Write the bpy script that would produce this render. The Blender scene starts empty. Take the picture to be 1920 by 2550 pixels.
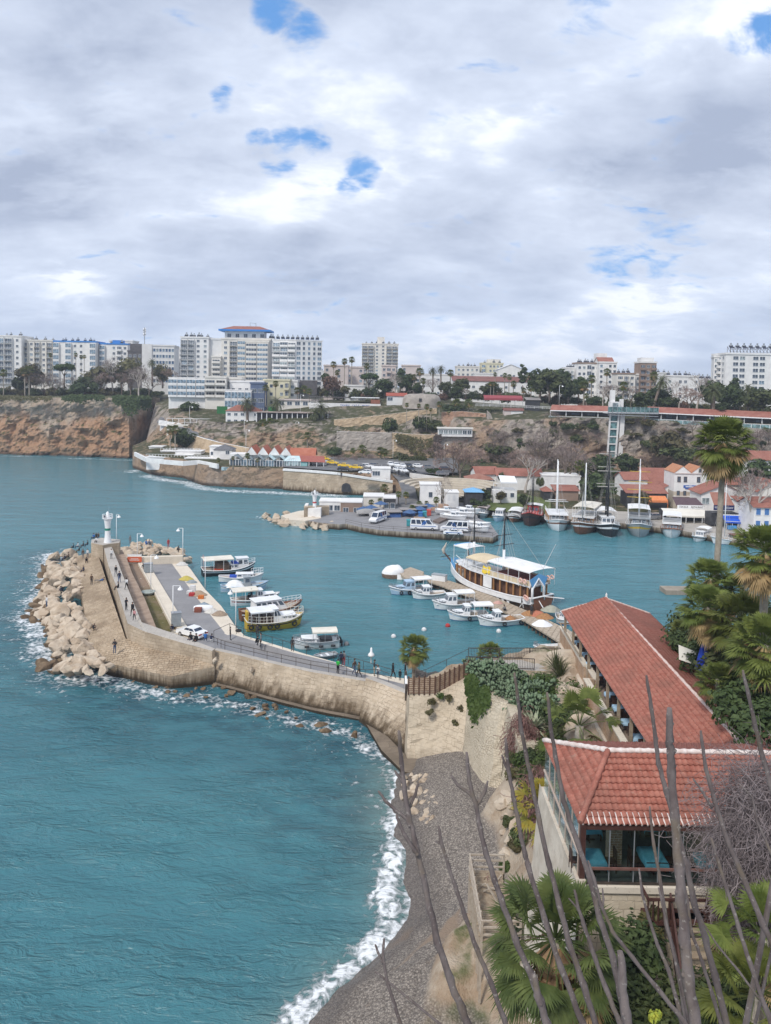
# Harbour scene: camera, sky and water, breakwater and walls, roofs, plants, town, boats, people (whitespace packed to keep the file small)
import bpy,math,random
from math import sin,cos,atan2,sqrt,floor,ceil,copysign
import numpy as np
from mathutils import Vector as V9,Matrix,noise
random.seed(7)
R=math.radians
PI=math.pi
SC=bpy.context.scene
COL=SC.collection
F=1916.0
da=36.0
VPP=1060.0
RM=(Matrix.Rotation(R(87),3,'X')@Matrix.Rotation(R(1.0),3,'Z'))
def ray(u,v):
 return(RM@V9(((u-960)/F,-(v-VPP)/F,-1.0)))
def G(u,v,z):
 d=ray(u,v)
 t=(z-da)/d.z
 return V9((d.x*t,d.y*t,z))
def A(u,v,Y):
 d=ray(u,v)
 t=Y/d.y
 return V9((d.x*t,Y,da+d.z*t))
def ex(p):
 c=RM.transposed()@(V9(p)-V9((0,0,da)))
 return(960+F*c.x/-c.z,VPP-F*c.y/-c.z)
def nt(name):
 m=bpy.data.materials.new(name)
 m.use_nodes=True
 t=m.node_tree
 t.nodes.clear()
 return m,t
class NB:
 def __init__(s,t):s.t=t
 def n(s,typ,**kw):
  nd=s.t.nodes.new(typ)
  for k,v in kw.items():
   if k.startswith('i_'):
    key=k[2:]
    nd.inputs[int(key)if key.isdigit()else key.replace('_',' ')].default_value=v
   else:
    setattr(nd,k,v)
  return nd
 def l(s,a,b):s.t.links.new(a,b)
 def mix(s,f,a,b,blend='MIX'):
  nd=s.n('ShaderNodeMix',data_type='RGBA',blend_type=blend)
  s.put(nd.inputs[0],f);s.put(nd.inputs[6],a);s.put(nd.inputs[7],b)
  return nd.outputs[2]
 def put(s,sock,v):
  if isinstance(v,bpy.types.NodeSocket):s.l(v,sock)
  elif isinstance(v,(tuple,list)):
   sock.default_value=(tuple(v)+(1,))[:4]if sock.type=='RGBA' else tuple(v)
  else:sock.default_value=v
 def math(s,op,a,b=.0,c=.0,clamp=False):
  nd=s.n('ShaderNodeMath',operation=op,use_clamp=clamp)
  s.put(nd.inputs[0],a);s.put(nd.inputs[1],b);s.put(nd.inputs[2],c)
  return nd.outputs[0]
 def ramp(s,v,a,b,lo=.0,hi=1.0,smooth=True):
  nd=s.n('ShaderNodeMapRange',interpolation_type='SMOOTHSTEP' if smooth else 'LINEAR')
  s.put(nd.inputs[0],v);s.put(nd.inputs[1],a);s.put(nd.inputs[2],b);s.put(nd.inputs[3],lo);s.put(nd.inputs[4],hi)
  return nd.outputs[0]
 def noise(s,vec,scale=1.0,detail=4.0,rough=.55,dist=.0):
  nd=s.n('ShaderNodeTexNoise')
  if vec is not None:s.l(vec,nd.inputs['Vector'])
  nd.inputs['Scale'].default_value=scale;nd.inputs['Detail'].default_value=detail
  nd.inputs['Roughness'].default_value=rough;nd.inputs['Distortion'].default_value=dist
  return nd.outputs[0]
 def map(s,vec,scale=(1,1,1),loc=(0,0,0),rot=(0,0,0)):
  nd=s.n('ShaderNodeMapping')
  s.l(vec,nd.inputs[0]);nd.inputs[1].default_value=loc;nd.inputs[2].default_value=rot;nd.inputs[3].default_value=scale
  return nd.outputs[0]
 def pos(s):return s.n('ShaderNodeNewGeometry').outputs['Position']
 def nrm(s):return s.n('ShaderNodeNewGeometry').outputs['Normal']
 def obj(s):return s.n('ShaderNodeTexCoord').outputs['Object']
 def uv(s):return s.n('ShaderNodeUVMap').outputs[0]
 def sep(s,v):
  nd=s.n('ShaderNodeSeparateXYZ');s.l(v,nd.inputs[0]);return nd.outputs
 def bump(s,h,strength=.5,dist=.1):
  nd=s.n('ShaderNodeBump');nd.inputs['Strength'].default_value=strength;nd.inputs['Distance'].default_value=dist
  s.l(h,nd.inputs['Height']);return nd.outputs[0]
 def bsdf(s,color,rough=.8,metal=.0,spec=.3,normal=None,**kw):
  nd=s.n('ShaderNodeBsdfPrincipled')
  s.put(nd.inputs['Base Color'],color);s.put(nd.inputs['Roughness'],rough);s.put(nd.inputs['Metallic'],metal)
  s.put(nd.inputs['Specular IOR Level'],spec)
  if normal is not None:s.l(normal,nd.inputs['Normal'])
  for k,v in kw.items():s.put(nd.inputs[k.replace('_',' ')],v)
  o=s.n('ShaderNodeOutputMaterial');s.l(nd.outputs[0],o.inputs[0]);return nd
_mc={}
def mat(name,c1,c2=None,scale=2.0,rough=.8,metal=.0,spec=.3,bump=.0,bscale=None,rnd=.0,space='obj',lo=.35,hi=.65):
 if name in _mc:return _mc[name]
 m,t=nt(name);b=NB(t)
 p=b.obj()if space=='obj' else b.pos()
 if c2 is None:c2=tuple(x*.82 for x in c1)
 f=b.ramp(b.noise(p,scale,5,.6),lo,hi)
 col=b.mix(f,c1,c2)
 if rnd:
  hs=b.n('ShaderNodeHueSaturation')
  r=b.n('ShaderNodeObjectInfo').outputs['Random']
  b.l(b.ramp(r,0,1,1-rnd,1+rnd,False),hs.inputs['Value'])
  b.l(col,hs.inputs['Color']);col=hs.outputs[0]
 nn=b.bump(b.noise(p,bscale or scale*4,4),bump,.15)if bump else None
 b.bsdf(col,rough,metal,spec,nn)
 _mc[name]=m
 return m
class MB:
 def __init__(s):s.v=[];s.f=[];s.m=[];s.s=[]
 def face(s,pts,mi=0,sm=False):
  b=len(s.v);s.v.extend([tuple(p)for p in pts]);s.f.append(tuple(range(b,b+len(pts))));s.m.append(mi);s.s.append(sm)
 def raw(s,vs,fs,mi=0,sm=False):
  b=len(s.v);s.v.extend([tuple(p)for p in vs])
  for f in fs:s.f.append(tuple(i+b for i in f));s.m.append(mi);s.s.append(sm)
 def box(s,x0,x1,y0,y1,z0,z1,mi=0):
  vs=[(x0,y0,z0),(x1,y0,z0),(x1,y1,z0),(x0,y1,z0),(x0,y0,z1),(x1,y0,z1),(x1,y1,z1),(x0,y1,z1)]
  s.raw(vs,[(0,3,2,1),(4,5,6,7),(0,1,5,4),(1,2,6,5),(2,3,7,6),(3,0,4,7)],mi)
 def cbox(s,c,sz,mi=0,rz=.0,ry=.0,rx=.0):
  M=Matrix.Translation(c)@Matrix.Rotation(rz,4,'Z')@Matrix.Rotation(ry,4,'Y')@Matrix.Rotation(rx,4,'X')
  a,b2,c2=sz[0]/2,sz[1]/2,sz[2]/2
  vs=[M@V9(q)for q in[(-a,-b2,-c2),(a,-b2,-c2),(a,b2,-c2),(-a,b2,-c2),(-a,-b2,c2),(a,-b2,c2),(a,b2,c2),(-a,b2,c2)]]
  s.raw(vs,[(0,3,2,1),(4,5,6,7),(0,1,5,4),(1,2,6,5),(2,3,7,6),(3,0,4,7)],mi)
 def bar(s,a,b,w,mi=0,h=None):
  a=V9(a);b=V9(b);d=(b-a)
  if d.length<1e-6:return
  d.normalize()
  up=V9((0,0,1))if abs(d.z)<.95 else V9((0,1,0))
  x=d.cross(up).normalized()*(w/2);y=x.cross(d).normalized()*((h or w)/2)
  vs=[a-x-y,a+x-y,a+x+y,a-x+y,b-x-y,b+x-y,b+x+y,b-x+y]
  s.raw(vs,[(0,1,2,3),(7,6,5,4),(0,4,5,1),(1,5,6,2),(2,6,7,3),(3,7,4,0)],mi)
 def T9(s,pts,rad,n=6,mi=0,caps=True,sm=True):
  pts=[V9(p)for p in pts]
  if not isinstance(rad,(list,tuple)):rad=[rad]*len(pts)
  rings=[]
  prevx=None
  for i,p in enumerate(pts):
   d=(pts[min(i+1,len(pts)-1)]-pts[max(i-1,0)])
   if d.length<1e-9:d=V9((0,0,1))
   d.normalize()
   if prevx is None:
    up=V9((0,0,1))if abs(d.z)<.9 else V9((1,0,0))
    x=d.cross(up).normalized()
   else:
    x=(prevx-d*prevx.dot(d))
    x=x.normalized()if x.length>1e-6 else d.orthogonal().normalized()
   prevx=x
   y=d.cross(x)
   rings.append([p+(x*cos(2*PI*k/n)+y*sin(2*PI*k/n))*rad[i]for k in range(n)])
  b=len(s.v)
  for r in rings:s.v.extend([tuple(q)for q in r])
  for i in range(len(rings)-1):
   for k in range(n):
    a0=b+i*n+k;a1=b+i*n+(k+1)%n
    s.f.append((a0,a1,a1+n,a0+n));s.m.append(mi);s.s.append(sm)
  if caps:
   s.f.append(tuple(b+k for k in reversed(range(n))));s.m.append(mi);s.s.append(False)
   e=b+(len(rings)-1)*n
   s.f.append(tuple(e+k for k in range(n)));s.m.append(mi);s.s.append(False)
 def P9(s,top,zb,mi=0,mt=None):
  top=[V9(p)for p in top]
  ar=sum(top[i].x*top[(i+1)%len(top)].y-top[(i+1)%len(top)].x*top[i].y for i in range(len(top)))
  if ar<0:top.reverse()
  n=len(top)
  s.face(top,mi if mt is None else mt)
  for i in range(n):
   a,b=top[i],top[(i+1)%n]
   s.face([(a.x,a.y,zb),(b.x,b.y,zb),b,a],mi)
 def L9(s,prof,n=12,c=(0,0,0),mi=0,sm=True,cap=True):
  b=len(s.v)
  for r,z in prof:
   for k in range(n):s.v.append((c[0]+r*cos(2*PI*k/n),c[1]+r*sin(2*PI*k/n),c[2]+z))
  for i in range(len(prof)-1):
   for k in range(n):
    a0=b+i*n+k;a1=b+i*n+(k+1)%n
    s.f.append((a0,a1,a1+n,a0+n));s.m.append(mi);s.s.append(sm)
  if cap:
   e=b+(len(prof)-1)*n
   s.f.append(tuple(e+k for k in range(n)));s.m.append(mi);s.s.append(False)
 def ball(s,c,r,n=8,m=5,mi=0,sq=(1,1,1)):
  prof=[(r*sin(PI*i/m)*1.0+1e-4,-r*cos(PI*i/m))for i in range(m+1)]
  b=len(s.v);s.L9(prof,n,(0,0,0),mi,True,False)
  for i in range(b,len(s.v)):
   v=s.v[i];s.v[i]=(c[0]+v[0]*sq[0],c[1]+v[1]*sq[1],c[2]+v[2]*sq[2])
 def grid(s,fn,nu,nv,mi=0,sm=True):
  b=len(s.v)
  for j in range(nv+1):
   for i in range(nu+1):s.v.append(tuple(fn(i/nu,j/nv)))
  for j in range(nv):
   for i in range(nu):
    a=b+j*(nu+1)+i
    s.f.append((a,a+1,a+nu+2,a+nu+1));s.m.append(mi);s.s.append(sm)
 def move(s,M,start=0):
  for i in range(start,len(s.v)):s.v[i]=tuple(M@V9(s.v[i]))
 def mesh(s,name,mats,uv=True):
  me=bpy.data.meshes.new(name)
  me.from_pydata(s.v,[],s.f)
  if not isinstance(mats,(list,tuple)):mats=[mats]
  for m in mats:me.materials.append(m)
  me.polygons.foreach_set('material_index',s.m)
  me.polygons.foreach_set('use_smooth',s.s)
  if uv and len(s.f):
   nl=len(me.loops)
   vi=np.empty(nl,np.int32);me.loops.foreach_get('vertex_index',vi)
   co=np.array(s.v,np.float32)[vi]
   nn=np.empty(len(s.f)*3,np.float32);me.polygons.foreach_get('normal',nn);nn=nn.reshape(-1,3)
   tot=np.array([len(f)for f in s.f]);nn=np.repeat(nn,tot,axis=0)
   h=np.stack([-nn[:,1],nn[:,0]],1);L=np.linalg.norm(h,axis=1);L[L<1e-6]=1;h/=L[:,None]
   flat=np.abs(nn[:,2])>.9
   along=co[:,0]*h[:,0]+co[:,1]*h[:,1]
   sl=np.sqrt(np.maximum(1e-4,1-nn[:,2]**2))
   w=np.where(np.abs(nn[:,2])>.15,-(co[:,0]*nn[:,0]+co[:,1]*nn[:,1])/sl*np.where(nn[:,2]<0,-1,1)*np.abs(nn[:,2])+co[:,2]*sl,co[:,2])
   U=np.where(flat,co[:,0],along);V=np.where(flat,co[:,1],w)
   lay=me.uv_layers.new(name='UVMap')
   lay.data.foreach_set('uv',np.stack([U,V],1).astype(np.float32).ravel())
  me.update()
  return me
 def W9(s,name,mats,parent=None,uv=True):
  o=bpy.data.objects.new(name,s.mesh(name,mats,uv))
  COL.objects.link(o)
  if parent is not None:o.parent=parent
  return o
def tag(o,label=None,cat=None,group=None,kind=None):
 if label:o['label']=label
 if cat:o['category']=cat
 if group:o['group']=group
 if kind:o['kind']=kind
 return o
def aD(name,label,cat,loc=(0,0,0),rz=.0,group=None):
 o=bpy.data.objects.new(name,None);COL.objects.link(o)
 o.location=loc;o.rotation_euler=(0,0,rz)
 o.empty_display_size=.3
 return tag(o,label,cat,group)
def aE(name,me,parent=None,loc=(0,0,0),rz=.0,sc=None):
 o=bpy.data.objects.new(name,me);COL.objects.link(o)
 o.location=loc;o.rotation_euler=(0,0,rz)
 if sc is not None:o.scale=sc if isinstance(sc,(tuple,list))else(sc,sc,sc)
 if parent is not None:o.parent=parent
 return o
def dup(root,loc,rz=.0,label=None,group=None,sc=None):
 r=root.copy();COL.objects.link(r);r.location=loc;r.rotation_euler=(0,0,rz)
 if sc is not None:r.scale=sc if isinstance(sc,(tuple,list))else(sc,sc,sc)
 if label:r['label']=label
 if group:r['group']=group
 for ch in root.children:
  c=ch.copy();COL.objects.link(c);c.parent=r
  for g in ch.children:
   d=g.copy();COL.objects.link(d);d.parent=c
 return r
def fbm(p,o=4,l=2.0,h=.9):return noise.fractal(V9(p),h,l,o)
def lerp(a,b,t):return a+(b-a)*t
def ct(s,size=1.0):
 cu=bpy.data.curves.new('lettering','FONT');cu.body=s;cu.size=size;cu.align_x='CENTER';cu.align_y='CENTER';cu.extrude=.01
 cu.resolution_u=2
 o=bpy.data.objects.new('lettering',cu);COL.objects.link(o)
 dg=bpy.context.evaluated_depsgraph_get()
 me=bpy.data.meshes.new_from_object(o.evaluated_get(dg))
 bpy.data.objects.remove(o);bpy.data.curves.remove(cu)
 me.transform(Matrix.Rotation(R(90),4,'X'))
 return me
cam=bpy.data.objects.new('camera',bpy.data.cameras.new('camera'));COL.objects.link(cam)
cam.location=(0,0,da);cam.rotation_euler=RM.to_euler()
cam.data.sensor_fit='HORIZONTAL';cam.data.sensor_width=36;cam.data.lens=36*F/1920
cam.data.shift_y=-(1275-VPP)/1920
cam.data.clip_start=.2;cam.data.clip_end=20000
SC.camera=cam
cB,cc=48.0,215.0
sun=bpy.data.objects.new('sun',bpy.data.lights.new('sun','SUN'));COL.objects.link(sun)
sun.data.energy=2.2;sun.data.angle=R(10);sun.data.color=(1,.95,.88)
sd=V9((sin(R(cc))*cos(R(cB)),cos(R(cc))*cos(R(cB)),sin(R(cB))))
sun.rotation_euler=sd.to_track_quat('Z','Y').to_euler()
SC.view_settings.view_transform='Standard';SC.view_settings.look='None';SC.view_settings.exposure=.38;SC.view_settings.gamma=1
W=bpy.data.worlds.new('World');SC.world=W;W.use_nodes=True
t=W.node_tree;t.nodes.clear();b=NB(t)
sky=b.n('ShaderNodeTexSky',sky_type='NISHITA',sun_disc=False,sun_elevation=R(cB),sun_rotation=R(cc),air_density=1.2,dust_density=.6)
ec=b.n('ShaderNodeTexCoord').outputs['Generated']
sx=b.sep(ec)
zz=b.math('MAXIMUM',sx[2],.0)
den=b.math('ADD',zz,.32)
px_=b.math('DIVIDE',sx[0],den);py_=b.math('DIVIDE',sx[1],den)
cmb=b.n('ShaderNodeCombineXYZ');b.l(px_,cmb.inputs[0]);b.l(py_,cmb.inputs[1])
P=cmb.outputs[0]
def eM(u,v):return ray(u,v).normalized()
def gauss(u,v,s):
 d=eM(u,v)
 vm=b.n('ShaderNodeVectorMath',operation='DOT_PRODUCT');b.l(ec,vm.inputs[0]);vm.inputs[1].default_value=d
 return b.ramp(vm.outputs['Value'],cos(s),1.0,0,1)
def dt(Pv,seed):
 q=b.map(Pv,(1.0,1.9,1),(seed,seed*.7,0),(0,0,R(-24)))
 a=b.noise(q,.62,3,.5,.35)
 c=b.noise(b.map(Pv,(1.25,1.7,1),(seed*1.3,2.1,0),(0,0,R(-20))),1.7,9,.56,.25)
 return b.math('ADD',b.math('MULTIPLY',a,.55),b.math('MULTIPLY',c,.45))
ei=3.7
n0=dt(P,ei)
eI=b.n('ShaderNodeVectorMath',operation='ADD');b.l(P,eI.inputs[0]);eI.inputs[1].default_value=(.10,.26,0)
n1=dt(eI.outputs[0],ei)
gap=None
for u_,v_,w_,k_ in((755,85,2.2,.95),(690,15,2.3,1.0),(650,360,1.5,.8),(715,350,1.7,.85),(690,400,2.0,.9),(780,345,1.7,.8),(905,425,1.8,.82),(870,470,1.2,.75),(1840,100,1.5,.8),(1910,82,1.8,.85),(555,245,1.2,.62),(1660,620,4.2,.50),(1540,660,3.0,.48)):
 g_=b.math('MULTIPLY',gauss(u_,v_,R(w_)),k_)
 gap=g_ if gap is None else b.math('MAXIMUM',gap,g_)
eh=b.noise(b.map(P,(1,1.5,1),(5.1,1.7,0),(0,0,R(-22))),5.5,8,.6,.5)
cs=b.noise(b.map(P,(1,1.35,1),(3.3,4.1,0),(0,0,R(-22))),14,8,.62,.3)
fB=b.math('ADD',b.math('MULTIPLY',b.math('SUBTRACT',eh,.5),3.4),b.math('MULTIPLY',b.math('SUBTRACT',cs,.5),1.3))
cov=b.ramp(b.math('ADD',gap,fB),.30,1.15,1,0)
lit=b.math('SUBTRACT',n1,n0)
thick=b.ramp(n0,.34,.68)
sh=b.math('ADD',b.math('MULTIPLY',lit,-3.4),b.math('MULTIPLY',thick,-.25))
sh=b.ramp(b.math('ADD',sh,.52),.0,1.0,0,1)
far=b.ramp(zz,.0,.22)
et=b.noise(b.map(P,(1,1.6,1),(9.2,3.3,0),(0,0,R(-26))),.9,5,.5)
sh=b.math('ADD',sh,b.ramp(et,.35,.65,-.15,.15))
sh=b.math('ADD',sh,b.math('MULTIPLY',b.math('SUBTRACT',eh,.5),1.0))
sh=b.math('ADD',sh,b.math('MULTIPLY',b.math('SUBTRACT',cs,.5),.5))
dC=None
for u_,v_,w_,k_ in((1900,120,4.5,.28),(1740,165,4.5,.28),(1590,215,4.5,.28),(1440,265,4.5,.28),(1300,310,4.5,.28),(1160,355,4.5,.28),(1020,420,4,.26),(900,500,4,.22),(740,465,3.2,.3),(120,700,5,.42),(240,740,4,.3),(1640,790,4,.42),(1480,830,4,.28),(1330,500,3,.15),(700,180,6,.2),(1650,400,7,-.30),(1860,320,6,-.26),(1400,440,5,-.24),(1120,490,5,-.16),(1100,235,6,-.16),(1420,130,8,-.16),(300,170,7,-.30),(120,390,7,-.28),(60,520,6,-.26),(520,590,5,-.26),(740,685,4,-.24),(320,640,4,-.12),(850,620,6,-.16),(1180,560,4,-.16),(380,760,3,-.2)):
 g_=b.math('MULTIPLY',gauss(u_,v_,R(w_)),k_)
 dC=g_ if dC is None else b.math('ADD',dC,g_)
tn=b.noise(b.map(P,(1,1.4,1),(2.2,7.7,0),(0,0,R(-22))),4.2,7,.6,.4)
dC=b.math('MULTIPLY',dC,b.ramp(tn,.34,.60,.15,1.45))
sh=b.ramp(b.math('ADD',sh,b.math('MULTIPLY',dC,.85)),-.42,.98,0,1,False)
eP=b.mix(far,(.67,.745,.88),(.67,.735,.86))
er=b.mix(far,(.41,.49,.65),(.335,.39,.515))
eS=b.mix(sh,er,eP)
eY=b.ramp(sh,.70,1.12)
eS=b.mix(b.math('MULTIPLY',eY,.8),eS,(.86,.88,.93))
cd=b.mix(1.0,sky.outputs[0],(.075,.088,.105),'MULTIPLY')
cd=b.mix(.7,cd,(.13,.33,.71))
full=b.mix(cov,cd,eS)
eg=b.ramp(zz,.0,.06,.3,0)
full=b.mix(eg,full,(.56,.64,.77))
cL=b.ramp(sx[2],-.02,.0)
full=b.mix(cL,(.25,.34,.42),full)
bg=b.n('ShaderNodeBackground');b.l(full,bg.inputs[0]);bg.inputs[1].default_value=1.0
bg.inputs[1].default_value=1.0
wo=b.n('ShaderNodeOutputWorld');b.l(bg.outputs[0],wo.inputs[0])
mh,th_=nt('sea_air');bh=NB(th_)
vol=bh.n('ShaderNodeVolumePrincipled');vol.inputs['Color'].default_value=(.78,.86,1,1);vol.inputs['Density'].default_value=.00027;vol.inputs['Anisotropy'].default_value=.2
oh=bh.n('ShaderNodeOutputMaterial');bh.l(vol.outputs[0],oh.inputs['Volume'])
mb=MB();mb.box(-4200,4200,-300,2900,-6,95);hz=mb.W9('haze',mh);tag(hz,kind='stuff')
def aS(name,c1,c2,mort,bw=.7,bh=.38,stain=True,dist=.12,bump=.6,big=.35,wet=1.0):
 m,t=nt(name);b=NB(t)
 uv=b.uv();p=b.pos()
 nz=b.n('ShaderNodeTexNoise');b.l(p,nz.inputs['Vector']);nz.inputs['Scale'].default_value=1.3;nz.inputs['Detail'].default_value=3
 va=b.n('ShaderNodeVectorMath',operation='SCALE');b.l(nz.outputs['Color'],va.inputs[0]);va.inputs['Scale'].default_value=dist*2
 vb=b.n('ShaderNodeVectorMath',operation='ADD');b.l(uv,vb.inputs[0]);b.l(va.outputs[0],vb.inputs[1])
 br=b.n('ShaderNodeTexBrick');b.l(vb.outputs[0],br.inputs['Vector'])
 br.inputs['Scale'].default_value=1;br.inputs['Brick Width'].default_value=bw;br.inputs['Row Height'].default_value=bh
 br.inputs['Mortar Size'].default_value=.022;br.inputs['Mortar Smooth'].default_value=.6;br.inputs['Bias'].default_value=0
 br.inputs['Color1'].default_value=(0,0,0,1);br.inputs['Color2'].default_value=(1,1,1,1);br.inputs['Mortar'].default_value=(.5,.5,.5,1)
 br.squash=.7;br.squash_frequency=3
 f1=b.ramp(b.noise(p,.28,4,.6),.36,.64)
 f2=b.noise(p,2.5,6,.7)
 base=b.mix(b.math('ADD',b.math('MULTIPLY',br.outputs['Color'],.45),b.math('MULTIPLY',f2,.6)),c1,c2)
 base=b.mix(b.math('MULTIPLY',f1,big),base,tuple(x*.62 for x in c1))
 wear=b.ramp(b.noise(p,.6,3),.35,.6)
 base=b.mix(b.math('MULTIPLY',br.outputs['Fac'],b.math('MULTIPLY',wear,.75)),base,mort)
 pit=b.ramp(b.noise(p,6,3,.6),.60,.72)
 base=b.mix(b.math('MULTIPLY',pit,.55),base,tuple(x*.35 for x in c1))
 if stain:
  z=b.sep(p)[2]
  drip=b.noise(b.map(p,(1.4,1.4,.12)),1.0,5,.65)
  k=b.math('ADD',b.math('MULTIPLY',b.math('SUBTRACT',drip,.5),4.5),z)
  base=b.mix(b.ramp(k,.1,2.3,.88*wet,0),base,(.060,.036,.016))
  base=b.mix(b.ramp(b.math('ADD',z,b.math('MULTIPLY',drip,.6)),.5,1.1,.85,0),base,(.028,.022,.014))
 h=b.math('ADD',b.math('MULTIPLY',br.outputs['Fac'],-.5),b.math('MULTIPLY',f2,.8))
 b.bsdf(base,.92,0,.15,b.bump(h,bump,.12))
 return m
aw=aS('m0',(.41,.32,.225),(.60,.505,.39),(.13,.095,.065),.85,.42,big=.55)
eQ=aS('m1',(.50,.41,.30),(.62,.53,.41),(.20,.145,.10),.75,.40,True,.14,.5,.3,.35)
bj=aS('m2',(.50,.42,.31),(.64,.57,.45),(.23,.18,.125),.34,.2,False,.32,.9,.25)
cK=aS('m3',(.36,.32,.28),(.49,.44,.39),(.15,.13,.12),1.1,.6,False,.3,.8,.6)
cF=aS('m4',(.42,.31,.20),(.53,.42,.29),(.20,.15,.11),1.2,.6,False,.25,.7,.5)
eA=aS('m5',(.38,.28,.185),(.58,.47,.345),(.09,.062,.04),.62,.40,True,.26,1.6,.6,.0)
bB=aS('m6',(.62,.55,.45),(.70,.63,.53),(.36,.31,.25),1.6,1.2,False,.0,.15,.15)
cS=aS('m7',(.235,.232,.24),(.29,.285,.29),(.19,.185,.185),1.8,1.4,False,.02,.1,.25)
av=aS('m8',(.40,.37,.335),(.48,.445,.40),(.25,.22,.19),.9,.6,False,.1,.3,.25)
dW=mat('m9',(.27,.195,.145),(.36,.27,.205),.7,.95,bump=.4,bscale=3,space='pos')
bo=aS('m10',(.42,.36,.29),(.52,.46,.38),(.19,.16,.13),1.8,.8,True,.05,.4,.3)
aG=mat('m11',(.80,.79,.77),(.70,.69,.68),.5,.7,bump=.05)
aC=mat('m12',(.82,.82,.82),(.76,.77,.78),1.5,.35,spec=.5)
bV=mat('m13',(.73,.70,.645),(.65,.62,.57),.4,.8)
ad=mat('m14',(.055,.045,.04),(.10,.075,.06),3,.55,.3)
aW=mat('m15',(.30,.32,.34),(.38,.40,.42),2,.45,.5)
bQ=mat('m16',(.27,.205,.145),(.36,.29,.21),3,.85,bump=.2)
ao=mat('m17',(.060,.026,.022),(.085,.040,.032),3,.55)
cE=mat('m18',(.012,.012,.013),(.025,.025,.026),5,.7)
def bp(name,c1,c2,row=.32,colw=.22,grout=.0,dirt=.4):
 m,t=nt(name);b=NB(t)
 uv=b.uv();p=b.pos()
 br=b.n('ShaderNodeTexBrick');b.l(uv,br.inputs['Vector']);br.offset=0
 br.inputs['Scale'].default_value=1;br.inputs['Brick Width'].default_value=colw;br.inputs['Row Height'].default_value=row
 br.inputs['Mortar Size'].default_value=.012;br.inputs['Mortar Smooth'].default_value=.5
 br.inputs['Color1'].default_value=(0,0,0,1);br.inputs['Color2'].default_value=(1,1,1,1);br.inputs['Mortar'].default_value=(.4,.4,.4,1)
 f2=b.noise(p,1.2,5,.65)
 col=b.mix(b.math('ADD',b.math('MULTIPLY',br.outputs['Color'],.5),b.math('MULTIPLY',f2,.5)),c1,c2)
 col=b.mix(b.math('MULTIPLY',b.ramp(b.noise(p,.35,4),.4,.7),dirt),col,tuple(x*.6 for x in c1))
 col=b.mix(b.math('MULTIPLY',br.outputs['Fac'],.75),col,(.10,.045,.035))
 s=b.sep(uv)
 wv=b.math('SINE',b.math('MULTIPLY',s[0],2*PI/colw))
 sl=b.math('MULTIPLY',b.math('FRACT',b.math('DIVIDE',s[1],row)),-.8)
 h=b.math('ADD',b.math('MULTIPLY',wv,.5),sl)
 b.bsdf(col,.85,0,.2,b.bump(h,.7,.05))
 return m
dA=bp('m19',(.29,.115,.085),(.37,.17,.13),.5,.4)
def am(name,col=(.05,.08,.10),rough=.08):
 m,t=nt(name);b=NB(t)
 p=b.obj()
 f=b.ramp(b.noise(p,.8,2),.4,.6)
 b.bsdf(b.mix(f,col,tuple(x*.45 for x in col)),rough,0,.6)
 return m
def aT(PX,PY,pl):
 d=np.full(PX.shape,1e9)
 for(ax,ay),(bx,by)in zip(pl[:-1],pl[1:]):
  vx,vy=bx-ax,by-ay
  L=vx*vx+vy*vy+1e-9
  tt=np.clip(((PX-ax)*vx+(PY-ay)*vy)/L,0,1)
  d=np.minimum(d,np.hypot(PX-ax-tt*vx,PY-ay-tt*vy))
 return d
def gl(pts,z=.0):return[tuple(G(u,v,z)[:2])for u,v in pts]
def r2(x,y,z):return G(60+x/3.332,1240+y/3.332,z)
def r8(x,y,z):return G(240+x/5.206,1340+y/5.206,z)
def r3(x,y,z):return G(440+x/3.786,1340+y/3.786,z)
ee=gl([(780,2600),(830,2550),(880,2480),(960,2425),(1030,2370),(1042,2320),(1030,2260),(1022,2200),(1040,2160),(1030,2110),(1000,2060),(985,2000),(1000,1930)])
ez=gl([(690,2600),(760,2520),(830,2450),(920,2390),(965,2310),(955,2230),(975,2160),(990,2100),(985,2050)])
RIP=[tuple(r2(x,y,0)[:2])for x,y in((220,470),(190,600),(150,800),(40,1000),(150,1150),(180,1280),(250,1420),(420,1480),(620,1500),(720,1450))]
dY=gl([(280,1690),(340,1720),(430,1735),(540,1745),(620,1765),(740,1795),(880,1830),(960,1890),(1000,1950),(990,2020)])
fF=gl([(-60,1138),(60,1136),(140,1140),(230,1143),(330,1146)])
PEN=gl([(318,1165),(362,1184),(410,1196),(455,1200),(505,1216),(560,1222),(705,1228),(840,1234)])
es=gl([(650,1287),(700,1308),(800,1317)])
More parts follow.
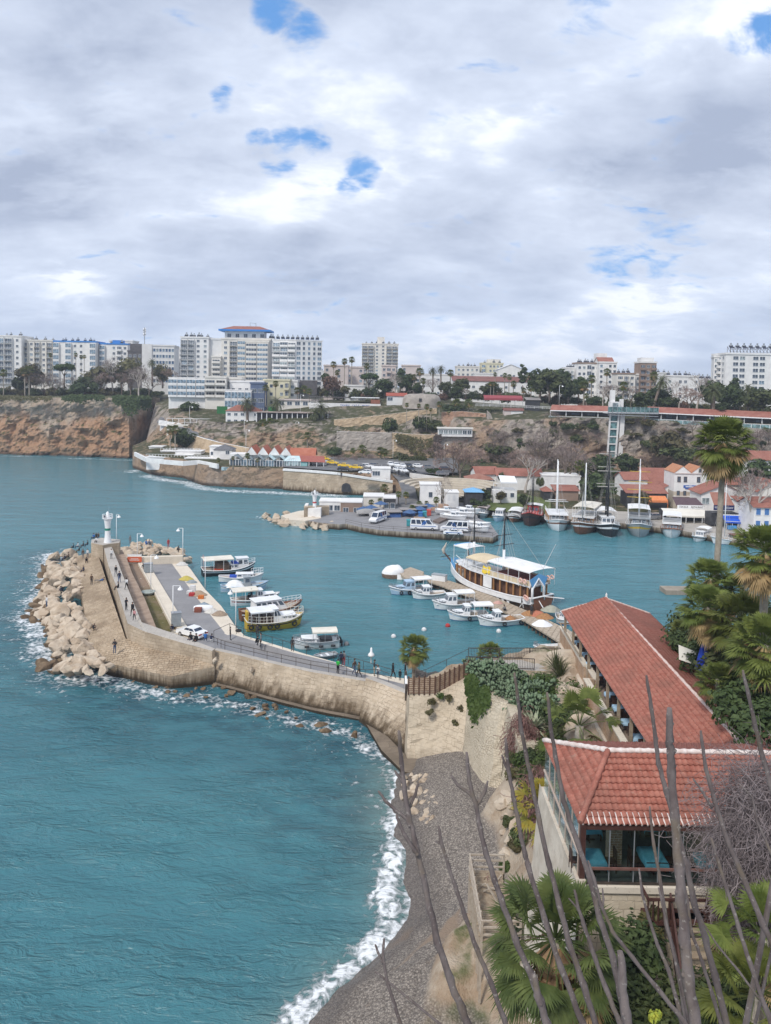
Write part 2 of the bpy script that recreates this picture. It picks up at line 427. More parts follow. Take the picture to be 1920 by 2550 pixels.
def ea():
 xs=[-4000,-2000,-1000,-600,-400,-300,-220,-170,-140,-115,-100]
 x=-90.0
 while x<44:xs.append(x);x+=.7
 xs+=[50,60,80,110,150,250,500,1500]
 ys=[10,20,28,34]
 y=38.0
 while y<160:ys.append(y);y+=.7
 while y<420:ys.append(y);y+=2.0
 ys+=[500,700]
 X,Y=np.meshgrid(np.array(xs),np.array(ys))
 nx,ny=len(xs),len(ys)
 Z=np.zeros_like(X)
 near=np.clip((170-Y)/60,0,1)*np.clip((60-np.abs(X+20))/10+8,0,1)
 Z+=near*(.07*np.sin(X*.55+Y*.9+1.5*np.sin(Y*.21))+.05*np.sin(X*-.35+Y*1.35+np.sin(X*.3)*1.4))*np.where(Y<100,1,.5)
 sf=aT(X,Y,ez);sh=aT(X,Y,ee)
 Z+=.22*np.exp(-(sf/1.1)**2)
 f=np.maximum(np.exp(-(sf/1.9)**2)*.82,np.exp(-(sh/.9)**2)*.9)
 f=np.maximum(f,np.exp(-(aT(X,Y,RIP)/4.5)**2)*.72)
 f=np.maximum(f,np.exp(-(aT(X,Y,RIP)/9.)**2)*.52)
 f=np.maximum(f,np.exp(-(aT(X,Y,dY)/2.6)**2)*.66)
 f=np.maximum(f,np.exp(-(aT(X,Y,dY)/7.0)**2)*.44)
 f=np.maximum(f,np.exp(-(aT(X,Y,fF)/5.0)**2)*.62)
 f=np.maximum(f,np.exp(-(aT(X,Y,PEN)/6.0)**2)*.72)
 f=np.maximum(f,np.exp(-(aT(X,Y,es)/3.0)**2)*.6)
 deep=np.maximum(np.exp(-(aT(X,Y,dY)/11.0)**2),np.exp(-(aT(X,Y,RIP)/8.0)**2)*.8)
 shal=np.exp(-(sh/3.5)**2)
 me=bpy.data.meshes.new('water')
 idx=np.arange(nx*ny).reshape(ny,nx)
 fc=np.stack([idx[:-1,:-1],idx[:-1,1:],idx[1:,1:],idx[1:,:-1]],-1).reshape(-1,4)
 me.from_pydata(np.stack([X,Y,Z],-1).reshape(-1,3).tolist(),[],fc.tolist())
 me.polygons.foreach_set('use_smooth',[True]*len(fc))
 a=me.color_attributes.new('coast','FLOAT_COLOR','POINT')
 a.data.foreach_set('color',np.stack([f,deep,shal,np.ones_like(f)],-1).astype(np.float32).ravel())
 m,t=nt('sea_water');b=NB(t)
 p=b.pos()
 at=b.n('ShaderNodeAttribute',attribute_name='coast');s=b.sep(at.outputs['Color'])
 big=b.noise(b.map(p,(.012,.03,1)),1,3)
 col=b.mix(b.ramp(big,.35,.65),(.040,.152,.186),(.054,.186,.216))
 col=b.mix(b.ramp(b.sep(p)[1],90,150,0,.8),col,(.066,.212,.258))
 mott=b.ramp(b.noise(b.map(p,(.3,.5,1)),1,4),.35,.7)
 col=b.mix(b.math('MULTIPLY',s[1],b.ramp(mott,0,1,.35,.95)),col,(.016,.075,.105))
 col=b.mix(b.math('MULTIPLY',s[2],.75),col,(.15,.23,.215))
 fn=b.noise(p,1.15,9,.72,1.4)
 fn2=b.noise(p,.33,4,.6)
 vo=b.n('ShaderNodeTexVoronoi',feature='SMOOTH_F1');b.l(p,vo.inputs['Vector']);vo.inputs['Scale'].default_value=1.9;vo.inputs['Smoothness'].default_value=.4
 k=b.math('ADD',b.math('MULTIPLY',b.math('SUBTRACT',fn,.5),2.3),b.math('MULTIPLY',b.math('SUBTRACT',fn2,.5),1.1))
 k=b.math('ADD',k,b.math('MULTIPLY',b.math('SUBTRACT',vo.outputs['Distance'],.35),.7))
 k=b.math('ADD',k,b.math('MULTIPLY',s[0],1.75))
 foam=b.ramp(k,1.0,1.62)
 st=b.noise(b.map(p,(.05,.22,1)),1,8,.7,1.0)
 foam=b.math('MAXIMUM',foam,b.ramp(st,.70,.80,0,.28))
 col=b.mix(foam,col,(.80,.83,.85))
 w1=b.noise(b.map(p,(.5,1.25,1),rot=(0,0,R(14))),.95,4.5,.55,.6)
 w2=b.noise(b.map(p,(.35,.9,1),rot=(0,0,R(-18))),.22,3,.5,.3)
 w3=b.noise(b.map(p,(1,2.2,1),rot=(0,0,R(6))),1.9,4,.6)
 rg=b.math('SUBTRACT',1.0,b.math('MULTIPLY',b.math('ABSOLUTE',b.math('SUBTRACT',w1,.5)),4.2))
 rg=b.math('MULTIPLY',rg,b.ramp(w2,.35,.6,.45,1.0))
 hh=b.math('ADD',b.math('ADD',b.math('MULTIPLY',rg,.42),b.math('MULTIPLY',w2,1.7)),b.math('MULTIPLY',w3,.24))
 hh=b.math('MULTIPLY',hh,b.ramp(b.sep(p)[1],85,170,1,.42))
 hh=b.math('ADD',hh,b.math('MULTIPLY',foam,.25))
 b.bsdf(col,b.math('ADD',.16,b.math('MULTIPLY',foam,.6)),0,.5,b.bump(hh,.9,.55),IOR=1.33)
 me.materials.append(m)
 o=bpy.data.objects.new('water',me);COL.objects.link(o);tag(o,kind='structure')
ea()
def bM(name,c1,c2,c3,veg=None,scale=.25,streak=.5,bump=.9,ochre=None,bdist=.8):
 m,t=nt(name);b=NB(t)
 p=b.pos()
 f=b.noise(p,scale,7,.65,.4);f2=b.noise(p,scale*4,6,.7);st=b.noise(b.map(p,(1,1,.16)),scale*2.2,5,.6)
 col=b.mix(b.ramp(f,.36,.62),c1,c2)
 col=b.mix(b.math('MULTIPLY',b.ramp(st,.42,.68),streak),col,c3)
 if ochre is not None:
  z=b.sep(p)[2]
  k=b.math('ADD',b.ramp(z,5,30,1,.2),b.math('MULTIPLY',b.math('SUBTRACT',b.noise(p,.06,3),.5),2.4))
  col=b.mix(b.ramp(k,.38,.95,0,.75),col,ochre)
  col=b.mix(b.ramp(b.math('ADD',z,f2),.9,2.2,.85,0),col,(.05,.038,.03))
 col=b.mix(b.ramp(f2,.55,.75,0,.65),col,tuple(x*.30 for x in c1))
 col=b.mix(b.ramp(f2,.2,.42,.35,0),col,tuple(min(1,x*1.3)for x in c2))
 if veg is not None:
  nz=b.sep(b.nrm())[2]
  k=b.math('ADD',nz,b.math('MULTIPLY',b.math('SUBTRACT',b.noise(p,.35,5),.5),1.3))
  col=b.mix(b.ramp(k,.62,1.0),col,b.mix(b.noise(p,2.0,4),veg,tuple(x*.5 for x in veg)))
 b.bsdf(col,.95,0,.1,b.bump(b.math('ADD',f2,b.math('MULTIPLY',f,1.5)),bump,bdist))
 return m
do=bM('m20',(.41,.315,.235),(.52,.425,.335),(.30,.275,.26),(.12,.13,.06),.16,.5,1.0,(.46,.25,.135),1.3)
eL=bM('m21',(.36,.305,.255),(.47,.41,.355),(.20,.18,.17),(.12,.125,.065),.2,.75,1.0,(.44,.29,.18),1.4)
eF=bM('m22',(.43,.335,.245),(.58,.49,.385),(.36,.29,.225),None,.5,.3,.7,None,.25)
dn=bM('m23',(.14,.095,.06),(.25,.18,.115),(.07,.055,.04),None,.7,.4,.8,None,.25)
def pt(u,Y,z):
 X=(u-960)/F*Y
 for _ in range(4):
  X-=(ex((X,Y,z))[0]-u)/F*Y
 return V9((X,Y,z))
def dT(name,cols,segs,m,amp,res=1.2,seed=.0,sharp=1.0):
 mb=MB()
 cs=[]
 for a,c in zip(cols[:-1],cols[1:]):
  L=max((V9(c[1])-V9(a[1])).length,(V9(c[2])-V9(a[2])).length)
  n=max(1,int(L/res))
  for i in range(n):cs.append([V9(p).lerp(V9(q),i/n)for p,q in zip(a,c)])
 cs.append([V9(p)for p in cols[-1]])
 rows=[];amps=[]
 for c in cs:
  line=[]
  for k in range(len(c)-1):
   for i in range(segs[k]):line.append(c[k].lerp(c[k+1],i/segs[k]))
  line.append(c[-1]);rows.append(line)
 for k in range(len(segs)):
  for i in range(segs[k]):amps.append((amp[k]if i>0 else(amp[k]*.5+(amp[k-1]*.5 if k else 0))))
 amps.append(amp[-1])
 nu=len(rows);nv=len(rows[0])
 for i,line in enumerate(rows):
  for j,p in enumerate(line):
   aa=amps[j]
   if aa>0:
    q=V9((p.x*.09+seed,p.y*.09,p.z*.13))
    d1=fbm(q,5,2.1,.75)
    rd=1-abs(noise.noise(V9((p.x*.16+seed,p.y*.16,p.z*.09))))*2.2
    d2=fbm(V9((p.x*.33,p.y*.33,p.z*.5+seed)),3,2.2,.7)
    off=aa*(d1*1.1+rd*.35*sharp+d2*.35-.3)
    p=p+V9((.25*off,-off,off*.12*d2))
   mb.v.append(tuple(p))
 for i in range(nu-1):
  for j in range(nv-1):
   a=i*nv+j
   mb.f.append((a,a+nv,a+nv+1,a+1));mb.m.append(0);mb.s.append(False if amps[j]>.5 else True)
 o=mb.W9(name,m);tag(o,kind='structure')
 return o
def C(u,Y0,z0,*yz):
 return[pt(u,Y0,z0)]+[pt(u,Y,z)for Y,z in yz]
dw=[C(u,Y0,-1,(Y0+1.0,9),(Y0+2.5,19),(Y0+3,zt),(Y0+40,zt+.3),(2600,30))for u,Y0,zt in((-900,400,27),(-140,369,27.2),(-40,367,27.3),(60,364,27.2),(130,363,27.4),(215,360,27.8),(280,357,28.0),(322,356,28.2))]
dw+=[C(345,368,-1,(369,9),(370,19),(371,27.8),(400,28.3),(2600,30)),C(372,392,-1,(392,9),(392,19),(393,27.6),(420,28.3),(2600,30)),C(398,405,-1,(405,9),(405,19),(405,27.4),(430,28.3),(2600,30))]
dT('headland',dw,(10,11,9,8,6),do,(2.6,3.4,2.4,.3,0),1.0,3.1,1.3)
eb=[C(330,318,-1,(320,6.6),(335,7),(345,7),(350,6.5),(352,6)),C(365,300,-1,(302,7.1),(330,8.5),(345,9),(350,9),(355,9)),C(388,293,-1,(295,7.1),(330,9),(350,15),(368,25),(2600,30)),C(420,290,-1,(292,7.1),(326,9),(346,21),(368,26.5),(2600,30)),C(455,287,-1,(288,7.1),(320,8.5),(342,21),(366,26.5),(2600,30)),C(504,267,-1,(268.5,7.0),(316,8),(332,19.5),(362,25),(2600,30)),C(560,264,-1,(265,7.0),(312,7.5),(325,19),(352,23),(2600,30)),C(640,262,-1,(263,7.0),(309,7.5),(321,19),(352,23),(2600,30)),C(705,261,-1,(262,6.9),(306,8),(317,19.5),(346,25.5),(2600,30)),C(840,254,-1,(255,6.8),(294,8),(320,20),(342,28),(2600,31)),C(985,252,-1,(253,6.8),(294,8),(322,23),(344,29),(2600,31)),C(1045,214,-1,(244,2.5),(296,8),(318,24),(344,29),(2600,31)),C(1150,204,-1,(240,2.5),(294,8),(307,23.5),(338,28.5),(2600,31)),C(1235,200,-1,(235,2.5),(288,8),(301,23),(328,27.5),(2600,31)),C(1330,199,-1,(228,2.2),(281,7),(293,24.3),(312,26.5),(2600,31)),C(1420,196,-1,(226,2.2),(279,7),(288,25.0),(302,26.2),(2600,31)),C(1530,194,-1,(224,2.2),(275,7),(283,25.2),(296,26),(2600,31)),C(1700,188,-1,(224,2.2),(264,7),(273,25.2),(288,26),(2600,31)),C(1920,176,-1,(206,2.2),(248,8),(257,25.2),(274,26),(2600,31)),C(2150,165,-1,(192,2.2),(234,8),(243,25.2),(260,26),(2600,31))]
dT('hillside',eb,(9,10,20,8,5),eL,(.9,.12,2.9,.6,0),1.1,9.4,1.2)
SX=[(10,-16),(25,-9),(35,-6),(43.3,-3.2),(46.9,0),(50.3,2.1),(55.6,1.9),(60.5,.9),(67,1.4),(72,2.0),(80,2),(110,2)]
def dl(y):
 for(a,xa),(c,xc)in zip(SX[:-1],SX[1:]):
  if y<=c:return xa+(xc-xa)*max(0,(y-a))/(c-a)
 return SX[-1][1]
CP=[(8.6,50,3.4),(8.6,56,3.2),(9,62,3.4),(10.6,66,6.4),(10.5,70,7.8),(10.5,76,7.8),(14,76,7.8),(14,68,7.9),(12.5,62,7.0),(12,56,6.6),(12,50,6.4),(11,45,5.6),(9.2,42,4.4),(8.2,38,4.2),(7,33,6.5),(5.5,28,9.5),(3.5,24,11),(0,20,9),(-6,24,2.5),(4.6,38,2.4),(5,35,4.5),(15.6,52,8.8),(16,56,8.8),(16.2,66,9.2),(16.2,78,8.9),(20,60,9.4),(20,75,9.4),(28,60,9),(29,75,6.5),(28,88,3),(20,88,2.0),(13,86,2.0),(8,84,1.8),(38,60,12),(40,80,6),(36,100,2.5),(40,40,15),(22,40,13),(20,30,13),(15,25,12.5),(25,25,16),(11,20,14.5),(0,12,18),(20,12,20),(44,20,20),(55,60,14),(60,90,8)]
def bi(x,y):
 s=dl(y);xb=s+6.2
 wl_=10.35-(y-64.5)*.314
 f_=min(1,max(0,(y-58.5)/4));f_=f_ if y<77 else 0
 xb=lerp(xb,wl_+.2,f_)
 if y>79.5:base=-2.5
 else:base=min(2.3,(x-s)*.40)if x>s else max(-3,(x-s)*.32)
 base=base if y<79.5 else-2.5
 base+=.10*fbm((x*.8,y*.8,2),3)
 w=0;v=0
 for cx,cy,ch in CP:
  q=1/((x-cx)**2+(y-cy)**2+.4)**1.7
  w+=q;v+=q*ch
 v/=w
 ye=89 if x<16 else(89+(x-16)*1.2 if x<26 else 101)
 if y>ye:v=lerp(v,-2.5,min(1,(y-ye)/3))
 t=min(1,max(0,(x-xb)/lerp(1.6,.7,f_)));t=t*t*(3-2*t)
 if y>77:t=min(1,max(0,(x-2.5)/1.5))
 rough=.5*fbm((x*.35,y*.35,5),4)+.25*fbm((x*1.1,y*1.1,7),3)
 return lerp(base,v+rough,t)
def gg(u,v):
 Y=20.0
 while Y<110:
  p=A(u,v,Y)
  if p.z<=bi(p.x,p.y):return p
  Y+=.3
 return A(u,v,80)
def cO():
 mb=MB()
 xs=[-22+.45*i for i in range(110)]+[28+1.2*i for i in range(34)]
 ys=[6+.8*i for i in range(36)]+[34.5+.42*i for i in range(112)]+[81.5+.8*i for i in range(34)]
 for y in ys:
  for x in xs:mb.v.append((x,y,bi(x,y)))
 nx=len(xs)
 for j in range(len(ys)-1):
  for i in range(nx-1):
   a=j*nx+i
   mb.f.append((a,a+1,a+nx+1,a+nx));mb.m.append(0);mb.s.append(True)
 m,t=nt('shore_ground');b=NB(t)
 p=b.pos();s=b.sep(p);nz=b.sep(b.nrm())[2]
 vo=b.n('ShaderNodeTexVoronoi');b.l(p,vo.inputs['Vector']);vo.inputs['Scale'].default_value=8
 vo2=b.n('ShaderNodeTexVoronoi');b.l(p,vo2.inputs['Vector']);vo2.inputs['Scale'].default_value=17
 peb=b.mix(b.ramp(b.sep(vo.outputs['Color'])[0],.1,.95),(.15,.125,.105),(.40,.35,.295))
 peb=b.mix(.5,peb,b.mix(b.sep(vo2.outputs['Color'])[1],(.12,.10,.085),(.44,.39,.34)))
 peb=b.mix(b.ramp(vo.outputs['Distance'],.25,.75,0,.6),peb,(.055,.048,.045))
 sand=b.mix(b.noise(p,3,4),(.235,.175,.125),(.30,.225,.165))
 k=b.noise(b.map(p,(.035,.17,1),(0,1.6,0)),1,3,.5,.3)
 k=b.math('ADD',k,b.ramp(s[1],50,56,0,-.3))
 beach=b.mix(b.ramp(k,.57,.66),peb,sand)
 wet=b.math('ADD',s[2],b.math('MULTIPLY',b.math('SUBTRACT',b.noise(p,.3,3),.5),.8))
 beach=b.mix(b.ramp(wet,.55,1.25,.55,0),beach,(.085,.072,.066))
 soil=b.mix(b.ramp(b.noise(p,.5,6,.65),.35,.65),(.30,.22,.15),(.43,.36,.28))
 grass=b.mix(b.noise(p,3,5,.7),(.035,.060,.014),(.10,.125,.035))
 g=b.math('ADD',b.ramp(nz,.62,.95),b.math('MULTIPLY',b.math('SUBTRACT',b.noise(p,.45,5,.6),.5),1.6))
 g=b.math('ADD',g,b.ramp(s[0],24,34,0,.45))
 soil=b.mix(b.ramp(g,.85,1.25),soil,grass)
 col=b.mix(b.ramp(s[2],2.45,3.1),beach,soil)
 h=b.math('ADD',b.math('MULTIPLY',vo.outputs['Distance'],-.6),b.noise(p,4,5,.7))
 b.bsdf(col,b.ramp(wet,.45,.9,.35,.95),0,.25,b.bump(h,.8,.12))
 o=mb.W9('terrain',m);tag(o,kind='structure')
cO()
def bE(name,pts,zb,m,label=None,cat=None,kind=None,mt=None):
 mb=MB();mb.P9(pts,zb,0,None if mt is None else 1)
 o=mb.W9(name,[m]if mt is None else[m,mt])
 return tag(o,label,cat,None,kind)
QE=[r3(60,215,1.5),r3(130,290,1.5),r3(265,480,1.5),r3(420,640,1.5),r3(560,840,1.5),r3(640,920,1.5),r3(880,990,1.5),r3(1190,1085,1.5),r3(1480,1165,1.5),G(900,1674,1.5),G(1010,1690,1.5),V9((9,88,1.5)),V9((14,90,1.5)),V9((14,78,1.5)),V9((2,78,1.5))]
bE('quay',QE+[G(890,1715,1.5),G(700,1680,1.5),G(540,1640,1.5),G(400,1615,1.5),G(330,1575,1.5),r8(250,200,1.5),r8(330,240,1.5)],-2,bo,kind='structure',mt=bB)
bE('road',[r8(665,310,1.51),r8(960,305,1.51),r8(1290,760,1.51),r8(1660,1220,1.51),r3(450,900,1.51),r3(500,925,1.51),r3(420,985,1.51),G(480,1640,1.51),r8(1180,1165,1.51),r8(1000,860,1.51)],1.49,cS,kind='structure')
em=[r3(350,945,1.6),r3(520,905,2.2),r3(700,960,2.9),r3(900,1020,3.2),r3(1100,1080,3.2),r3(1480,1170,3.2),G(900,1678,3.2),G(960,1692,3.2),G(1015,1706,3.3)]
dG=[(531,1618),(600,1633),(665,1649),(774,1673),(909,1696),(960,1708),(1014,1724)]
eR=[G(u,v-3,3.2)for u,v in dG]
bE('walkway',em+list(reversed(eR))+[G(470,1612,1.7)],.5,bo,kind='structure',mt=cS)
PAR=[(655,388,5),(700,560,5),(760,720,5),(800,850,5),(860,1042,5),(1000,1108,4.7),(1300,1198,4.2),(1560,1268,4.0),(1585,1250,4.0),(1400,1178,4.1),(1230,1118,4.4),(1100,1078,4.7),(975,1030,5),(910,870,5),(850,720,5),(775,520,5),(715,378,5)]
o=bE('breakwater_wall',[r2(*p)for p in PAR],-1,aw,'high rough stone wall with a flat top walk running out to the green banded lighthouse','wall',mt=av)
bE('path',[r2(745,440,3.3),r2(975,1025,3.3),r2(1100,1082,3.3),r2(1000,832,3.3),r2(900,630,3.3),r2(852,505,3.3),r2(812,428,3.3)],0,aw,kind='structure',mt=dW)
def eU():
 m,t=nt('dry_grass_strip');b=NB(t);p=b.pos()
 k=b.noise(p,.25,5,.6);yy=b.sep(p)[1]
 c=b.mix(b.ramp(yy,128,120),(.26,.19,.14),b.mix(b.noise(p,2,5),(.085,.082,.03),(.17,.145,.065)))
 c=b.mix(b.ramp(b.noise(p,2.2,3,.5),.68,.72),c,(.6,.58,.54))
 b.bsdf(b.mix(b.ramp(k,.5,.7),c,(.20,.15,.10)),.95,0,.1,b.bump(b.noise(p,6,3),.5,.1))
 return m
bE('grass_strip',[r8(400,285,1.75),r8(540,330,1.75),r8(760,700,1.75),r8(975,1130,1.75),r8(970,1195,1.75),r8(790,1172,1.75),r8(640,850,1.75),r8(470,450,1.75)],1.2,eU(),kind='structure')
bE('pavement',[r8(548,318,1.95),r8(665,312,1.95),r8(1000,862,1.95),r8(1185,1158,1.95),r8(1080,1180,1.95),r8(975,1118,1.95),r8(760,690,1.95)],1.2,aw,kind='structure',mt=bB)
bE('kerb_wall',[r8(540,325,2.2),r8(556,318,2.2),r8(768,688,2.2),r8(988,1112,2.2),r8(970,1128,2.2),r8(752,702,2.2)],1.3,bB,'long low pale kerb wall between the dry grass strip and the quay pavement','wall')
bE('end_wall',[r8(330,258,2.9),r8(1120,234,2.9),r8(1128,218,2.9),r8(340,240,2.9)],.5,bB,'pale low stone wall closing the seaward end of the quay','wall',mt=bB)
bE('slope_pavement',[r2(430,485,2.0),r2(520,462,2.6),r2(606,450,3.2),r2(650,580,3.2),r2(735,850,3.2),r2(842,1166,3.0),r2(1100,1232,2.9),r2(1570,1385,2.4),r2(1580,1400,2.2),r2(1220,1482,1.5),r2(700,1372,1.5),r2(552,1292,1.7),r2(490,900,1.9)],-2,aw,kind='structure',mt=eA)
bE('stone_plinth',[r2(556,372,5.6),r2(655,392,5.6),r2(715,380,5.6),r2(790,372,5.6),r2(800,345,5.6),r2(640,330,5.6),r2(560,345,5.6)],-1,aw,'square rough stone base under the green banded white lighthouse','plinth',mt=av)
def ag(name,tops,bots,m,label,cat,zthick=1.2,n=4,amp=.12,capmat=None,parent=None):
 mb=MB()
 P=[]
 for k in range(len(tops)-1):
  L=(tops[k+1]-tops[k]).length;s=max(1,int(L/.8))
  for i in range(s+(k==len(tops)-2)):
   P.append((tops[k].lerp(tops[k+1],i/s),bots[k].lerp(bots[k+1],i/s)))
 nv=max(4,int(max((a-c).length for a,c in P)/.6))
 for i,(a,c)in enumerate(P):
  for j in range(nv+1):
   q=c.lerp(a,j/nv);d=fbm((q.x*.9,q.y*.9,q.z*.9),4)*amp if j<nv else 0
   mb.v.append((q.x+d*.3,q.y-d,q.z))
 for i in range(len(P)-1):
  for j in range(nv):
   a=i*(nv+1)+j
   mb.f.append((a,a+nv+1,a+nv+2,a+1));mb.m.append(0);mb.s.append(False)
 back=[]
 for i,(a,c)in enumerate(P):
  q=P[min(i+1,len(P)-1)][0]-P[max(i-1,0)][0]
  nrm=V9((-q.y,q.x,0)).normalized()
  back.append(a+nrm*zthick)
 for i in range(len(P)-1):
  mb.face([P[i][0],P[i+1][0],back[i+1],back[i]],1)
  a2,b2=back[i],back[i+1]
  mb.face([(b2.x,b2.y,-1),(a2.x,a2.y,-1),a2,b2],0)
 o=mb.W9(name,[m,capmat or m],parent)
 return tag(o,label,cat)
T1=[G(u,v,3.5)for u,v in dG[:5]]+[G(909,1697,3.5)]
def cL(p,z,out=.35):
 d=V9((p.x,p.y,0)).normalized()
 return V9((p.x-d.x*out,p.y-d.y*out,z))
ds=([cL(p,.25,2.6)for p in T1],[cL(p,.25,.6)for p in T1])
o=ag('sea_wall',T1,[cL(p,-1,2.6)for p in T1],aw,'long weathered stone sea wall with dark wet foot and iron railing along its top','wall',.7,capmat=av)
T2=[G(911,1688,3.9),G(960,1706,3.8),G(1012,1728,3.7)]
ag('sea_wall',T2,[V9((G(889,1806,0).x,G(889,1806,0).y,-1)),G(950,1858,-.5),G(1006,1905,-.5)],aw,'short dark stained sea wall in shade between the long wall and the bastion','wall',.8,capmat=av)
T3=[G(1014,1728,3.7),G(1020,1727,6.0),G(1085,1728,6.4),G(1130,1706,7.2),G(1168,1690,8.0)]
T3[0]=V9((G(1014,1728,3.7).x,G(1014,1728,3.7).y,4.6))
B3=[G(1006,1906,-.5),G(1012,1904,0),G(1075,1900,.6),G(1125,1905,1.0),G(1150,1918,1.0)]
ag('bastion_wall',T3,B3,eQ,'broad leaning bastion wall of squared stones below the slatted wooden fence','wall',1.0,amp=.25)
T4=[G(1168,1690,8.0),G(1176,1700,8.0),G(1190,1715,8.1),G(1215,1735,8.2),G(1248,1748,8.3),G(1262,1752,8.3)]
B4=[G(1150,1918,1.0),G(1160,1930,1.2),G(1175,1945,1.5),G(1192,1958,1.8),G(1216,1972,2.0),G(1245,1968,2.2)]
ag('buttress_wall',T4,B4,bj,'pale smooth-worn curved buttress wall with green creeper hanging over it, above the beach','wall',1.2,amp=.3)
T5=[G(1262,1752,8.3),G(1275,1800,8.2),G(1290,1850,7.6),G(1350,1856,7.4)]
B5=[G(1245,1968,2.2),G(1265,1975,2.4),G(1300,1990,3.0),G(1360,1975,4.0)]
ag('rubble_wall',T5,B5,bj,'rubble stone wall end at the right edge of the pale buttress','wall',.8,amp=.5)
bE('ledge',ds[0]+[G(950,1868,.3),G(1004,1922,.4),G(1110,1935,1.0),G(1160,1945,1.3),G(1165,1915,1.3),G(1010,1880,.5)]+list(reversed(ds[1])),-1.5,bo,kind='structure',mt=aS('m24',(.17,.135,.10),(.26,.21,.16),(.07,.055,.04),2.4,1.2,False,.3,.6,.5))
def bs(seed,sub=2,m=None):
 bmv=[]
 import bmesh
 bm=bmesh.new();bmesh.ops.create_icosphere(bm,subdivisions=3,radius=1)
 rnd=random.Random(seed)
 planes=[(V9((rnd.gauss(0,1),rnd.gauss(0,1),rnd.gauss(0,1))).normalized(),rnd.uniform(.42,.78))for _ in range(12)]
 for v in bm.verts:
  p=v.co.copy()
  for n_,d in planes:
   k=p.dot(n_)
   if k>d:p-=n_*(k-d)
  p*=1.12+.14*noise.noise(p*1.6+V9((seed*3.1,0,0)))+.09*noise.noise(p*4+V9((seed,2,0)))+.04*noise.noise(p*9)
  v.co=p
 me=bpy.data.meshes.new('boulder');bm.to_mesh(me);bm.free()
 me.materials.append(m or eF)
 return me
dv=[bs(i+1)for i in range(9)]
eW=[bs(i+21,m=dn)for i in range(6)]
def eO(x,y,poly):
 c=False;j=len(poly)-1
 for i in range(len(poly)):
  if(poly[i][1]>y)!=(poly[j][1]>y)and x<(poly[j][0]-poly[i][0])*(y-poly[i][1])/(poly[j][1]-poly[i][1])+poly[i][0]:c=not c
  j=i
 return c
def cD(p,s,label,group,wet=False,rnd=random):
 o=aE('boulder',rnd.choice(eW if wet else dv),None,p)
 o.rotation_euler=(rnd.uniform(-.5,.5),rnd.uniform(-.5,.5),rnd.uniform(0,6.28))
 k=s*rnd.uniform(.8,1.2)
 o.scale=(k*rnd.uniform(.9,1.35),k*rnd.uniform(.85,1.1),k*rnd.uniform(.55,.85))
 tag(o,label,'boulder',group)
 return o
def bI(poly,n,zf,smin,smax,label,group,wet=False,seed=1,gap=.9,zv=.8):
 rnd=random.Random(seed);pts=[]
 xs=[p[0]for p in poly];ys=[p[1]for p in poly]
 tries=0
 while len(pts)<n and tries<n*60:
  tries+=1
  x=rnd.uniform(min(xs),max(xs));y=rnd.uniform(min(ys),max(ys))
  if not eO(x,y,poly):continue
  z=zf(x,y);p=G(x,y,z);s=rnd.uniform(smin,smax)
  if any((p-q).length<gap*(s+s2)*.8 for q,s2 in pts):continue
  pts.append((p,s));cD(p,s,label,group,wet,rnd)
P2=lambda L:[(60+x/3.332,1240+y/3.332)for x,y in L]
fD=P2([(430,460),(380,440),(215,475),(200,620),(170,760),(60,990),(170,1000),(240,1200),(250,1330),(290,1420),(430,1450),(600,1475),(710,1440),(690,1360),(560,1290),(520,1050),(480,830)])
def ew(x,y):
 e=min(1,max(0,(x-(92+max(0,y-1400)*.12))/95))
 return .15+1.75*e
bI(fD,128,ew,.6,1.5,'pale limestone boulder heaped along the seaward foot of the sloping breakwater','boulders along the breakwater',seed=4,gap=.72)
bI(P2([(180,480),(150,620),(120,760),(20,1000),(60,1020),(200,1080),(150,1200),(190,1300),(140,1400),(230,1450),(330,1440),(270,1250),(190,960),(240,700)]),34,lambda x,y:.05,.6,1.2,'dark wet boulder awash at the outer edge of the pale breakwater boulders','wet boulders at the breakwater edge',True,5,.8)
P8=lambda L:[(240+x/5.206,1340+y/5.206)for x,y in L]
bI(P8([(325,110),(450,70),(760,90),(1000,130),(1140,170),(1200,250),(1200,340),(1135,230),(900,215),(340,235)]),46,lambda x,y:1.3,.6,1.35,'tan boulder in the heap beyond the low end wall of the quay','boulders beyond the quay end wall',seed=6,gap=.7)
bI([(648,1287),(690,1276),(720,1280),(760,1292),(830,1302),(848,1312),(800,1316),(740,1313),(690,1306)],34,lambda x,y:.6,.8,1.5,'tan boulder round the tip of the mole with the red banded lighthouse','boulders at the red lighthouse',seed=7,gap=.62)
bI([(540,1700),(600,1715),(700,1755),(790,1790),(900,1822),(880,1838),(760,1815),(640,1790),(560,1750),(300,1705),(310,1690)],34,lambda x,y:.05,.25,.6,'dark wet rock awash below the long sea wall','rocks below the sea wall',True,8,.9)
bI([(1005,1925),(1060,1935),(1110,1955),(1130,1975),(1090,2010),(1075,2060),(1040,2040),(1010,1990)],30,lambda x,y:.5+(x-1005)/120,.3,.7,'rounded rock where the shingle beach meets the bastion','rocks at the head of the beach',seed=9,gap=.8)
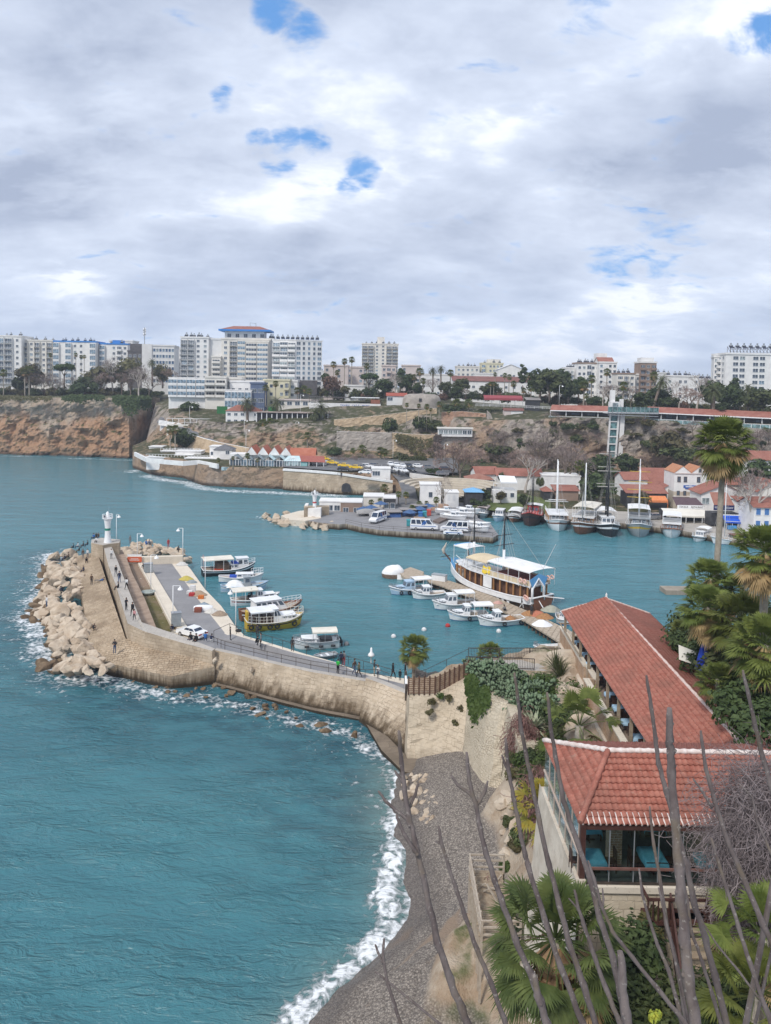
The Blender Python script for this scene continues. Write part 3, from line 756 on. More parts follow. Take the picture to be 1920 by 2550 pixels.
def aq(mb,a,bq,c,d,row=.33,colw=.24,amp=.045,mi=0,mg=1,groutp=.0,seed=0):
 a,bq,c,d=map(V9,(a,bq,c,d))
 nrm=(bq-a).cross(d-a).normalized()
 if nrm.z<0:nrm=-nrm
 H=((d+c)*.5-(a+bq)*.5).length;nr=max(2,int(round(H/row)))
 Wd=max((bq-a).length,(c-d).length)
 e=(bq-a).normalized()
 rnd=random.Random(seed)
 org=a
 for r in range(nr):
  l0=a.lerp(d,r/nr);r0=bq.lerp(c,r/nr);l1=a.lerp(d,(r+1)/nr);r1=bq.lerp(c,(r+1)/nr)
  s0=min((l0-org).dot(e),(l1-org).dot(e));s1=max((r0-org).dot(e),(r1-org).dot(e))
  k0=int(floor(s0/colw*4));k1=int(ceil(s1/colw*4))
  base=len(mb.v);cnt=0
  jit={}
  for k in range(k0,k1+1):
   s=k*colw/4;col=k//4
   if col not in jit:jit[col]=rnd.uniform(-.012,.012)
   hgt=(.5+.5*cos(2*PI*k/4))*amp*2*.9
   sa=min(max(s,(l0-org).dot(e)),(r0-org).dot(e));sb=min(max(s,(l1-org).dot(e)),(r1-org).dot(e))
   va=l0+e*(sa-(l0-org).dot(e));vb=l1+e*(sb-(l1-org).dot(e))
   mb.v.append(tuple(va+nrm*(hgt+.045+jit[col])));mb.v.append(tuple(vb+nrm*(hgt*.8)));mb.v.append(tuple(va+nrm*(hgt-.01)))
   cnt+=1
  for k in range(cnt-1):
   q=base+k*3
   mb.f.append((q,q+3,q+4,q+1));mb.m.append(mg if(groutp>.1 and(k0+k)%4==2 and rnd.random()<groutp)else mi);mb.s.append(True)
   mb.f.append((q+2,q+5,q+3,q));mb.m.append(mg if(groutp>0 and(r==0 or rnd.random()<groutp))else mi);mb.s.append(False)
def ey():
 m,t=nt('terracotta');b=NB(t);p=b.pos();g=b.n('ShaderNodeNewGeometry')
 f=b.noise(p,3.4,2,.5);f2=b.noise(p,.5,5,.65);f3=b.noise(p,14,3,.6)
 c=b.mix(b.ramp(f,.3,.7),(.29,.098,.070),(.39,.160,.118))
 c=b.mix(b.math('MULTIPLY',b.ramp(f2,.40,.66),.6),c,(.225,.10,.075))
 c=b.mix(b.ramp(f3,.56,.74,0,.5),c,(.46,.29,.23))
 c=b.mix(b.ramp(b.noise(p,1.7,6,.7),.58,.74,0,.55),c,(.30,.21,.165))
 b.bsdf(c,.88,0,.2,b.bump(f3,.3,.02));return m
cC=ey()
bO=mat('m25',(.72,.66,.62),(.58,.47,.42),4,.9)
bz=aS('m26',(.34,.20,.12),(.50,.34,.22),(.62,.55,.45),.30,.11,False,.0,.5,.1)
dU=aS('m27',(.54,.45,.33),(.62,.54,.43),(.33,.27,.21),.62,.36,False,.1,.5,.35)
cl=mat('m28',(.60,.53,.44),(.48,.41,.33),.8,.95,bump=.4,bscale=2.5,space='pos')
dq=mat('m29',(.22,.17,.13),(.27,.21,.17),2,.7)
eH=mat('m30',(.10,.36,.48),(.14,.43,.55),3,.8)
dI=mat('m31',(.30,.46,.60),(.36,.52,.66),2,.8)
bP=mat('m32',(.045,.022,.016),(.07,.035,.025),4,.5)
def cJ():
 m,t=nt('clear_glazing');b=NB(t)
 gl_=b.n('ShaderNodeBsdfGlossy');gl_.inputs['Roughness'].default_value=.04;gl_.inputs['Color'].default_value=(.85,.92,.95,1)
 tr=b.n('ShaderNodeBsdfTransparent');tr.inputs['Color'].default_value=(.90,.95,.95,1)
 fr=b.n('ShaderNodeFresnel');fr.inputs['IOR'].default_value=1.5
 mx=b.n('ShaderNodeMixShader');b.l(b.math('ADD',b.math('MULTIPLY',fr.outputs[0],.6),.02),mx.inputs[0]);b.l(tr.outputs[0],mx.inputs[1]);b.l(gl_.outputs[0],mx.inputs[2])
 o=b.n('ShaderNodeOutputMaterial');b.l(mx.outputs[0],o.inputs[0]);return m
cg=cJ()
dK={}
def bL(label,loc,rz,group):
 if 'p' not in dK:
  t=aD('dining_chair',label,'chair',loc,rz,group)
  mb=MB();mb.box(-.23,.23,-.23,.23,.43,.47);mb.W9('seat',bP,t)
  mb=MB();mb.box(-.21,.21,.19,.22,.56,.98);mb.W9('backrest',bP,t)
  for x in(-.2,.2):
   for y in(-.2,.2):
    mb=MB();mb.box(x-.022,x+.022,y-.022,y+.022,0,.43 if y<0 else .97);mb.W9('leg',bP,t)
  dK['p']=t;return t
 return dup(dK['p'],loc,rz,label,group)
def cP(label,loc,rz,group,cloth,w=.9,d=.9,cname='p'):
 t=aD('dining_table',label,'table',loc,rz,group)
 mb=MB();mb.box(-w/2,w/2,-d/2,d/2,.72,.75);mb.W9('tabletop',bP,t)
 mb=MB();mb.box(-.05,.05,-.05,.05,.03,.72);mb.box(-.3,.3,-.04,.04,0,.04);mb.box(-.04,.04,-.3,.3,0,.04);mb.W9('pedestal',bP,t)
 c=MB();n=10;W2,D2=w/2+.22,d/2+.22
 def f(u,v):
  x=lerp(-W2,W2,u);y=lerp(-D2,D2,v)
  ox=max(0,abs(x)-w/2);oy=max(0,abs(y)-d/2)
  z=.765-ox*1.0-oy*1.0-.1*(ox*oy)*10
  xx=copysign(min(abs(x),w/2+.03+ox*.15),x);yy=copysign(min(abs(y),d/2+.03+oy*.15),y)
  return(xx+.02*sin(9*v)*min(1,ox*9),yy+.02*sin(11*u)*min(1,oy*9),z)
 c.grid(f,12,12)
 return t,c
def bv(label,loc,rz,group,cloth,clabel,cgroup,w=.9,d=.9):
 t,c=cP(label,loc,rz,group,cloth,w,d)
 o=c.W9('tablecloth',cloth);o.location=loc;o.rotation_euler=(0,0,rz)
 tag(o,clabel,'tablecloth',cgroup)
 return t
def dN():
 XL,XR,Y0,Y1=17.7,26.9,46.0,79.6
 EZ,RZ=12.6,14.3
 XM,YR=22.1,78.6
 th=-.036;pv=V9((17.7,49.4,0));TM=Matrix.Translation(pv)@Matrix.Rotation(th,4,'Z')@Matrix.Translation(-pv)
 t=aD('terrace_pavilion','long open dining pavilion with low red tiled roof on timber posts above the harbour','pavilion',TM.to_translation(),th)
 rf=MB()
 YN=40.0
 aq(rf,(XL,Y0,EZ),(XL,Y1,EZ),(XM,Y1-.8,RZ),(XM,YN,RZ+.25),.42,.30,.035,seed=3,groutp=.01)
 aq(rf,(XR,Y1,EZ),(XR,YN+2,EZ),(XM,YN,RZ+.25),(XM,Y1-.8,RZ),.42,.30,.035,seed=4)
 rf.face([(XL,Y0,EZ),(XM,YN,RZ+.25),(XM,YN-1,EZ),(XL,YN+2,EZ)],0)
 rf.face([(XL,Y1,EZ),(XR,Y1,EZ),(XM,Y1-.8,RZ)],0)
 rf.face([(XL+.05,Y0,EZ-.06),(XL+.05,Y1,EZ-.06),(XM,Y1-.8,RZ-.12),(XM,YN,RZ+.1)],2)
 rf.face([(XR-.05,Y1,EZ-.06),(XR-.05,YN,EZ-.06),(XM,YN,RZ+.1),(XM,Y1-.8,RZ-.12)],2)
 roof=rf.W9('roof',[cC,bO,ao],t)
 rc=MB()
 pts=[V9((XM,lerp(Y1-.8,YN,i/60),lerp(RZ,RZ+.25,i/60)+.09+.02*(i%2)))for i in range(61)]
 rc.T9(pts,[.11+.025*(i%2)for i in range(61)],6)
 for xe in(XL,XR):
  q=[V9((lerp(xe,XM,i/14),lerp(Y1+.02,Y1-.8,i/14),lerp(EZ,RZ,i/14)+.08))for i in range(15)]
  rc.T9(q,.10,6)
 rc.W9('ridge_tile',mat('m33',(.58,.40,.34),(.66,.55,.50),4,.9),roof)
 fi=MB();fi.L9([(.14,0),(.16,.12),(.07,.25),(.12,.35),(.03,.55),(.0,.62)],8,(XM,Y1-.85,RZ+.1));fi.W9('finial',aG,roof)
 fl=MB();fl.box(XL+.4,XR-.3,Y0-4,Y1-.2,9.5,9.9);fl.W9('floor',dq,t)
 w=MB()
 SEG=[(YN+6,58.5,10.75),(58.5,66.0,10.65),(66.0,69.5,10.6),(69.5,Y1+1.5,10.5)]
 for i,(ya,yb,zt)in enumerate(SEG):
  xo=XL-.55-(.0 if i<2 else(-.9 if i==2 else-.75))
  w.box(xo,xo+.35,ya,yb,8.9 if i<3 else 8.3,zt,0)
  w.box(xo-.08,xo+.43,ya,yb,zt,zt+.12,1)
  w.box(xo-.10,xo+.37,ya,yb,8.85,8.99,1)if i<3 else None
 w.box(XL-.55,XL+.3,65.9,66.2,8.9,10.7,0)
 w.W9('parapet',[bz,bB],t)
 bk=MB();bk.box(XR-.4,XR-.15,Y0-4,Y1-.5,9.9,11.0,0);bk.W9('back_wall',bz,t)
 n=0
 for y in[48,51.4,54.8,58.2,61.6,65,68.4,71.8,75.2,79.2]:
  p=MB();p.box(XL+.25,XL+.47,y-.11,y+.11,9.9 if y<79 else 8.6,EZ-.05);p.bar((XL+.36,y,EZ-.12),(XR-.36,y,EZ-.12),.14);p.W9('post',bQ,t)
 for y in[51.4,61.6,71.8,79.2]:
  p=MB();p.box(XR-.5,XR-.28,y-.11,y+.11,9.9,EZ-.05);p.W9('post',bQ,t)
 bm_=MB();bm_.box(XL+.28,XL+.44,Y0-2,Y1-.3,EZ-.28,EZ-.1);bm_.W9('beam',bQ,t)
 rl=MB()
 rl.bar((XL-.2,70,11.5),(XL-.2,Y1,11.5),.09);rl.bar((XL-.2,79.3,11.45),(XR-.3,79.3,11.45),.12)
 rl.W9('handrail',bQ,t)
 f=MB()
 f.P9([(XL-.75,YN+6,9.0),(XL-.75,66,9.0),(XL-.2,66.4,9.0),(XL-.1,80.5,9.0),(XR,80.5,9.0),(XR,46,9.0)],2,0)
 f.W9('foundation',cl,t)
 k=0
 for y in[50,52.6,55.2,57.8,60.4,63.0,67.2,70,72.6,76]:
  bv('square table under a pale blue cloth beside the brick parapet of the pavilion',TM@V9((XL+.95,y,9.9)),th,'tables along the pavilion edge',dI,'pale blue cloth on a square table at the pavilion edge','pavilion tablecloths',.8,.8)
  for dy,rz in((-.8,PI),(.8,0)):
   bL('dark brown chair at a pale blue table by the pavilion edge',TM@V9((XL+.95,y+dy*.95,9.9)),rz+th,'chairs along the pavilion edge')
dN()
def cU():
 XL,XR,YF,YB=8.35,17.0,31.0,38.4
 EZ,RZ,YR,XH=17.95,19.55,34.1,10.35
 FZ=15.4
 t=aD('restaurant','near clifftop restaurant with bright red barrel tiled hip roof and glazed front','restaurant',(0,0,0))
 rf=MB()
 aq(rf,(XL,YF,EZ),(XR+1.5,YF,EZ),(XR+1.5,YR,RZ),(XH,YR,RZ),.34,.245,.05,seed=5,groutp=.0)
 aq(rf,(XL,YB,EZ),(XL,YF,EZ),(XH,YR,RZ),(XH,YR+.01,RZ),.34,.245,.05,seed=6,groutp=.55)
 aq(rf,(XR+1.5,YB,EZ),(XL,YB,EZ),(XH,YR,RZ),(XR+1.5,YR,RZ),.34,.245,.045,seed=7,groutp=.03)
 z=EZ-.07
 rf.face([(XL+.06,YF+.06,z),(XL+.06,YB-.06,z),(XR+1.5,YB-.06,z),(XR+1.5,YF+.06,z)],2)
 roof=rf.W9('roof',[cC,bO,ao],t)
 def ridge(a,b_,n,m,r=.11,nm='ridge_tile'):
  q=MB();a=V9(a);b_=V9(b_)
  q.T9([a.lerp(b_,i/n)for i in range(n+1)],[r+.03*(i%2)for i in range(n+1)],7);q.W9(nm,m,roof)
 ridge((XH,YR,RZ+.1),(XR+1.5,YR,RZ+.1),40,bO,.10)
 ridge((XL,YF,EZ+.1),(XH,YR,RZ+.1),18,cC,.12)
 ridge((XL,YB,EZ+.1),(XH,YR,RZ+.1),18,bO,.11)
 ev=MB()
 x=XL
 while x<XR+1.4:
  ev.T9([(x+.12,YF-.02,EZ+.02),(x+.12,YF+.5,EZ+.26)],.045,5);x+=.245
 ev.W9('eave_mortar',bO,roof)
 f=MB();f.box(XL+.2,XR+1,YF+.1,YB-.3,FZ-.35,FZ);f.W9('floor',mat('m34',(.10,.11,.10),(.13,.14,.13),3,.4),t)
 w=MB()
 w.P9([(XL+.1,YF+.05,FZ-.1),(XR+1,YF+.05,FZ-.1),(XR+1,YB-.2,FZ-.1),(XL+.1,YB-.2,FZ-.1)],6,0)
 w.box(XL-.02,XR+1,YF-.08,YF+.3,FZ-.32,FZ-.06,1)
 w.W9('foundation',[dU,bB],t)
 q=MB()
 top=[V9((XL,YF-.1,FZ-.05)),V9((XL-.05,34.4,FZ-.05)),V9((XL-.1,YB+.2,FZ+.3))]
 bot=[V9((XL-.3,YF-.4,8.5)),V9((XL-1.1,35,6)),V9((XL-.7,YB+.6,5))]
 for i in range(2):
  def fn(u,v,i=i):
   p=bot[i].lerp(bot[i+1],u).lerp(top[i].lerp(top[i+1],u),v)
   d=.16*fbm((p.y*.7,p.z*.7,3),4);return(p.x+d*(1-v),p.y,p.z)
  q.grid(fn,16,24)
 q.box(XL-.1,XL+.3,YF-.1,YB,FZ-.02,FZ+.22,0)
 q.W9('flank_wall',cl,t)
 w=MB();w.box(XL+2,XR+1,YB-1.6,YB-1.4,FZ,EZ-.1);w.W9('inner_wall',mat('m35',(.20,.19,.18),(.26,.25,.24),1,.9),t)
 for x in(10.0,13.9):
  p=MB();p.box(x,x+.55,YF+1.3,YF+1.85,FZ,EZ-.1);p.W9('brick_pier',bz,t)
 p=MB();p.box(XL+.05,XL+.27,YF+.02,YF+.24,FZ-.3,EZ);p.W9('corner_post',ao,t)
 bm_=MB();bm_.box(XL+.1,XR+1,YF+.06,YF+.2,EZ-.24,EZ-.02);bm_.W9('eave_beam',ao,t)
 r=MB();r.box(XL+.28,XR+.6,YF+.00,YF+.07,FZ+.62,FZ+.72);r.W9('handrail',mat('m36',(.15,.075,.06),(.19,.10,.085),3,.5),t)
 s=MB();s.box(XL+.28,XR+.6,YF+.06,YF+.16,FZ-.02,FZ+.06);s.W9('bottom_rail',ad,t)
 xs=[XL+.28+i*1.02 for i in range(9)]
 for i in range(8):
  g=MB();g.box(xs[i]+.02,xs[i+1]-.02,YF+.12,YF+.13,FZ+.06,EZ-.26,0)
  o=g.W9('glass_panel',cg,t)
  fr=MB();fr.box(xs[i]-.02,xs[i]+.02,YF+.10,YF+.15,FZ+.06,EZ-.25);fr.W9('mullion',aW,o)
 ys=[YF+.3+i*1.15 for i in range(7)]
 for i in range(6):
  g=MB();g.box(XL+.05,XL+.06,ys[i]+.02,ys[i+1]-.02,FZ+.24,EZ-.1,0);o=g.W9('side_glass',cg,t)
  fr=MB();fr.box(XL+.02,XL+.08,ys[i]-.03,ys[i]+.03,FZ+.22,EZ-.1);fr.W9('mullion',mat('m37',(.46,.36,.30),(.5,.4,.33),3,.6),o)
 fr=MB();fr.bar((XL+.03,YF+.2,FZ+1.2),(XL+.03,YB-.2,FZ+1.2),.08);fr.W9('side_rail',mat('m37',(.46,.36,.30)),t)
 lamp=MB();lamp.L9([(.02,.3),(.12,.2),(.16,0),(.1,-.06),(.01,-.1)],8,(10.6,YF+1.2,EZ-.45));lamp.W9('pendant_lamp',mat('m38',(.35,.14,.08)),t)
 for(x,y,lab,w_,d_)in((9.2,YF+.85,'left corner',.8,.9),(11.75,YF+.95,'middle',.9,1.2),(14.0,YF+.75,'right hand',.85,.85),(9.6,YF+3.2,'rear',.9,.9),(12.6,YF+3.5,'rear middle',.9,.9)):
  bv('dining table under turquoise cloth at the %s of the glazed restaurant'%lab,(x,y,FZ),0,'restaurant tables',eH,'turquoise cloth hanging in points over the %s restaurant table'%lab,'turquoise tablecloths',w_,d_)
  bL('brown chair on the seaward side of the %s restaurant table'%lab,(x-.75,y+.1,FZ),PI/2,'restaurant chairs')
  bL('brown chair on the inland side of the %s restaurant table'%lab,(x+.75,y+.1,FZ),-PI/2,'restaurant chairs')
cU()
def ep():
 t=aD('wooden_stair','dark red-brown timber stair with slatted railings below the glazed restaurant','stairs',(0,0,0))
 a=V9((12.2,30.6,14.4));bq=V9((11.3,25.0,10.4))
 pl=MB();pl.box(11.0,15.5,30.2,31.5,14.25,14.4);pl.W9('landing',ao,t)
 n=15
 for i in range(n):
  p=a.lerp(bq,i/n);s=MB();s.box(p.x-.1,p.x+1.3,p.y-.19,p.y+.19,p.z-.05,p.z);s.W9('tread',bQ,t)
 for dx in(-.15,1.35):
  s=MB();o1=V9((dx,0,-.15));s.bar(a+o1,bq+o1,.08,0,.3);s.W9('stringer',ao,t)
  r=MB();u=V9((dx,0,.95));r.bar(a+u,bq+u,.08,0,.1)
  for i in range(34):
   p=(a+V9((dx,0,0))).lerp(bq+V9((dx,0,0)),i/33);r.bar(p+V9((0,0,-.1)),p+V9((0,0,.95)),.045)
  r.W9('railing',ao,t)
 r=MB();r.bar((11,30.2,15.35),(15.5,30.2,15.35),.09);r.bar((11,30.2,15.35),(11,31.4,15.35),.09)
 for i in range(22):
  if not 4<i<11:r.bar((11+i*.214,30.2,14.4),(11+i*.214,30.2,15.35),.05)
 r.W9('landing_railing',ao,t)
 for x in(11.1,12.6):
  for y,zt in((30.4,14.2),(27.5,12.0)):
   p=MB();p.box(x-.06,x+.06,y-.06,y+.06,8,zt);p.W9('support_post',ao,t)
ep()
def dO():
 o=G(1320,2180,7.2)
 t=aD('timber_platform','ramshackle weathered timber platform with crossed rails on the slope above the beach','platform',(0,0,0))
 rnd=random.Random(3)
 x0,x1,y0,y1,z0=5.55,7.6,39.4,45.2,6.6
 d=MB()
 y=y0
 while y<y1:d.box(x0+rnd.uniform(-.1,.1),x1+rnd.uniform(-.15,.1),y,y+.14,z0+rnd.uniform(-.02,.03),z0+.05);y+=.17
 d.W9('deck',bQ,t)
 m_=mat('m39',(.46,.40,.33),(.36,.30,.24),3,.9)
 for i in range(9):
  y=lerp(y0,y1,i/8)
  for x in(x0,x1)if i in(0,4,8)else(x0,):
   p=MB();p.bar((x,y,3.2),(x+.04,y,z0+1.15),.11);p.W9('post',m_,t)
 for z in(.35,.75,1.1):
  p=MB();p.bar((x0,y0,z0+z),(x0,y1,z0+z+.06),.09);p.bar((x0,y0,z0+z),(x1,y0,z0+z+.03),.09);p.bar((x0,y1,z0+z),(x1,y1,z0+z),.09);p.W9('rail',m_,t)
 for i in range(7):
  a=V9((rnd.uniform(x0,x1),rnd.uniform(y0+2,y1+1.4),z0+.1));q=a+V9((rnd.uniform(-1,1),rnd.uniform(-1.6,1.6),rnd.uniform(.1,1.3)))
  p=MB();p.bar(a,q,.09);p.W9('loose_plank',m_,t)
dO()
def cV():
 t=aD('wooden_fence','slatted wooden fence with rusty posts on top of the bastion','fence',(0,0,0))
 L=[G(1017,1728,6.0),G(1083,1728,6.4),G(1166,1688,7.6)]
 n=[5,7]
 for k in range(2):
  a,c=L[k],L[k+1]
  for i in range(n[k]):
   p,q=a.lerp(c,i/n[k]),a.lerp(c,(i+1)/n[k])
   m=MB();m.bar(p+V9((0,0,-.1)),p+V9((0,0,1.75)),.13);m.W9('post',mat('m40',(.075,.038,.026),(.12,.06,.04),4,.8),t)
   s=MB()
   for j in range(8):
    z=.12+j*.2
    s.bar(p+V9((0,0,z)),q+V9((0,0,z)),.03,0,.16)
   s.W9('slat_panel',mat('m41',(.20,.13,.085),(.30,.21,.145),3,.85),t)
 m=MB();m.bar(L[2],L[2]+V9((0,0,1.8)),.13);m.W9('post',mat('m40',(.075,.038,.026)),t)
cV()
g=aD('gate','white panelled gate closing the end of the walkway at the slatted fence','gate',G(1010,1722,3.6))
mb=MB();mb.box(-.1,.1,-2.2,.6,.1,1.5);mb.W9('panel',aG,g)
mb=MB();mb.box(-.14,.14,.6,.85,0,1.9);mb.box(-.14,.14,-2.4,-2.2,0,1.7);mb.W9('post',ad,g)
def ak(pts,label,h=1.05,step=2.2,balusters=0,rails=(1.0,),r=.045,name='railing',m=None):
 t=aD(name,label,'railing',(0,0,0));m=m or ad
 hr=MB()
 for a,c in zip(pts[:-1],pts[1:]):
  for f in rails:hr.bar(a+V9((0,0,h*f)),c+V9((0,0,h*f)),r)
 hr.W9('handrail',m,t)
 bal=MB()
 for a,c in zip(pts[:-1],pts[1:]):
  k=max(1,int(round((c-a).length/step)))
  for i in range(k+(c is pts[-1])):
   p=a.lerp(c,i/k);q=MB();q.bar(p,p+V9((0,0,h)),r*1.1);q.W9('post',m,t)
  if balusters:
   kb=int((c-a).length/balusters)
   for i in range(kb):p=a.lerp(c,i/kb);bal.bar(p+V9((0,0,.08)),p+V9((0,0,h)),r*.5)
 if balusters:bal.W9('baluster_grille',m,t)
 return t
ak([r3(350,1010,1.9),G(560,1618,3.3)]+[G(u,v-5,3.4)for u,v in dG[1:5]]+[G(940,1690,3.4),G(968,1700,3.6)],'thin dark iron railing along the top of the long sea wall',1.05,2.3,0,(1.0,.55))
ak([r3(350,945,1.6),r3(500,878,2.2),r3(700,952,2.9),r3(900,1010,3.2),r3(1100,1072,3.2),r3(1480,1160,3.2),G(905,1668,3.2),G(975,1690,3.3)],'thin dark iron railing between the walkway and the lower harbour quay',1.05,2.3,0,(1.0,))
ak([G(1012,1702,3.4),G(1060,1690,4.2),G(1166,1640,8.2)],'sloping dark handrail climbing from the walkway to the terrace',1.0,4,0,(1.0,))
ak([G(1166,1640,8.2),G(1395,1640,8.2)],'wrought iron balustrade on the far side of the terrace path',1.1,3.2,.16,(1.0,.08),.06)
ak([G(1160,1662,8.2),G(1330,1668,8.2)],'second wrought iron balustrade in front of the terrace path by the prickly pears',1.1,3.0,.16,(1.0,.08),.06)
bE('terrace_wall',[G(1160,1664,8.15),G(1332,1670,8.15),G(1400,1672,8.15),G(1400,1642,8.15),G(1160,1644,8.15)],1,bj,'rough stone retaining wall under the iron balustrades of the terrace path','wall',mt=av)
def ac(name,c1,c2,trans=.25,rnd=.18,scale=1.2,rough=.6):
 m,t=nt(name);b=NB(t)
 p=b.obj();oi=b.n('ShaderNodeObjectInfo').outputs['Random']
 f=b.noise(p,scale,4,.65)
 col=b.mix(b.ramp(f,.32,.68),c1,c2)
 hs=b.n('ShaderNodeHueSaturation');b.l(col,hs.inputs['Color']);b.l(b.ramp(oi,0,1,1-rnd,1+rnd,False),hs.inputs['Value'])
 b.l(b.ramp(oi,0,1,.485,.51,False),hs.inputs['Hue'])
 d=b.n('ShaderNodeBsdfPrincipled');b.l(hs.outputs[0],d.inputs['Base Color']);d.inputs['Roughness'].default_value=rough;d.inputs['Specular IOR Level'].default_value=.25
 tr=b.n('ShaderNodeBsdfTranslucent');b.l(hs.outputs[0],tr.inputs['Color'])
 mx=b.n('ShaderNodeMixShader');mx.inputs[0].default_value=trans;b.l(d.outputs[0],mx.inputs[1]);b.l(tr.outputs[0],mx.inputs[2])
 o=b.n('ShaderNodeOutputMaterial');b.l(mx.outputs[0],o.inputs[0]);return m
aF=ac('m42',(.034,.055,.019),(.085,.115,.040))
aM=ac('m43',(.055,.072,.024),(.115,.135,.050))
aO=ac('m44',(.085,.080,.032),(.150,.135,.060))
dR=ac('m45',(.135,.080,.055),(.20,.125,.09))
dL=ac('m46',(.035,.065,.014),(.080,.120,.028))
dX=ac('m47',(.095,.125,.026),(.205,.235,.060),.35,.15,.8)
bU=ac('m48',(.062,.092,.026),(.145,.180,.055),.3,.15,.8)
ce=ac('m49',(.26,.165,.075),(.40,.28,.14),.2,.15)
cf=ac('m50',(.34,.24,.035),(.24,.24,.05),.3,.1)
eC=ac('m51',(.070,.085,.030),(.140,.155,.065),.25,.15)
eK=ac('m52',(.12,.185,.105),(.20,.27,.165),.05,.12,1.5)
aV=ac('m53',(.045,.075,.016),(.095,.135,.035),.3)
df=ac('m54',(.30,.36,.24),(.50,.52,.36),.1)
bN=mat('m55',(.15,.115,.09),(.25,.20,.165),3,.95,bump=.5)
dj=mat('m56',(.27,.235,.19),(.36,.32,.265),2.5,.9,bump=.5,bscale=9)
dc=mat('m57',(.42,.37,.33),(.54,.49,.44),1.5,.9)
ca=mat('m58',(.21,.165,.15),(.30,.245,.225),2,.95,rnd=.15)
de=mat('m59',(.27,.19,.16),(.34,.255,.22),2,.95,rnd=.12)
def bX(mb,c,n,s,rnd,mi=0,asp=1.6):
 n=n.normalized();x=n.orthogonal().normalized();a=rnd.uniform(0,2*PI)
 y=n.cross(x);x,y=x*cos(a)+y*sin(a),y*cos(a)-x*sin(a)
 mb.face([c-x*s*asp*.5,c-y*s*.5+n*s*.1,c+x*s*asp*.5,c+y*s*.5+n*s*.1],mi)
def af(name,seed,m,rx,rz,nl=16,per=60,leaf=.45,lr=.42,flat=.0,shape='round'):
 rnd=random.Random(seed);mb=MB()
 for i in range(nl):
  while True:
   p=V9((rnd.uniform(-1,1),rnd.uniform(-1,1),rnd.uniform(-1,1)))
   if .25<p.length<1:break
  if shape=='cone':k=1-(p.z+1)/2*.75;p.x*=k;p.y*=k
  if shape=='umbrella':p.z=abs(p.z)*.7-.1
  c=V9((p.x*rx*.72,p.y*rx*.72,rz+p.z*rz*.72))
  r=lr*rnd.uniform(.6,1.15)*rx
  sq=rnd.uniform(.6,.9)
  for k in range(int(per*rnd.uniform(.6,1.2))):
   d=V9((rnd.gauss(0,1),rnd.gauss(0,1),rnd.gauss(0,1))).normalized()
   q=c+V9((d.x*r,d.y*r,d.z*r*sq))*rnd.uniform(.55,1.08)
   n_=d+V9((rnd.uniform(-.6,.6),rnd.uniform(-.6,.6),rnd.uniform(-.2,.8)))
   bX(mb,q,n_,leaf*rnd.uniform(.6,1.3),rnd)
 return mb.mesh(name,m)
def ah(h,r,seed=0,limbs=4,m=None,spread=.5):
 rnd=random.Random(seed);mb=MB()
 mb.T9([(0,0,-.5),(.05,0,h*.4),(rnd.uniform(-.15,.15),rnd.uniform(-.15,.15),h)],[r*1.2,r,r*.7],7)
 for i in range(limbs):
  a=2*PI*i/limbs+rnd.uniform(-.4,.4)
  mb.T9([(0,0,h*.75),(cos(a)*h*spread*.5,sin(a)*h*spread*.5,h*1.15),(cos(a)*h*spread,sin(a)*h*spread,h*1.55)],[r*.55,r*.35,r*.12],5)
 return mb.mesh('trunk',m or bN)
dz={}
def cZ(kind,i):
 k=(kind,i)
 if k in dz:return dz[k]
 s=100+i*17
 if kind=='broad':me=(ah(2.4,.22,s),af('crown',s,aF,3.0,2.6,26,66,.44,.42),1.0,6.2)
 elif kind=='olive':me=(ah(2.0,.2,s),af('crown',s,aM,3.0,2.4,26,64,.42,.42),.9,5.7)
 elif kind=='brown':me=(ah(2.0,.2,s),af('crown',s,aO,3.0,2.4,24,62,.42,.42),.9,5.7)
 elif kind=='russet':me=(ah(1.6,.2,s),af('crown',s,dR,3.0,2.0,18,60,.40,.42),1.0,5.0)
 elif kind=='umbrella':me=(ah(3.6,.22,s,5,spread=.45),af('crown',s,dL,3.0,1.5,20,62,.38,.34,shape='umbrella'),3.6,6.4)
 elif kind=='conifer':me=(ah(3,.2,s,0),af('crown',s,aF,1.9,4.2,30,50,.42,.36,shape='cone'),.8,9.4)
 elif kind=='cypress':me=(ah(2,.2,s,0),af('crown',s,aF,1.15,4.9,34,42,.40,.55),.5,10.4)
 dz[k]=me;return me
fE={'broad':('broadleaf_tree','tree'),'olive':('broadleaf_tree','tree'),'brown':('broadleaf_tree','tree'),'russet':('broadleaf_tree','tree'),'umbrella':('pine_tree','pine tree'),'conifer':('conifer_tree','conifer'),'cypress':('cypress_tree','cypress')}
_ti=0
def aK(kind,u,vt,vb,Y,label,wide=1.0,group=None,z=None):
 global _ti
 _ti+=1
 trm,crm,zc,H=cZ(kind,_ti%3)
 p=A(u,vb,Y);top=A(u,vt,Y);h=top.z-p.z;k=h/H
 nm,cat=fE[kind]
 t=aD(nm,label,cat,p,(_ti*2.4)%6.28,group)
 aE('trunk',trm,t,sc=(k,k,k));aE('crown',crm,t,(0,0,zc*k),sc=(k*wide,k*wide,k))
 return t
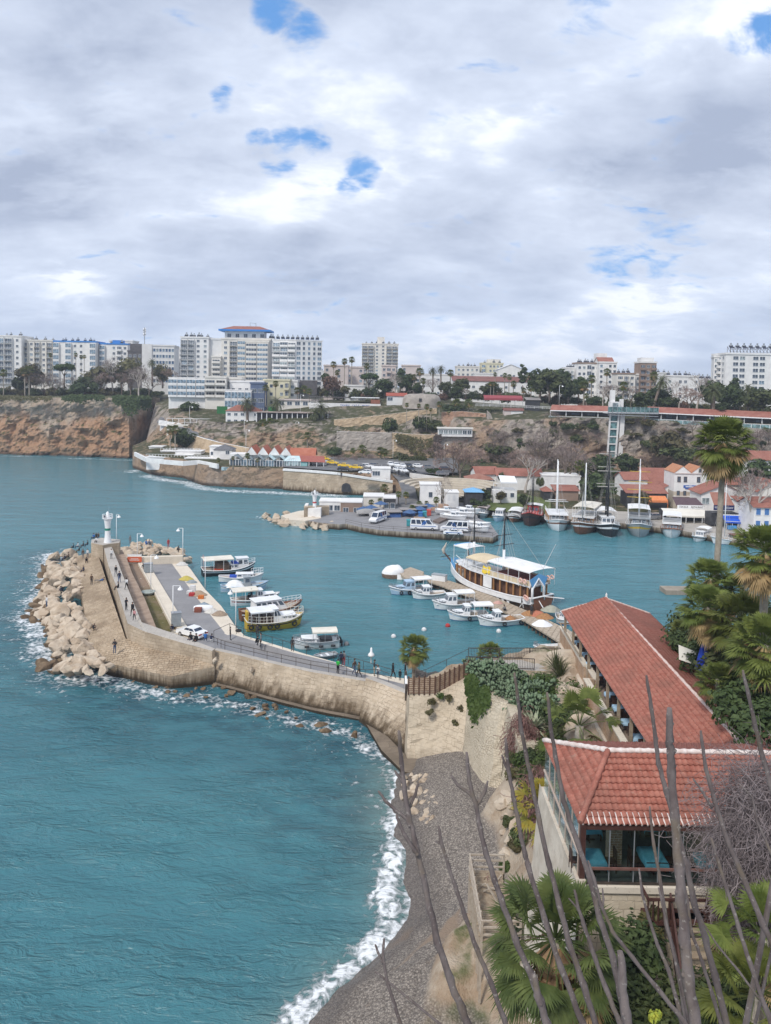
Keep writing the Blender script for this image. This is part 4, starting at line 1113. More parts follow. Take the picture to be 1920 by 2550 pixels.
def bS(seed,H=8.0,depth=5,m_tr=None,twig=None,tw=.05,up=.5,r0=.2):
 rnd=random.Random(seed);tr=MB();tg=MB()
 def grow(p,d,L,r,k):
  q=p+d*L*.5+V9((rnd.uniform(-.08,.08),rnd.uniform(-.08,.08),0))*L;e=q+(d+V9((rnd.uniform(-.2,.2),rnd.uniform(-.2,.2),rnd.uniform(0,.15)))).normalized()*L*.5
  if r>.03:tr.T9([p,q,e],[r,r*.86,r*.72],5 if r>.08 else 4,caps=False)
  else:tg.T9([p,q,e],[max(tw*.5,r),max(tw*.45,r*.8),tw*.3],3,caps=False,sm=False)
  if k==0:
   for _ in range(5):
    dd=(d+V9((rnd.uniform(-.9,.9),rnd.uniform(-.9,.9),rnd.uniform(-.3,.7)))).normalized();s=L*rnd.uniform(.5,1.0)
    x=dd.orthogonal().normalized()*tw*.4
    a=lerp(p,e,rnd.uniform(.3,1))if False else p.lerp(e,rnd.uniform(.3,1));c=a+dd*s
    tg.face([a-x,a+x,c])
   return
  n=rnd.choice((2,3,3))
  for i in range(n):
   az=2*PI*i/n+rnd.uniform(-.6,.6);x=d.orthogonal().normalized();y=d.cross(x)
   sp=rnd.uniform(.45,.95)
   nd=(d+(x*cos(az)+y*sin(az))*sp+V9((0,0,up*.35))).normalized()
   grow(e,nd,L*rnd.uniform(.62,.85),r*.66,k-1)
 grow(V9((0,0,-.3)),V9((rnd.uniform(-.1,.1),0,1)).normalized(),H*.26,r0,depth)
 return tr.mesh('trunk',m_tr or bN),tg.mesh('crown',twig or ca)
dS={}
def aN(kind,u,vt,vb,Y,label,wide=1.0,group=None):
 global _ti
 _ti+=1
 k=(kind,_ti%3)
 if k not in dS:
  if kind=='grey':dS[k]=bS(_ti+50,8,6,bN,ca)
  elif kind=='pink':dS[k]=bS(_ti+70,8,6,bN,de,.06)
  else:dS[k]=bS(_ti+90,8,6,dc,ca,.045,.4,.26)
 a,c=dS[k]
 hz=max(v.co.z for v in c.vertices)
 p=A(u,vb,Y);h=A(u,vt,Y).z-p.z;s=h/hz
 t=aD('bare_tree',label,'bare tree',p,(_ti*1.7)%6.28,group)
 aE('trunk',a,t,sc=(s*wide,s*wide,s));aE('crown',c,t,sc=(s*wide,s*wide,s))
 return t
def cm(mb,base,d,L,fan,rnd,nseg=14,droop=.6,mi=0,mp=1):
 d=d.normalized();side=d.cross(V9((0,0,1)))
 side=side.normalized()if side.length>1e-3 else V9((1,0,0))
 upv=side.cross(d).normalized()
 tip=base+d*L+V9((0,0,-.10*L))
 mb.T9([base,base.lerp(tip,.55)+upv*.05*L,tip],[.035,.025,.018],3,mp,False,False)
 for i in range(nseg):
  a=lerp(-1.75,1.75,i/(nseg-1))
  dd=(d*cos(a)+side*sin(a)+upv*(.18*abs(sin(a*2))-.05)).normalized()
  R_=fan*(1-.18*abs(a)/1.75)*rnd.uniform(.9,1.08)
  w=fan*1.45/nseg
  wv=dd.cross(upv).normalized()*w
  m1=tip+dd*R_*.5+V9((0,0,-droop*.10*R_));e=tip+dd*R_*.9+V9((0,0,-droop*R_*rnd.uniform(.35,.6)))
  f_=upv*w*.35*(1 if i%2 else-1)
  mb.face([tip,m1-wv+f_,m1+wv+f_],mi)
  mb.face([m1-wv+f_,e,m1+wv+f_],mi)
def ab(seed,n=34,L=1.25,fan=1.15,nseg=14,mats=None,yel=.0,elmin=-50,dense=1):
 rnd=random.Random(seed);mb=MB()
 for i in range(n):
  el=lerp(82,elmin,(i/(n-1))**.85)+rnd.uniform(-8,8);az=i*2.39996+rnd.uniform(-.3,.3)
  d=V9((cos(az)*cos(R(el)),sin(az)*cos(R(el)),sin(R(el))))
  k=2 if rnd.random()<yel else(3 if el<-25 and rnd.random()<.5 else 0)
  cm(mb,d*.12,d,L*rnd.uniform(.8,1.15)*(1 if el<60 else .8),fan*rnd.uniform(.85,1.1),rnd,nseg,.5+max(0,-el)/90*.7,k,1)
 return mb.mesh('crown',mats or[dX,bU,cf,ce])
def bZ(seed,r=.55,h=1.6,n=140):
 rnd=random.Random(seed);mb=MB()
 for i in range(n):
  a=rnd.uniform(0,2*PI);z=rnd.uniform(-h*.45,.15);k=rnd.uniform(.7,1.25)
  c=V9((cos(a),sin(a),0));t_=V9((-sin(a),cos(a),0))*rnd.uniform(.05,.12)
  p=c*.2+V9((0,0,z));q=c*r*k+V9((0,0,z-h*.25));e=c*r*k*.8+V9((0,0,z-h*rnd.uniform(.5,.75)))
  mb.face([p-t_,p+t_,q+t_,q-t_]);mb.face([q-t_,q+t_,e])
 return mb.mesh('dry_skirt',ce)
fA=[ab(300+i,40)for i in range(3)]
eq=[ab(340+i,56,1.35,1.2,24,elmin=-62)for i in range(3)]
ed=[bZ(1),bZ(2)]
def cb(h,r0,r1,bend=.0,seed=0,m=None):
 mb=MB();n=max(5,int(h/1.2))
 mb.T9([(bend*sin(i/n*PI*.5)*h*.1,0,-.4+(h+.4)*i/n)for i in range(n+1)],[lerp(r0,r1,(i/n)**.6)*(1+.03*(i%2))for i in range(n+1)],9)
 return mb.mesh('trunk',m or dj)
def aA(u,vc,vb,Y,cw,label,near=False,skirt=True,group=None,bend=.0,cr=None,rt=None):
 global _ti
 _ti+=1
 p=A(u,vb,Y);c=A(u,vc,Y);h=c.z-p.z;s=cw*Y/F/4.6
 t=aD('fan_palm',label,'palm tree',p,0,group)
 aE('trunk',cb(h,(rt or .22)*max(.6,s)*1.25,(rt or .22)*max(.6,s),bend),t)
 x=bend*h*.1
 aE('crown',cr or(eq if near else fA)[_ti%3],t,(x,0,h),(_ti*1.3)%6.28,s)
 if skirt:aE('dry_skirt',ed[_ti%2],t,(x,0,h-.25*s),0,s*1.15)
 return t
def bb(seed,n=46,L=3.0):
 rnd=random.Random(seed);mb=MB()
 for i in range(n):
  el=lerp(80,-35,(i/(n-1))**.9)+rnd.uniform(-6,6);az=i*2.39996
  h=V9((cos(az),sin(az),0));Lf=L*rnd.uniform(.85,1.1)
  pts=[]
  ang=R(el)
  p=V9((0,0,0))
  for k in range(9):
   pts.append(p.copy());p=p+(h*cos(ang)+V9((0,0,sin(ang))))*Lf/8;ang-=R(11)
  side=V9((-h.y,h.x,0))
  for k in range(1,8):
   for sgn in(-1,1):
    for j in(0,.33,.66):
     a=pts[k].lerp(pts[k+1],j);d=(pts[k+1]-pts[k]).normalized()
     ll=Lf*.20*(1-.35*abs(k-4)/4)
     e=a+(side*sgn*.85+d*.55+V9((0,0,-.25+.3*rnd.random()))).normalized()*ll
     mb.face([a-d*.035,a+d*.055,e],0)
  mb.T9(pts,[.035,.03,.03,.025,.02,.02,.015,.01,.008],3,1,False)
 return mb.mesh('crown',[eC,aO])
eo=[bb(5),bb(6)]
def aX(u,vc,vb,Y,cw,label,group=None,du=0):
 global _ti
 _ti+=1
 p=A(u+du,vb,Y);c=A(u,vc,Y);s=cw*Y/F/5.0
 t=aD('date_palm',label,'palm tree',p,0,group)
 d=c-p;mb=MB();n=7
 mb.T9([(d.x*(i/n)**1.2,d.y*i/n,-.4+(d.z+.4)*i/n)for i in range(n+1)],[.34*s*(1.15-.25*i/n)for i in range(n+1)],9)
 mb.W9('trunk',bN,t)
 aE('crown',eo[_ti%2],t,d,(_ti*1.1)%6.28,s)
 return t
def be(seed,m,rx,ry,rz,nl=18,per=55,leaf=.2,asp=1.6):
 rnd=random.Random(seed);mb=MB()
 for i in range(nl):
  a=rnd.uniform(0,2*PI);q=sqrt(rnd.random())
  c=V9((cos(a)*q*rx*.8,sin(a)*q*ry*.8,rz*rnd.uniform(.1,.75)*(1-.5*q)));r=rz*rnd.uniform(.28,.5)
  for k in range(per):
   d=V9((rnd.gauss(0,1),rnd.gauss(0,1),rnd.gauss(.3,1))).normalized()
   bX(mb,c+d*r*rnd.uniform(.6,1.1),d+V9((rnd.uniform(-.6,.6),rnd.uniform(-.6,.6),.3)),leaf*rnd.uniform(.6,1.3),rnd,0,asp)
 return mb.mesh('shrub',m)
def bu(p,m,rx,ry,rz,label,cat='shrub',name='shrub',nl=18,per=55,leaf=.2,group=None,rz_=0):
 global _ti
 _ti+=1
 o=aE(name,be(_ti+900,m,rx,ry,rz,nl,per,leaf),None,p,rz_)
 return tag(o,label,cat,group)
SHP={}
def aJ(u,v,Y,wpx,hpx,m,label,kind=0,group=None,name='shrub'):
 global _ti
 _ti+=1
 k=(m.name,_ti%2)
 if k not in SHP:SHP[k]=be(_ti+500,m,2,2,1.7,16,46,.30)
 o=aE(name,SHP[k],None,A(u,v,Y),_ti,(wpx*Y/F/4.0,wpx*Y/F/4.0,hpx*Y/F/2.0))
 return tag(o,label,'shrub',group)
YL=392
aA(9,928,985,YL,24,'short fan palm at the left edge of the photo above the sea cliff')
aA(62,926,986,YL-4,26,'left fan palm of the bushy pair on the left headland')
aA(73,922,986,YL,30,'right fan palm of the bushy pair on the left headland')
aA(126,884,955,405,13,'tall thin palm in front of the cream apartment block')
aA(189,883,948,410,13,'tall thin palm before the white block with the blue roof edge')
aA(202,888,945,412,12,'left one of two close thin palms before the blue roofed block')
aA(210,888,945,408,12,'right one of two close thin palms before the blue roofed block')
aX(379,903,960,405,28,'feathery date palm beside the concrete office with the blue window grid')
aK('umbrella',160,904,962,YL,'dark umbrella pine before the white and blue apartment blocks',1.25)
aK('broad',48,936,984,398,'low dark round tree left of the umbrella pine',1.0)
aK('brown',75,905,978,402,'olive brown tree behind the pair of bushy fan palms',1.1)
aK('brown',252,906,975,402,'wide olive brown tree behind the bare trees of the headland park',1.4)
aK('conifer',301,903,965,404,'dark conifer between the headland park and the brown arched building')
aK('brown',327,890,972,406,'brown green tree in front of the concrete office block',1.0)
aK('broad',208,933,978,YL,'dark spreading tree on the headland lawn',1.25)
aK('broad',195,950,990,YL-8,'low dark tree at the cliff edge lawn',1.2)
aK('broad',232,950,988,YL-6,'dark leafy tree right of the headland lawn',1.0)
aN('pink',88,928,984,396,'brownish bare tree right of the bushy fan palms',1.0)
aN('grey',106,935,986,396,'low grey bare tree near the park fence on the headland',.9)
aN('grey',128,925,985,399,'grey bare tree under the tall thin palm',.8)
aN('pale',239,918,980,396,'pale bare plane tree at the left of the headland grove',1.0)
aN('pink',258,925,980,394,'pinkish bare tree in the middle of the headland grove',1.1)
aN('pale',281,882,978,400,'tallest pale bare tree of the headland grove',.7)
aN('pink',303,925,982,392,'bare pinkish tree in front of the dark conifer',1.1)
aN('pale',346,905,986,388,'white limbed bare tree at the right end of the headland',.8)
aN('grey',325,915,984,392,'grey bare tree left of the white limbed one',1.0)
aN('grey',370,930,988,392,'dim grey bare tree over the ivy covered cliff corner',1.1)
aN('pink',420,915,960,402,'brownish bare tree below the blue grid office block',1.0)
aN('grey',150,940,986,394,'thin bare tree beneath the umbrella pine',.8)
aN('grey',180,930,985,398,'bare tree right of the umbrella pine',.7)
aK('brown',405,905,962,412,'grey green tree at the corner of the concrete office',.9)
aK('broad',472,998,1046,352,'dark round tree on the ochre bank below the glazed balconies',1.15)
aN('grey',491,1030,1066,345,'small grey bare tree beside the white garden wall',1.0)
aK('broad',456,1062,1128,318,'dark leafy tree behind the twin palms of the white sea terrace',1.1)
aA(424,1070,1132,312,30,'left palm of the pair on the white sea terrace')
aA(436,1068,1132,310,28,'right palm of the pair on the white sea terrace')
aX(616,1003,1062,328,48,'large date palm in front of the white house with red hipped roof')
aX(690,1003,1048,332,42,'date palm before the long black fronted restaurant')
aA(661,965,1012,345,20,'fan palm before the dark blue town house')
aA(686,955,1000,352,20,'fan palm beside the pale yellow building')
aA(740,972,992,352,22,'left fan palm of the trio below the white apartment block')
aA(757,968,992,354,24,'middle fan palm of the trio below the white apartment block')
aA(770,974,992,352,20,'right fan palm of the trio below the white apartment block')
aX(800,1018,1052,325,50,'wide date palm at the right end of the black fronted restaurant')
aX(785,1030,1055,322,40,'low date palm left of the wide one by the black fronted restaurant')
for i,(u,v)in enumerate(((655,1052),(672,1050),(690,1056),(706,1060))):
 aA(u,v,v+24,321,26,['first','second','third','fourth'][i]+' yellowish fan palm from the left leaning over the cliff under the black restaurant')
aA(765,1084,1132,306,24,'dusty fan palm at the foot of the cliff above the yellow taxis')
aK('broad',832,1110,1142,296,'small dark tree above the taxi rank at the foot of the stone wall',1.3)
aA(544,1145,1166,265,14,'small palm at the left end of the glazed terrace')
aA(580,1140,1165,264,12,'thin small palm before the pale gables of the terrace')
aA(616,1134,1164,263,18,'taller palm in the middle of the glazed terrace')
aA(641,1146,1164,262,12,'little palm right of the middle terrace palm')
aK('russet',829,934,985,370,'russet leaved tree beside the white apartment block',1.15)
aK('broad',810,925,960,376,'dark tree under the right wall of the white block',.8)
aK('brown',858,960,986,362,'grey green bush tree beside the white hall',1.2)
aA(830,907,985,385,20,'leftmost of the three tall palms right of the white block')
aA(857,899,985,385,20,'middle one of the three tall palms right of the white block')
aA(875,895,985,380,20,'tallest of the three palms right of the white block')
aA(839,927,980,378,17,'short palm under the three tall ones')
aA(912,911,968,392,19,'palm before the pale twelve storey tower')
aK('umbrella',918,928,982,366,'bright green rounded pine below the pale tower',1.15)
aK('broad',914,966,990,355,'low dark bush tree by the cafe terrace',1.3)
aK('broad',958,938,985,362,'broad dark green tree below the tower',1.25)
aN('pale',984,925,982,360,'pale trunked bare tree left of the dark conifer',.7)
aK('conifer',996,898,982,372,'dark ragged conifer right of the tower',1.1)
aK('broad',1012,925,984,364,'dark bushy tree at the foot of the ragged conifer',.9)
aA(1045,925,980,362,26,'palm with a bright crown in the middle of the ridge')
aA(1030,938,982,360,18,'smaller palm left of the bright crowned ridge palm')
aA(1053,948,984,356,20,'lower palm right of the bright crowned ridge palm')
aK('broad',1040,950,988,358,'dark tree among the ridge palms',1.0)
aX(1078,922,975,374,26,'left date palm of the high pair on the ridge')
aX(1098,918,975,374,26,'right date palm of the high pair on the ridge')
aA(1121,928,972,378,22,'palm left of the long red roofed hall')
aN('grey',1075,940,984,360,'grey bare tree under the high pair of date palms',1.2)
aK('olive',1110,948,986,360,'olive green thin tree in front of the red roofed hall',1.0)
aK('olive',1150,940,986,362,'pale olive tree before the windows of the red roofed hall',1.0)
aK('broad',1136,960,990,352,'small dark round tree by the old stone mound',1.25)
aN('grey',1160,965,990,350,'small grey bare tree right of the dark round one',1.2)
aK('olive',1224,950,992,350,'round grey green tree behind the two thin palms',1.35)
aA(1221,955,994,340,14,'left of two thin palms before the round grey green tree')
aA(1229,955,994,340,14,'right of two thin palms before the round grey green tree')
aA(1232,932,980,362,13,'thin palm over the flat red roofed hall')
aA(1256,934,980,356,16,'tall palm left of the cypress')
aA(1267,938,980,352,18,'shorter palm left of the cypress')
aA(1278,955,992,342,20,'low palm at the foot of the cypress')
aK('cypress',1301,895,975,346,'tall dark cypress standing alone on the ridge',1.25)
aA(1317,934,985,340,20,'palm right of the cypress')
aA(1322,966,996,330,22,'low palm right of the maroon awning')
aA(1304,972,998,328,18,'low palm over the right end of the maroon awning')
aK('broad',1345,908,995,332,'tall dark tree right of the cypress',.85)
aK('olive',1368,920,996,322,'biggest rounded olive brown tree on the ridge',1.2)
aK('broad',1392,915,992,326,'tall dark tree behind the biggest rounded one',.85)
aK('broad',1415,945,1002,318,'dark tree left of the white apartment houses',1.0)
aK('broad',1440,934,995,324,'dark grey green tree before the white apartment houses',.9)
aA(1453,960,1012,308,32,'bushy palm by the promenade left of the bare plane tree')
aA(1460,985,1014,302,18,'low palm beside the bushy promenade palm')
aA(1472,943,1002,316,26,'palm right behind the bushy promenade palm')
aK('broad',1474,988,1014,298,'low dark bush tree behind the promenade roof',1.4)
aN('pale',1500,944,1016,300,'white trunked bare plane tree above the promenade roof',.9)
aN('grey',1518,955,1014,304,'grey bare tree left of the lift tower',1.0)
aA(1510,926,985,326,24,'palm in front of the white house with the tiled top')
aA(1551,960,1006,298,28,'palm standing behind the top of the lift tower')
aN('pink',1570,960,1012,300,'brownish bare tree right of the lift top',.8)
aK('broad',1600,975,1020,290,'dark round tree right of the lift platform',1.5)
aA(1626,935,1000,302,28,'fan palm above the leaning date palm')
aX(1648,950,1020,288,48,'leaning date palm with a curved trunk',None,-22)
aK('broad',1640,962,1020,294,'dark tree behind the leaning date palm',1.2)
aK('broad',1665,985,1022,286,'low dark shrubby tree right of the leaning date palm',1.5)
aN('pink',1717,965,1024,280,'wide pinkish bare tree above the long red promenade roof',1.5)
aN('pale',1735,925,1020,290,'tall pale bare tree before the white block at the right',1.0)
aN('pale',1690,945,1020,292,'pale bare tree left of the wide pinkish one',.9)
aX(1777,975,1030,272,58,'big date palm behind the promenade roof')
aX(1862,968,1030,274,40,'date palm with pale dry fronds near the right edge of the ridge')
aK('broad',1772,940,1018,288,'dark tree behind the big date palm',1.0)
aK('conifer',1827,925,1018,284,'dark reddish conifer before the white block at the right',1.2)
aK('broad',1808,955,1022,280,'dark leafy tree between the two date palms',1.0)
aK('broad',1842,965,1024,276,'dark green tree left of the pale date palm',1.0)
aK('olive',1900,968,1034,266,'wide olive green tree at the right edge of the ridge',1.5)
aK('broad',1800,1000,1030,270,'low grey green tree at the promenade roof',1.4)
aK('broad',1885,958,1020,284,'dark tree behind the wide olive one at the right edge',1.0)
aJ(969,1068,306,54,34,aF,'dark green bush growing on the stone ramp wall')
aJ(1050,1062,310,60,34,aF,'dark green creeper mass above the terrace palms')
aJ(1075,1066,308,60,30,aM,'green scrub behind the tall terrace palms')
aA(1012,1008,1064,306,14,'leftmost thin palm of the row on the stone terrace')
aA(1042,1010,1066,306,14,'second thin palm of the row on the stone terrace')
aA(1062,1012,1070,306,18,'third thin palm of the row on the stone terrace')
aA(1072,1020,1066,306,12,'fourth thin palm of the row on the stone terrace')
aA(1093,1006,1054,308,18,'rightmost thin palm of the row on the stone terrace')
aA(1137,1003,1030,322,30,'left bushy palm above the red rock face')
aA(1166,1003,1030,322,28,'right bushy palm above the red rock face')
aA(1116,1034,1064,312,30,'palm in front of the red rock face')
aJ(1130,1022,322,70,20,aF,'dark creeper on top of the red rock face')
aJ(1215,1030,322,70,18,aM,'green brown scrub left of the small pink kiosk')
aA(947,1122,1150,290,26,'fan palm at the foot of the great stone wall')
aA(902,1117,1150,292,28,'bushy fan palm left at the foot of the great stone wall')
aA(957,1125,1150,288,24,'fan palm over the parked cars')
aA(878,1122,1148,292,18,'small fan palm above the taxi rank')
aJ(1000,1150,290,80,20,aM,'green bushes along the foot of the great stone wall')
aJ(1040,1148,290,50,18,aM,'light green bush at the foot of the great stone wall')
aN('pink',846,1130,1168,285,'bare pinkish tree by the yellow taxis',1.2)
aN('pink',890,1125,1165,287,'bare brown tree behind the yellow taxis',1.3)
aN('grey',922,1128,1160,288,'grey bare tree left of the parked cars',1.2)
aK('broad',1077,1160,1196,266,'dark round tree by the white parking wall',1.1)
aK('broad',1092,1162,1196,265,'second dark round tree by the white parking wall',.9)
aN('pink',1146,1092,1205,262,'great fuzzy pinkish bare tree above the steps',1.05)
aN('pink',1180,1110,1200,264,'bare brownish tree left of the red roofed tavern',.9)
aN('pink',1125,1105,1200,266,'bare pinkish tree at the foot of the rock pillar',.9)
aJ(1240,1125,288,90,26,aM,'green bank under the ruined tower')
aJ(1285,1085,296,24,26,aF,'dark hanging bush on the tower side of the cliff')
aJ(1300,1115,290,30,18,aF,'small dark bush on the cliff under the hanging one')
aN('grey',1255,1068,1120,292,'thin bare tree on the bank under the ruined tower',.8)
aN('grey',1230,1072,1125,290,'brown bare scrub tree beside the ruined tower',1.1)
aN('grey',1362,1055,1165,276,'grey purple bare tree against the middle of the cliff',.9)
aN('grey',1340,1090,1170,274,'dim bare tree left of the grey purple one',1.0)
aJ(1378,1085,286,24,28,aM,'green bush hanging in the middle of the cliff')
aJ(1440,1095,284,60,20,aM,'grey green scrub on the cliff shelf')
aJ(1490,1080,286,40,14,aM,'thin scrub near the top of the cliff by the lift')
aN('pale',1308,1118,1225,240,'big white limbed plane tree behind the pirate boat',1.05)
aN('pink',1300,1130,1200,262,'fuzzy bare tree behind the white limbed plane',1.2)
aN('grey',1405,1092,1225,244,'great round grey bare tree behind the white masts',1.0)
aN('grey',1430,1120,1205,262,'bare tree at the foot of the cliff left of the lift',1.0)
aA(1441,1158,1235,238,34,'palm with a brown skirt behind the white masts')
aK('broad',1487,1175,1258,226,'large dark green tree behind the brown gulet',1.2)
aK('broad',1500,1130,1205,262,'grey green tree at the foot of the lift',1.3)
aK('broad',1470,1135,1205,264,'dim green tree left of the lift foot',1.2)
aK('broad',1560,1125,1190,264,'dark tree right of the lift foot',1.0)
aK('broad',1207,1216,1250,222,'small round tree on the waterfront lawn',1.2)
aK('brown',1247,1222,1252,220,'small reddish green tree before the white restaurant terrace',1.0)
aK('broad',1305,1228,1268,208,'grey green olive tree by the pirate boat',1.0)
aJ(1200,1256,214,40,12,aF,'clipped dark hedge on the waterfront lawn')
aJ(1178,1250,218,22,12,aF,'round dark shrub left of the clipped hedge')
aJ(1250,1192,238,22,22,aM,'green shrub before the wall with the dark letters')
aJ(1345,1206,234,24,24,aM,'green bush by the yellow parasol')
aJ(1600,1252,212,40,36,aO,'olive brown bush behind the grey boat')
aJ(1580,1286,203,28,10,dL,'bright green hedge between two moored boats')
aJ(1665,1122,262,96,60,aO,'big olive brown bush spreading over the cliff right of the lift')
aJ(1690,1132,258,100,30,aM,'green scrub under the big olive brown bush')
aJ(1705,1142,254,60,30,aM,'green scrub above the white hotel')
aJ(1620,1112,264,40,20,aM,'pale green scrub left of the big olive brown bush')
aN('grey',1860,1060,1135,250,'grey purple bare thicket tree on the cliff at the right',1.5)
aN('grey',1895,1065,1140,246,'bare thicket tree at the right edge of the cliff',1.5)
aN('grey',1725,1040,1085,262,'bare grey bush on the cliff top behind the tall near palm',1.3)
aJ(1840,1150,240,80,30,aM,'green scrub left of the white house with red roof')
aJ(1815,1175,232,60,30,aF,'dark green scrub behind the harbour houses')
aK('broad',1897,1140,1225,214,'big dark evergreen at the right edge behind the harbour houses',1.2)
aK('broad',1875,1165,1225,216,'dark evergreen left of the big one',1.0)
aN('pale',1870,1172,1318,186,'bare plane tree in front of the harbour houses at the right',.8)
aN('grey',1855,1160,1260,205,'greyish bare tree behind the plane tree',1.0)
for u,vc,vb,Y,cw,lb in((957,1214,1240,232,26,'palm at the foot of the curving road wall'),(992,1230,1252,222,20,'palm left of the blue kiosk roof'),(1011,1232,1254,222,20,'palm right behind the blue kiosk'),(924,1250,1272,212,18,'palm before the flat grey roofs of the mole'),(946,1246,1270,214,16,'palm between the flat grey roofs and the tan block'),(1086,1244,1266,214,20,'palm by the brick planters'),(1044,1253,1275,210,18,'palm left of the blue parasols'),(1026,1264,1284,206,20,'palm in front of the blue stalls'),(1062,1252,1272,212,14,'small palm between the blue parasols')):
 aA(u,vc,vb,Y,cw,lb)
aN('pale',1104,1178,1268,214,'pollarded bare tree with a pale trunk by the brick planters',.45)
def bA(cols,n,m,label,leaf=.6,seed=1,name='creeper',jit=.5):
 rnd=random.Random(seed);mb=MB()
 for i in range(n):
  s=rnd.random()*(len(cols)-1);k=min(int(s),len(cols)-2);f=s-k
  tt=rnd.random()**1.3
  top=cols[k][0].lerp(cols[k+1][0],f);bot=cols[k][1].lerp(cols[k+1][1],f)
  bot=top.lerp(bot,.55+.45*abs(noise.noise(V9((s*3.1,seed,0))))*1.8)
  p=top.lerp(bot,tt)+V9((rnd.uniform(-jit,jit),rnd.uniform(-jit,0)*1.4,rnd.uniform(-jit,jit)))
  bX(mb,p,V9((rnd.uniform(-.6,.6),-1,rnd.uniform(-.1,.9))),leaf*rnd.uniform(.6,1.4),rnd)
 o=mb.W9(name,m);return tag(o,label,'creeper')
bA([(A(285,990,355.5),A(285,998,354)),(A(300,988,354),A(300,1012,353)),(A(325,990,353.5),A(325,1052,353)),(A(345,990,353.5),A(345,1040,353)),(A(375,990,364),A(375,1020,364))],1500,aF,'dark ivy hanging over the right end of the sea cliff',.8,2,jit=1.0)
bA([(A(160,990,358),A(160,1000,357)),(A(190,985,358),A(190,1008,357)),(A(220,986,357),A(220,1000,356)),(A(260,988,356),A(260,1000,355))],700,aF,'dark green scrub spilling over the middle of the sea cliff edge',.7,3,jit=.9)
bA([(A(-10,988,364),A(-10,996,363)),(A(60,990,362),A(60,1000,361)),(A(130,990,361),A(130,998,360))],420,aO,'dry brown scrub along the left sea cliff edge',.6,4,jit=.9)
aI={'white':aG,'cream':bV,'grey':mat('m60',(.70,.70,.70),(.63,.63,.63),.25,.85),'pale':mat('m61',(.75,.74,.725),(.67,.66,.65),.25,.85),'yellow':mat('m62',(.68,.64,.46),(.62,.58,.42),.3,.85),'pink':mat('m63',(.60,.52,.49),(.54,.47,.44),.3,.85),'navy':mat('m64',(.12,.16,.25),(.09,.12,.2),.4,.8),'brown':mat('m65',(.30,.215,.17),(.25,.18,.14),.4,.85),'dark':mat('m66',(.035,.035,.04),(.06,.06,.065),1,.6),'blue':mat('m67',(.03,.19,.55),(.04,.23,.60),2,.5),'charcoal':mat('m68',(.085,.08,.085),(.12,.11,.11),.6,.6)}
aZ=am('m69',(.10,.13,.17),.12)
ap=am('m70',(.23,.33,.42),.1)
bJ=am('m71',(.32,.38,.40),.15)
cW=dA
_wm={}
def aU(w,h,pane,frame):
 k=(round(w,2),round(h,2),pane.name,frame.name)
 if k not in _wm:
  mb=MB();t=.07
  mb.box(-w/2,w/2,-.04,.02,0,h,1)
  for x in(-w/2,w/2-t):mb.box(x,x+t,-.09,-.04,0,h,0)
  mb.box(-w/2+t,w/2-t,-.088,-.04,h-t,h,0);mb.box(-w/2-.05,w/2+.05,-.14,-.04,-.09,0,0)
  n=max(1,int(round(w/1.0)))
  for i in range(1,n):x=-w/2+w*i/n;mb.box(x-t/2,x+t/2,-.08,-.04,0,h-t,0)
  _wm[k]=mb.mesh('window',[frame,pane])
 return _wm[k]
def bH(w,d,par,pane,solid,fh,hh=.95):
 k=('b',round(w,2),d,par.name,pane.name,solid,round(fh,2))
 if k not in _wm:
  mb=MB()
  mb.box(-w/2,w/2,-d,0,-.16,0,0)
  mb.box(-w/2+.3,w/2-.3,-.06,.02,.02,fh-.75,1)
  for x in(-w*.17,w*.17):mb.box(x-.05,x+.05,-.10,-.06,.02,fh-.75,2)
  if solid=='g':
   mb.box(-w/2,w/2,-d,-d+.08,.0,.8,0);mb.box(-w/2+.05,w/2-.05,-d+.02,-d+.07,.8,fh-.45,1)
   n=max(2,int(w/1.1))
   for i in range(n+1):x=lerp(-w/2,w/2-.08,i/n);mb.box(x,x+.08,-d-.02,-d+.02,.8,fh-.45,2)
   for x in(-w/2,w/2-.06):mb.box(x,x+.06,-d+.08,0,0,fh-.4,0)
   mb.box(-w/2,w/2,-d,0,fh-.45,fh-.25,0)
  elif solid=='s':
   mb.box(-w/2,w/2,-d,-d+.1,0,hh,0)
   for x in(-w/2,w/2-.1):mb.box(x,x+.1,-d+.1,0,0,hh,0)
  else:
   n=max(3,int(w/.35));mb.box(-w/2,w/2,-d,-d+.05,hh-.06,hh,2)
   for i in range(n+1):x=lerp(-w/2,w/2-.04,i/n);mb.box(x,x+.04,-d,-d+.04,0,hh-.06,2)
   for x in(-w/2,w/2-.05):mb.box(x,x+.05,-d+.05,0,hh-.06,hh,2);mb.box(x,x+.1,-d+.05,0,0,fh-.2,0)
  _wm[k]=mb.mesh('balcony',[par,pane,aC])
 return _wm[k]
_hm=[]
def bF():
 if not _hm:
  mb=MB()
  mb.T9([(-.7,.3,1.5),(.7,.3,1.5)],.3,8,0)
  mb.raw([(-.9,-1.1,.25),(.9,-1.1,.25),(.9,.2,1.2),(-.9,.2,1.2)],[(0,1,2,3)],1)
  for x in(-.8,.8):mb.bar((x,-1,0),(x,.3,1.5),.07,2);mb.bar((x,.35,0),(x,.35,1.5),.07,2)
  mb.box(-.25,.25,.0,.5,1.9,2.6,0);mb.bar((-.2,.2,0),(-.2,.2,2),.06,2)
  _hm.append(mb.mesh('water_heater',[aW,am('m72',(.03,.04,.08),.2),ad]))
 return _hm[0]
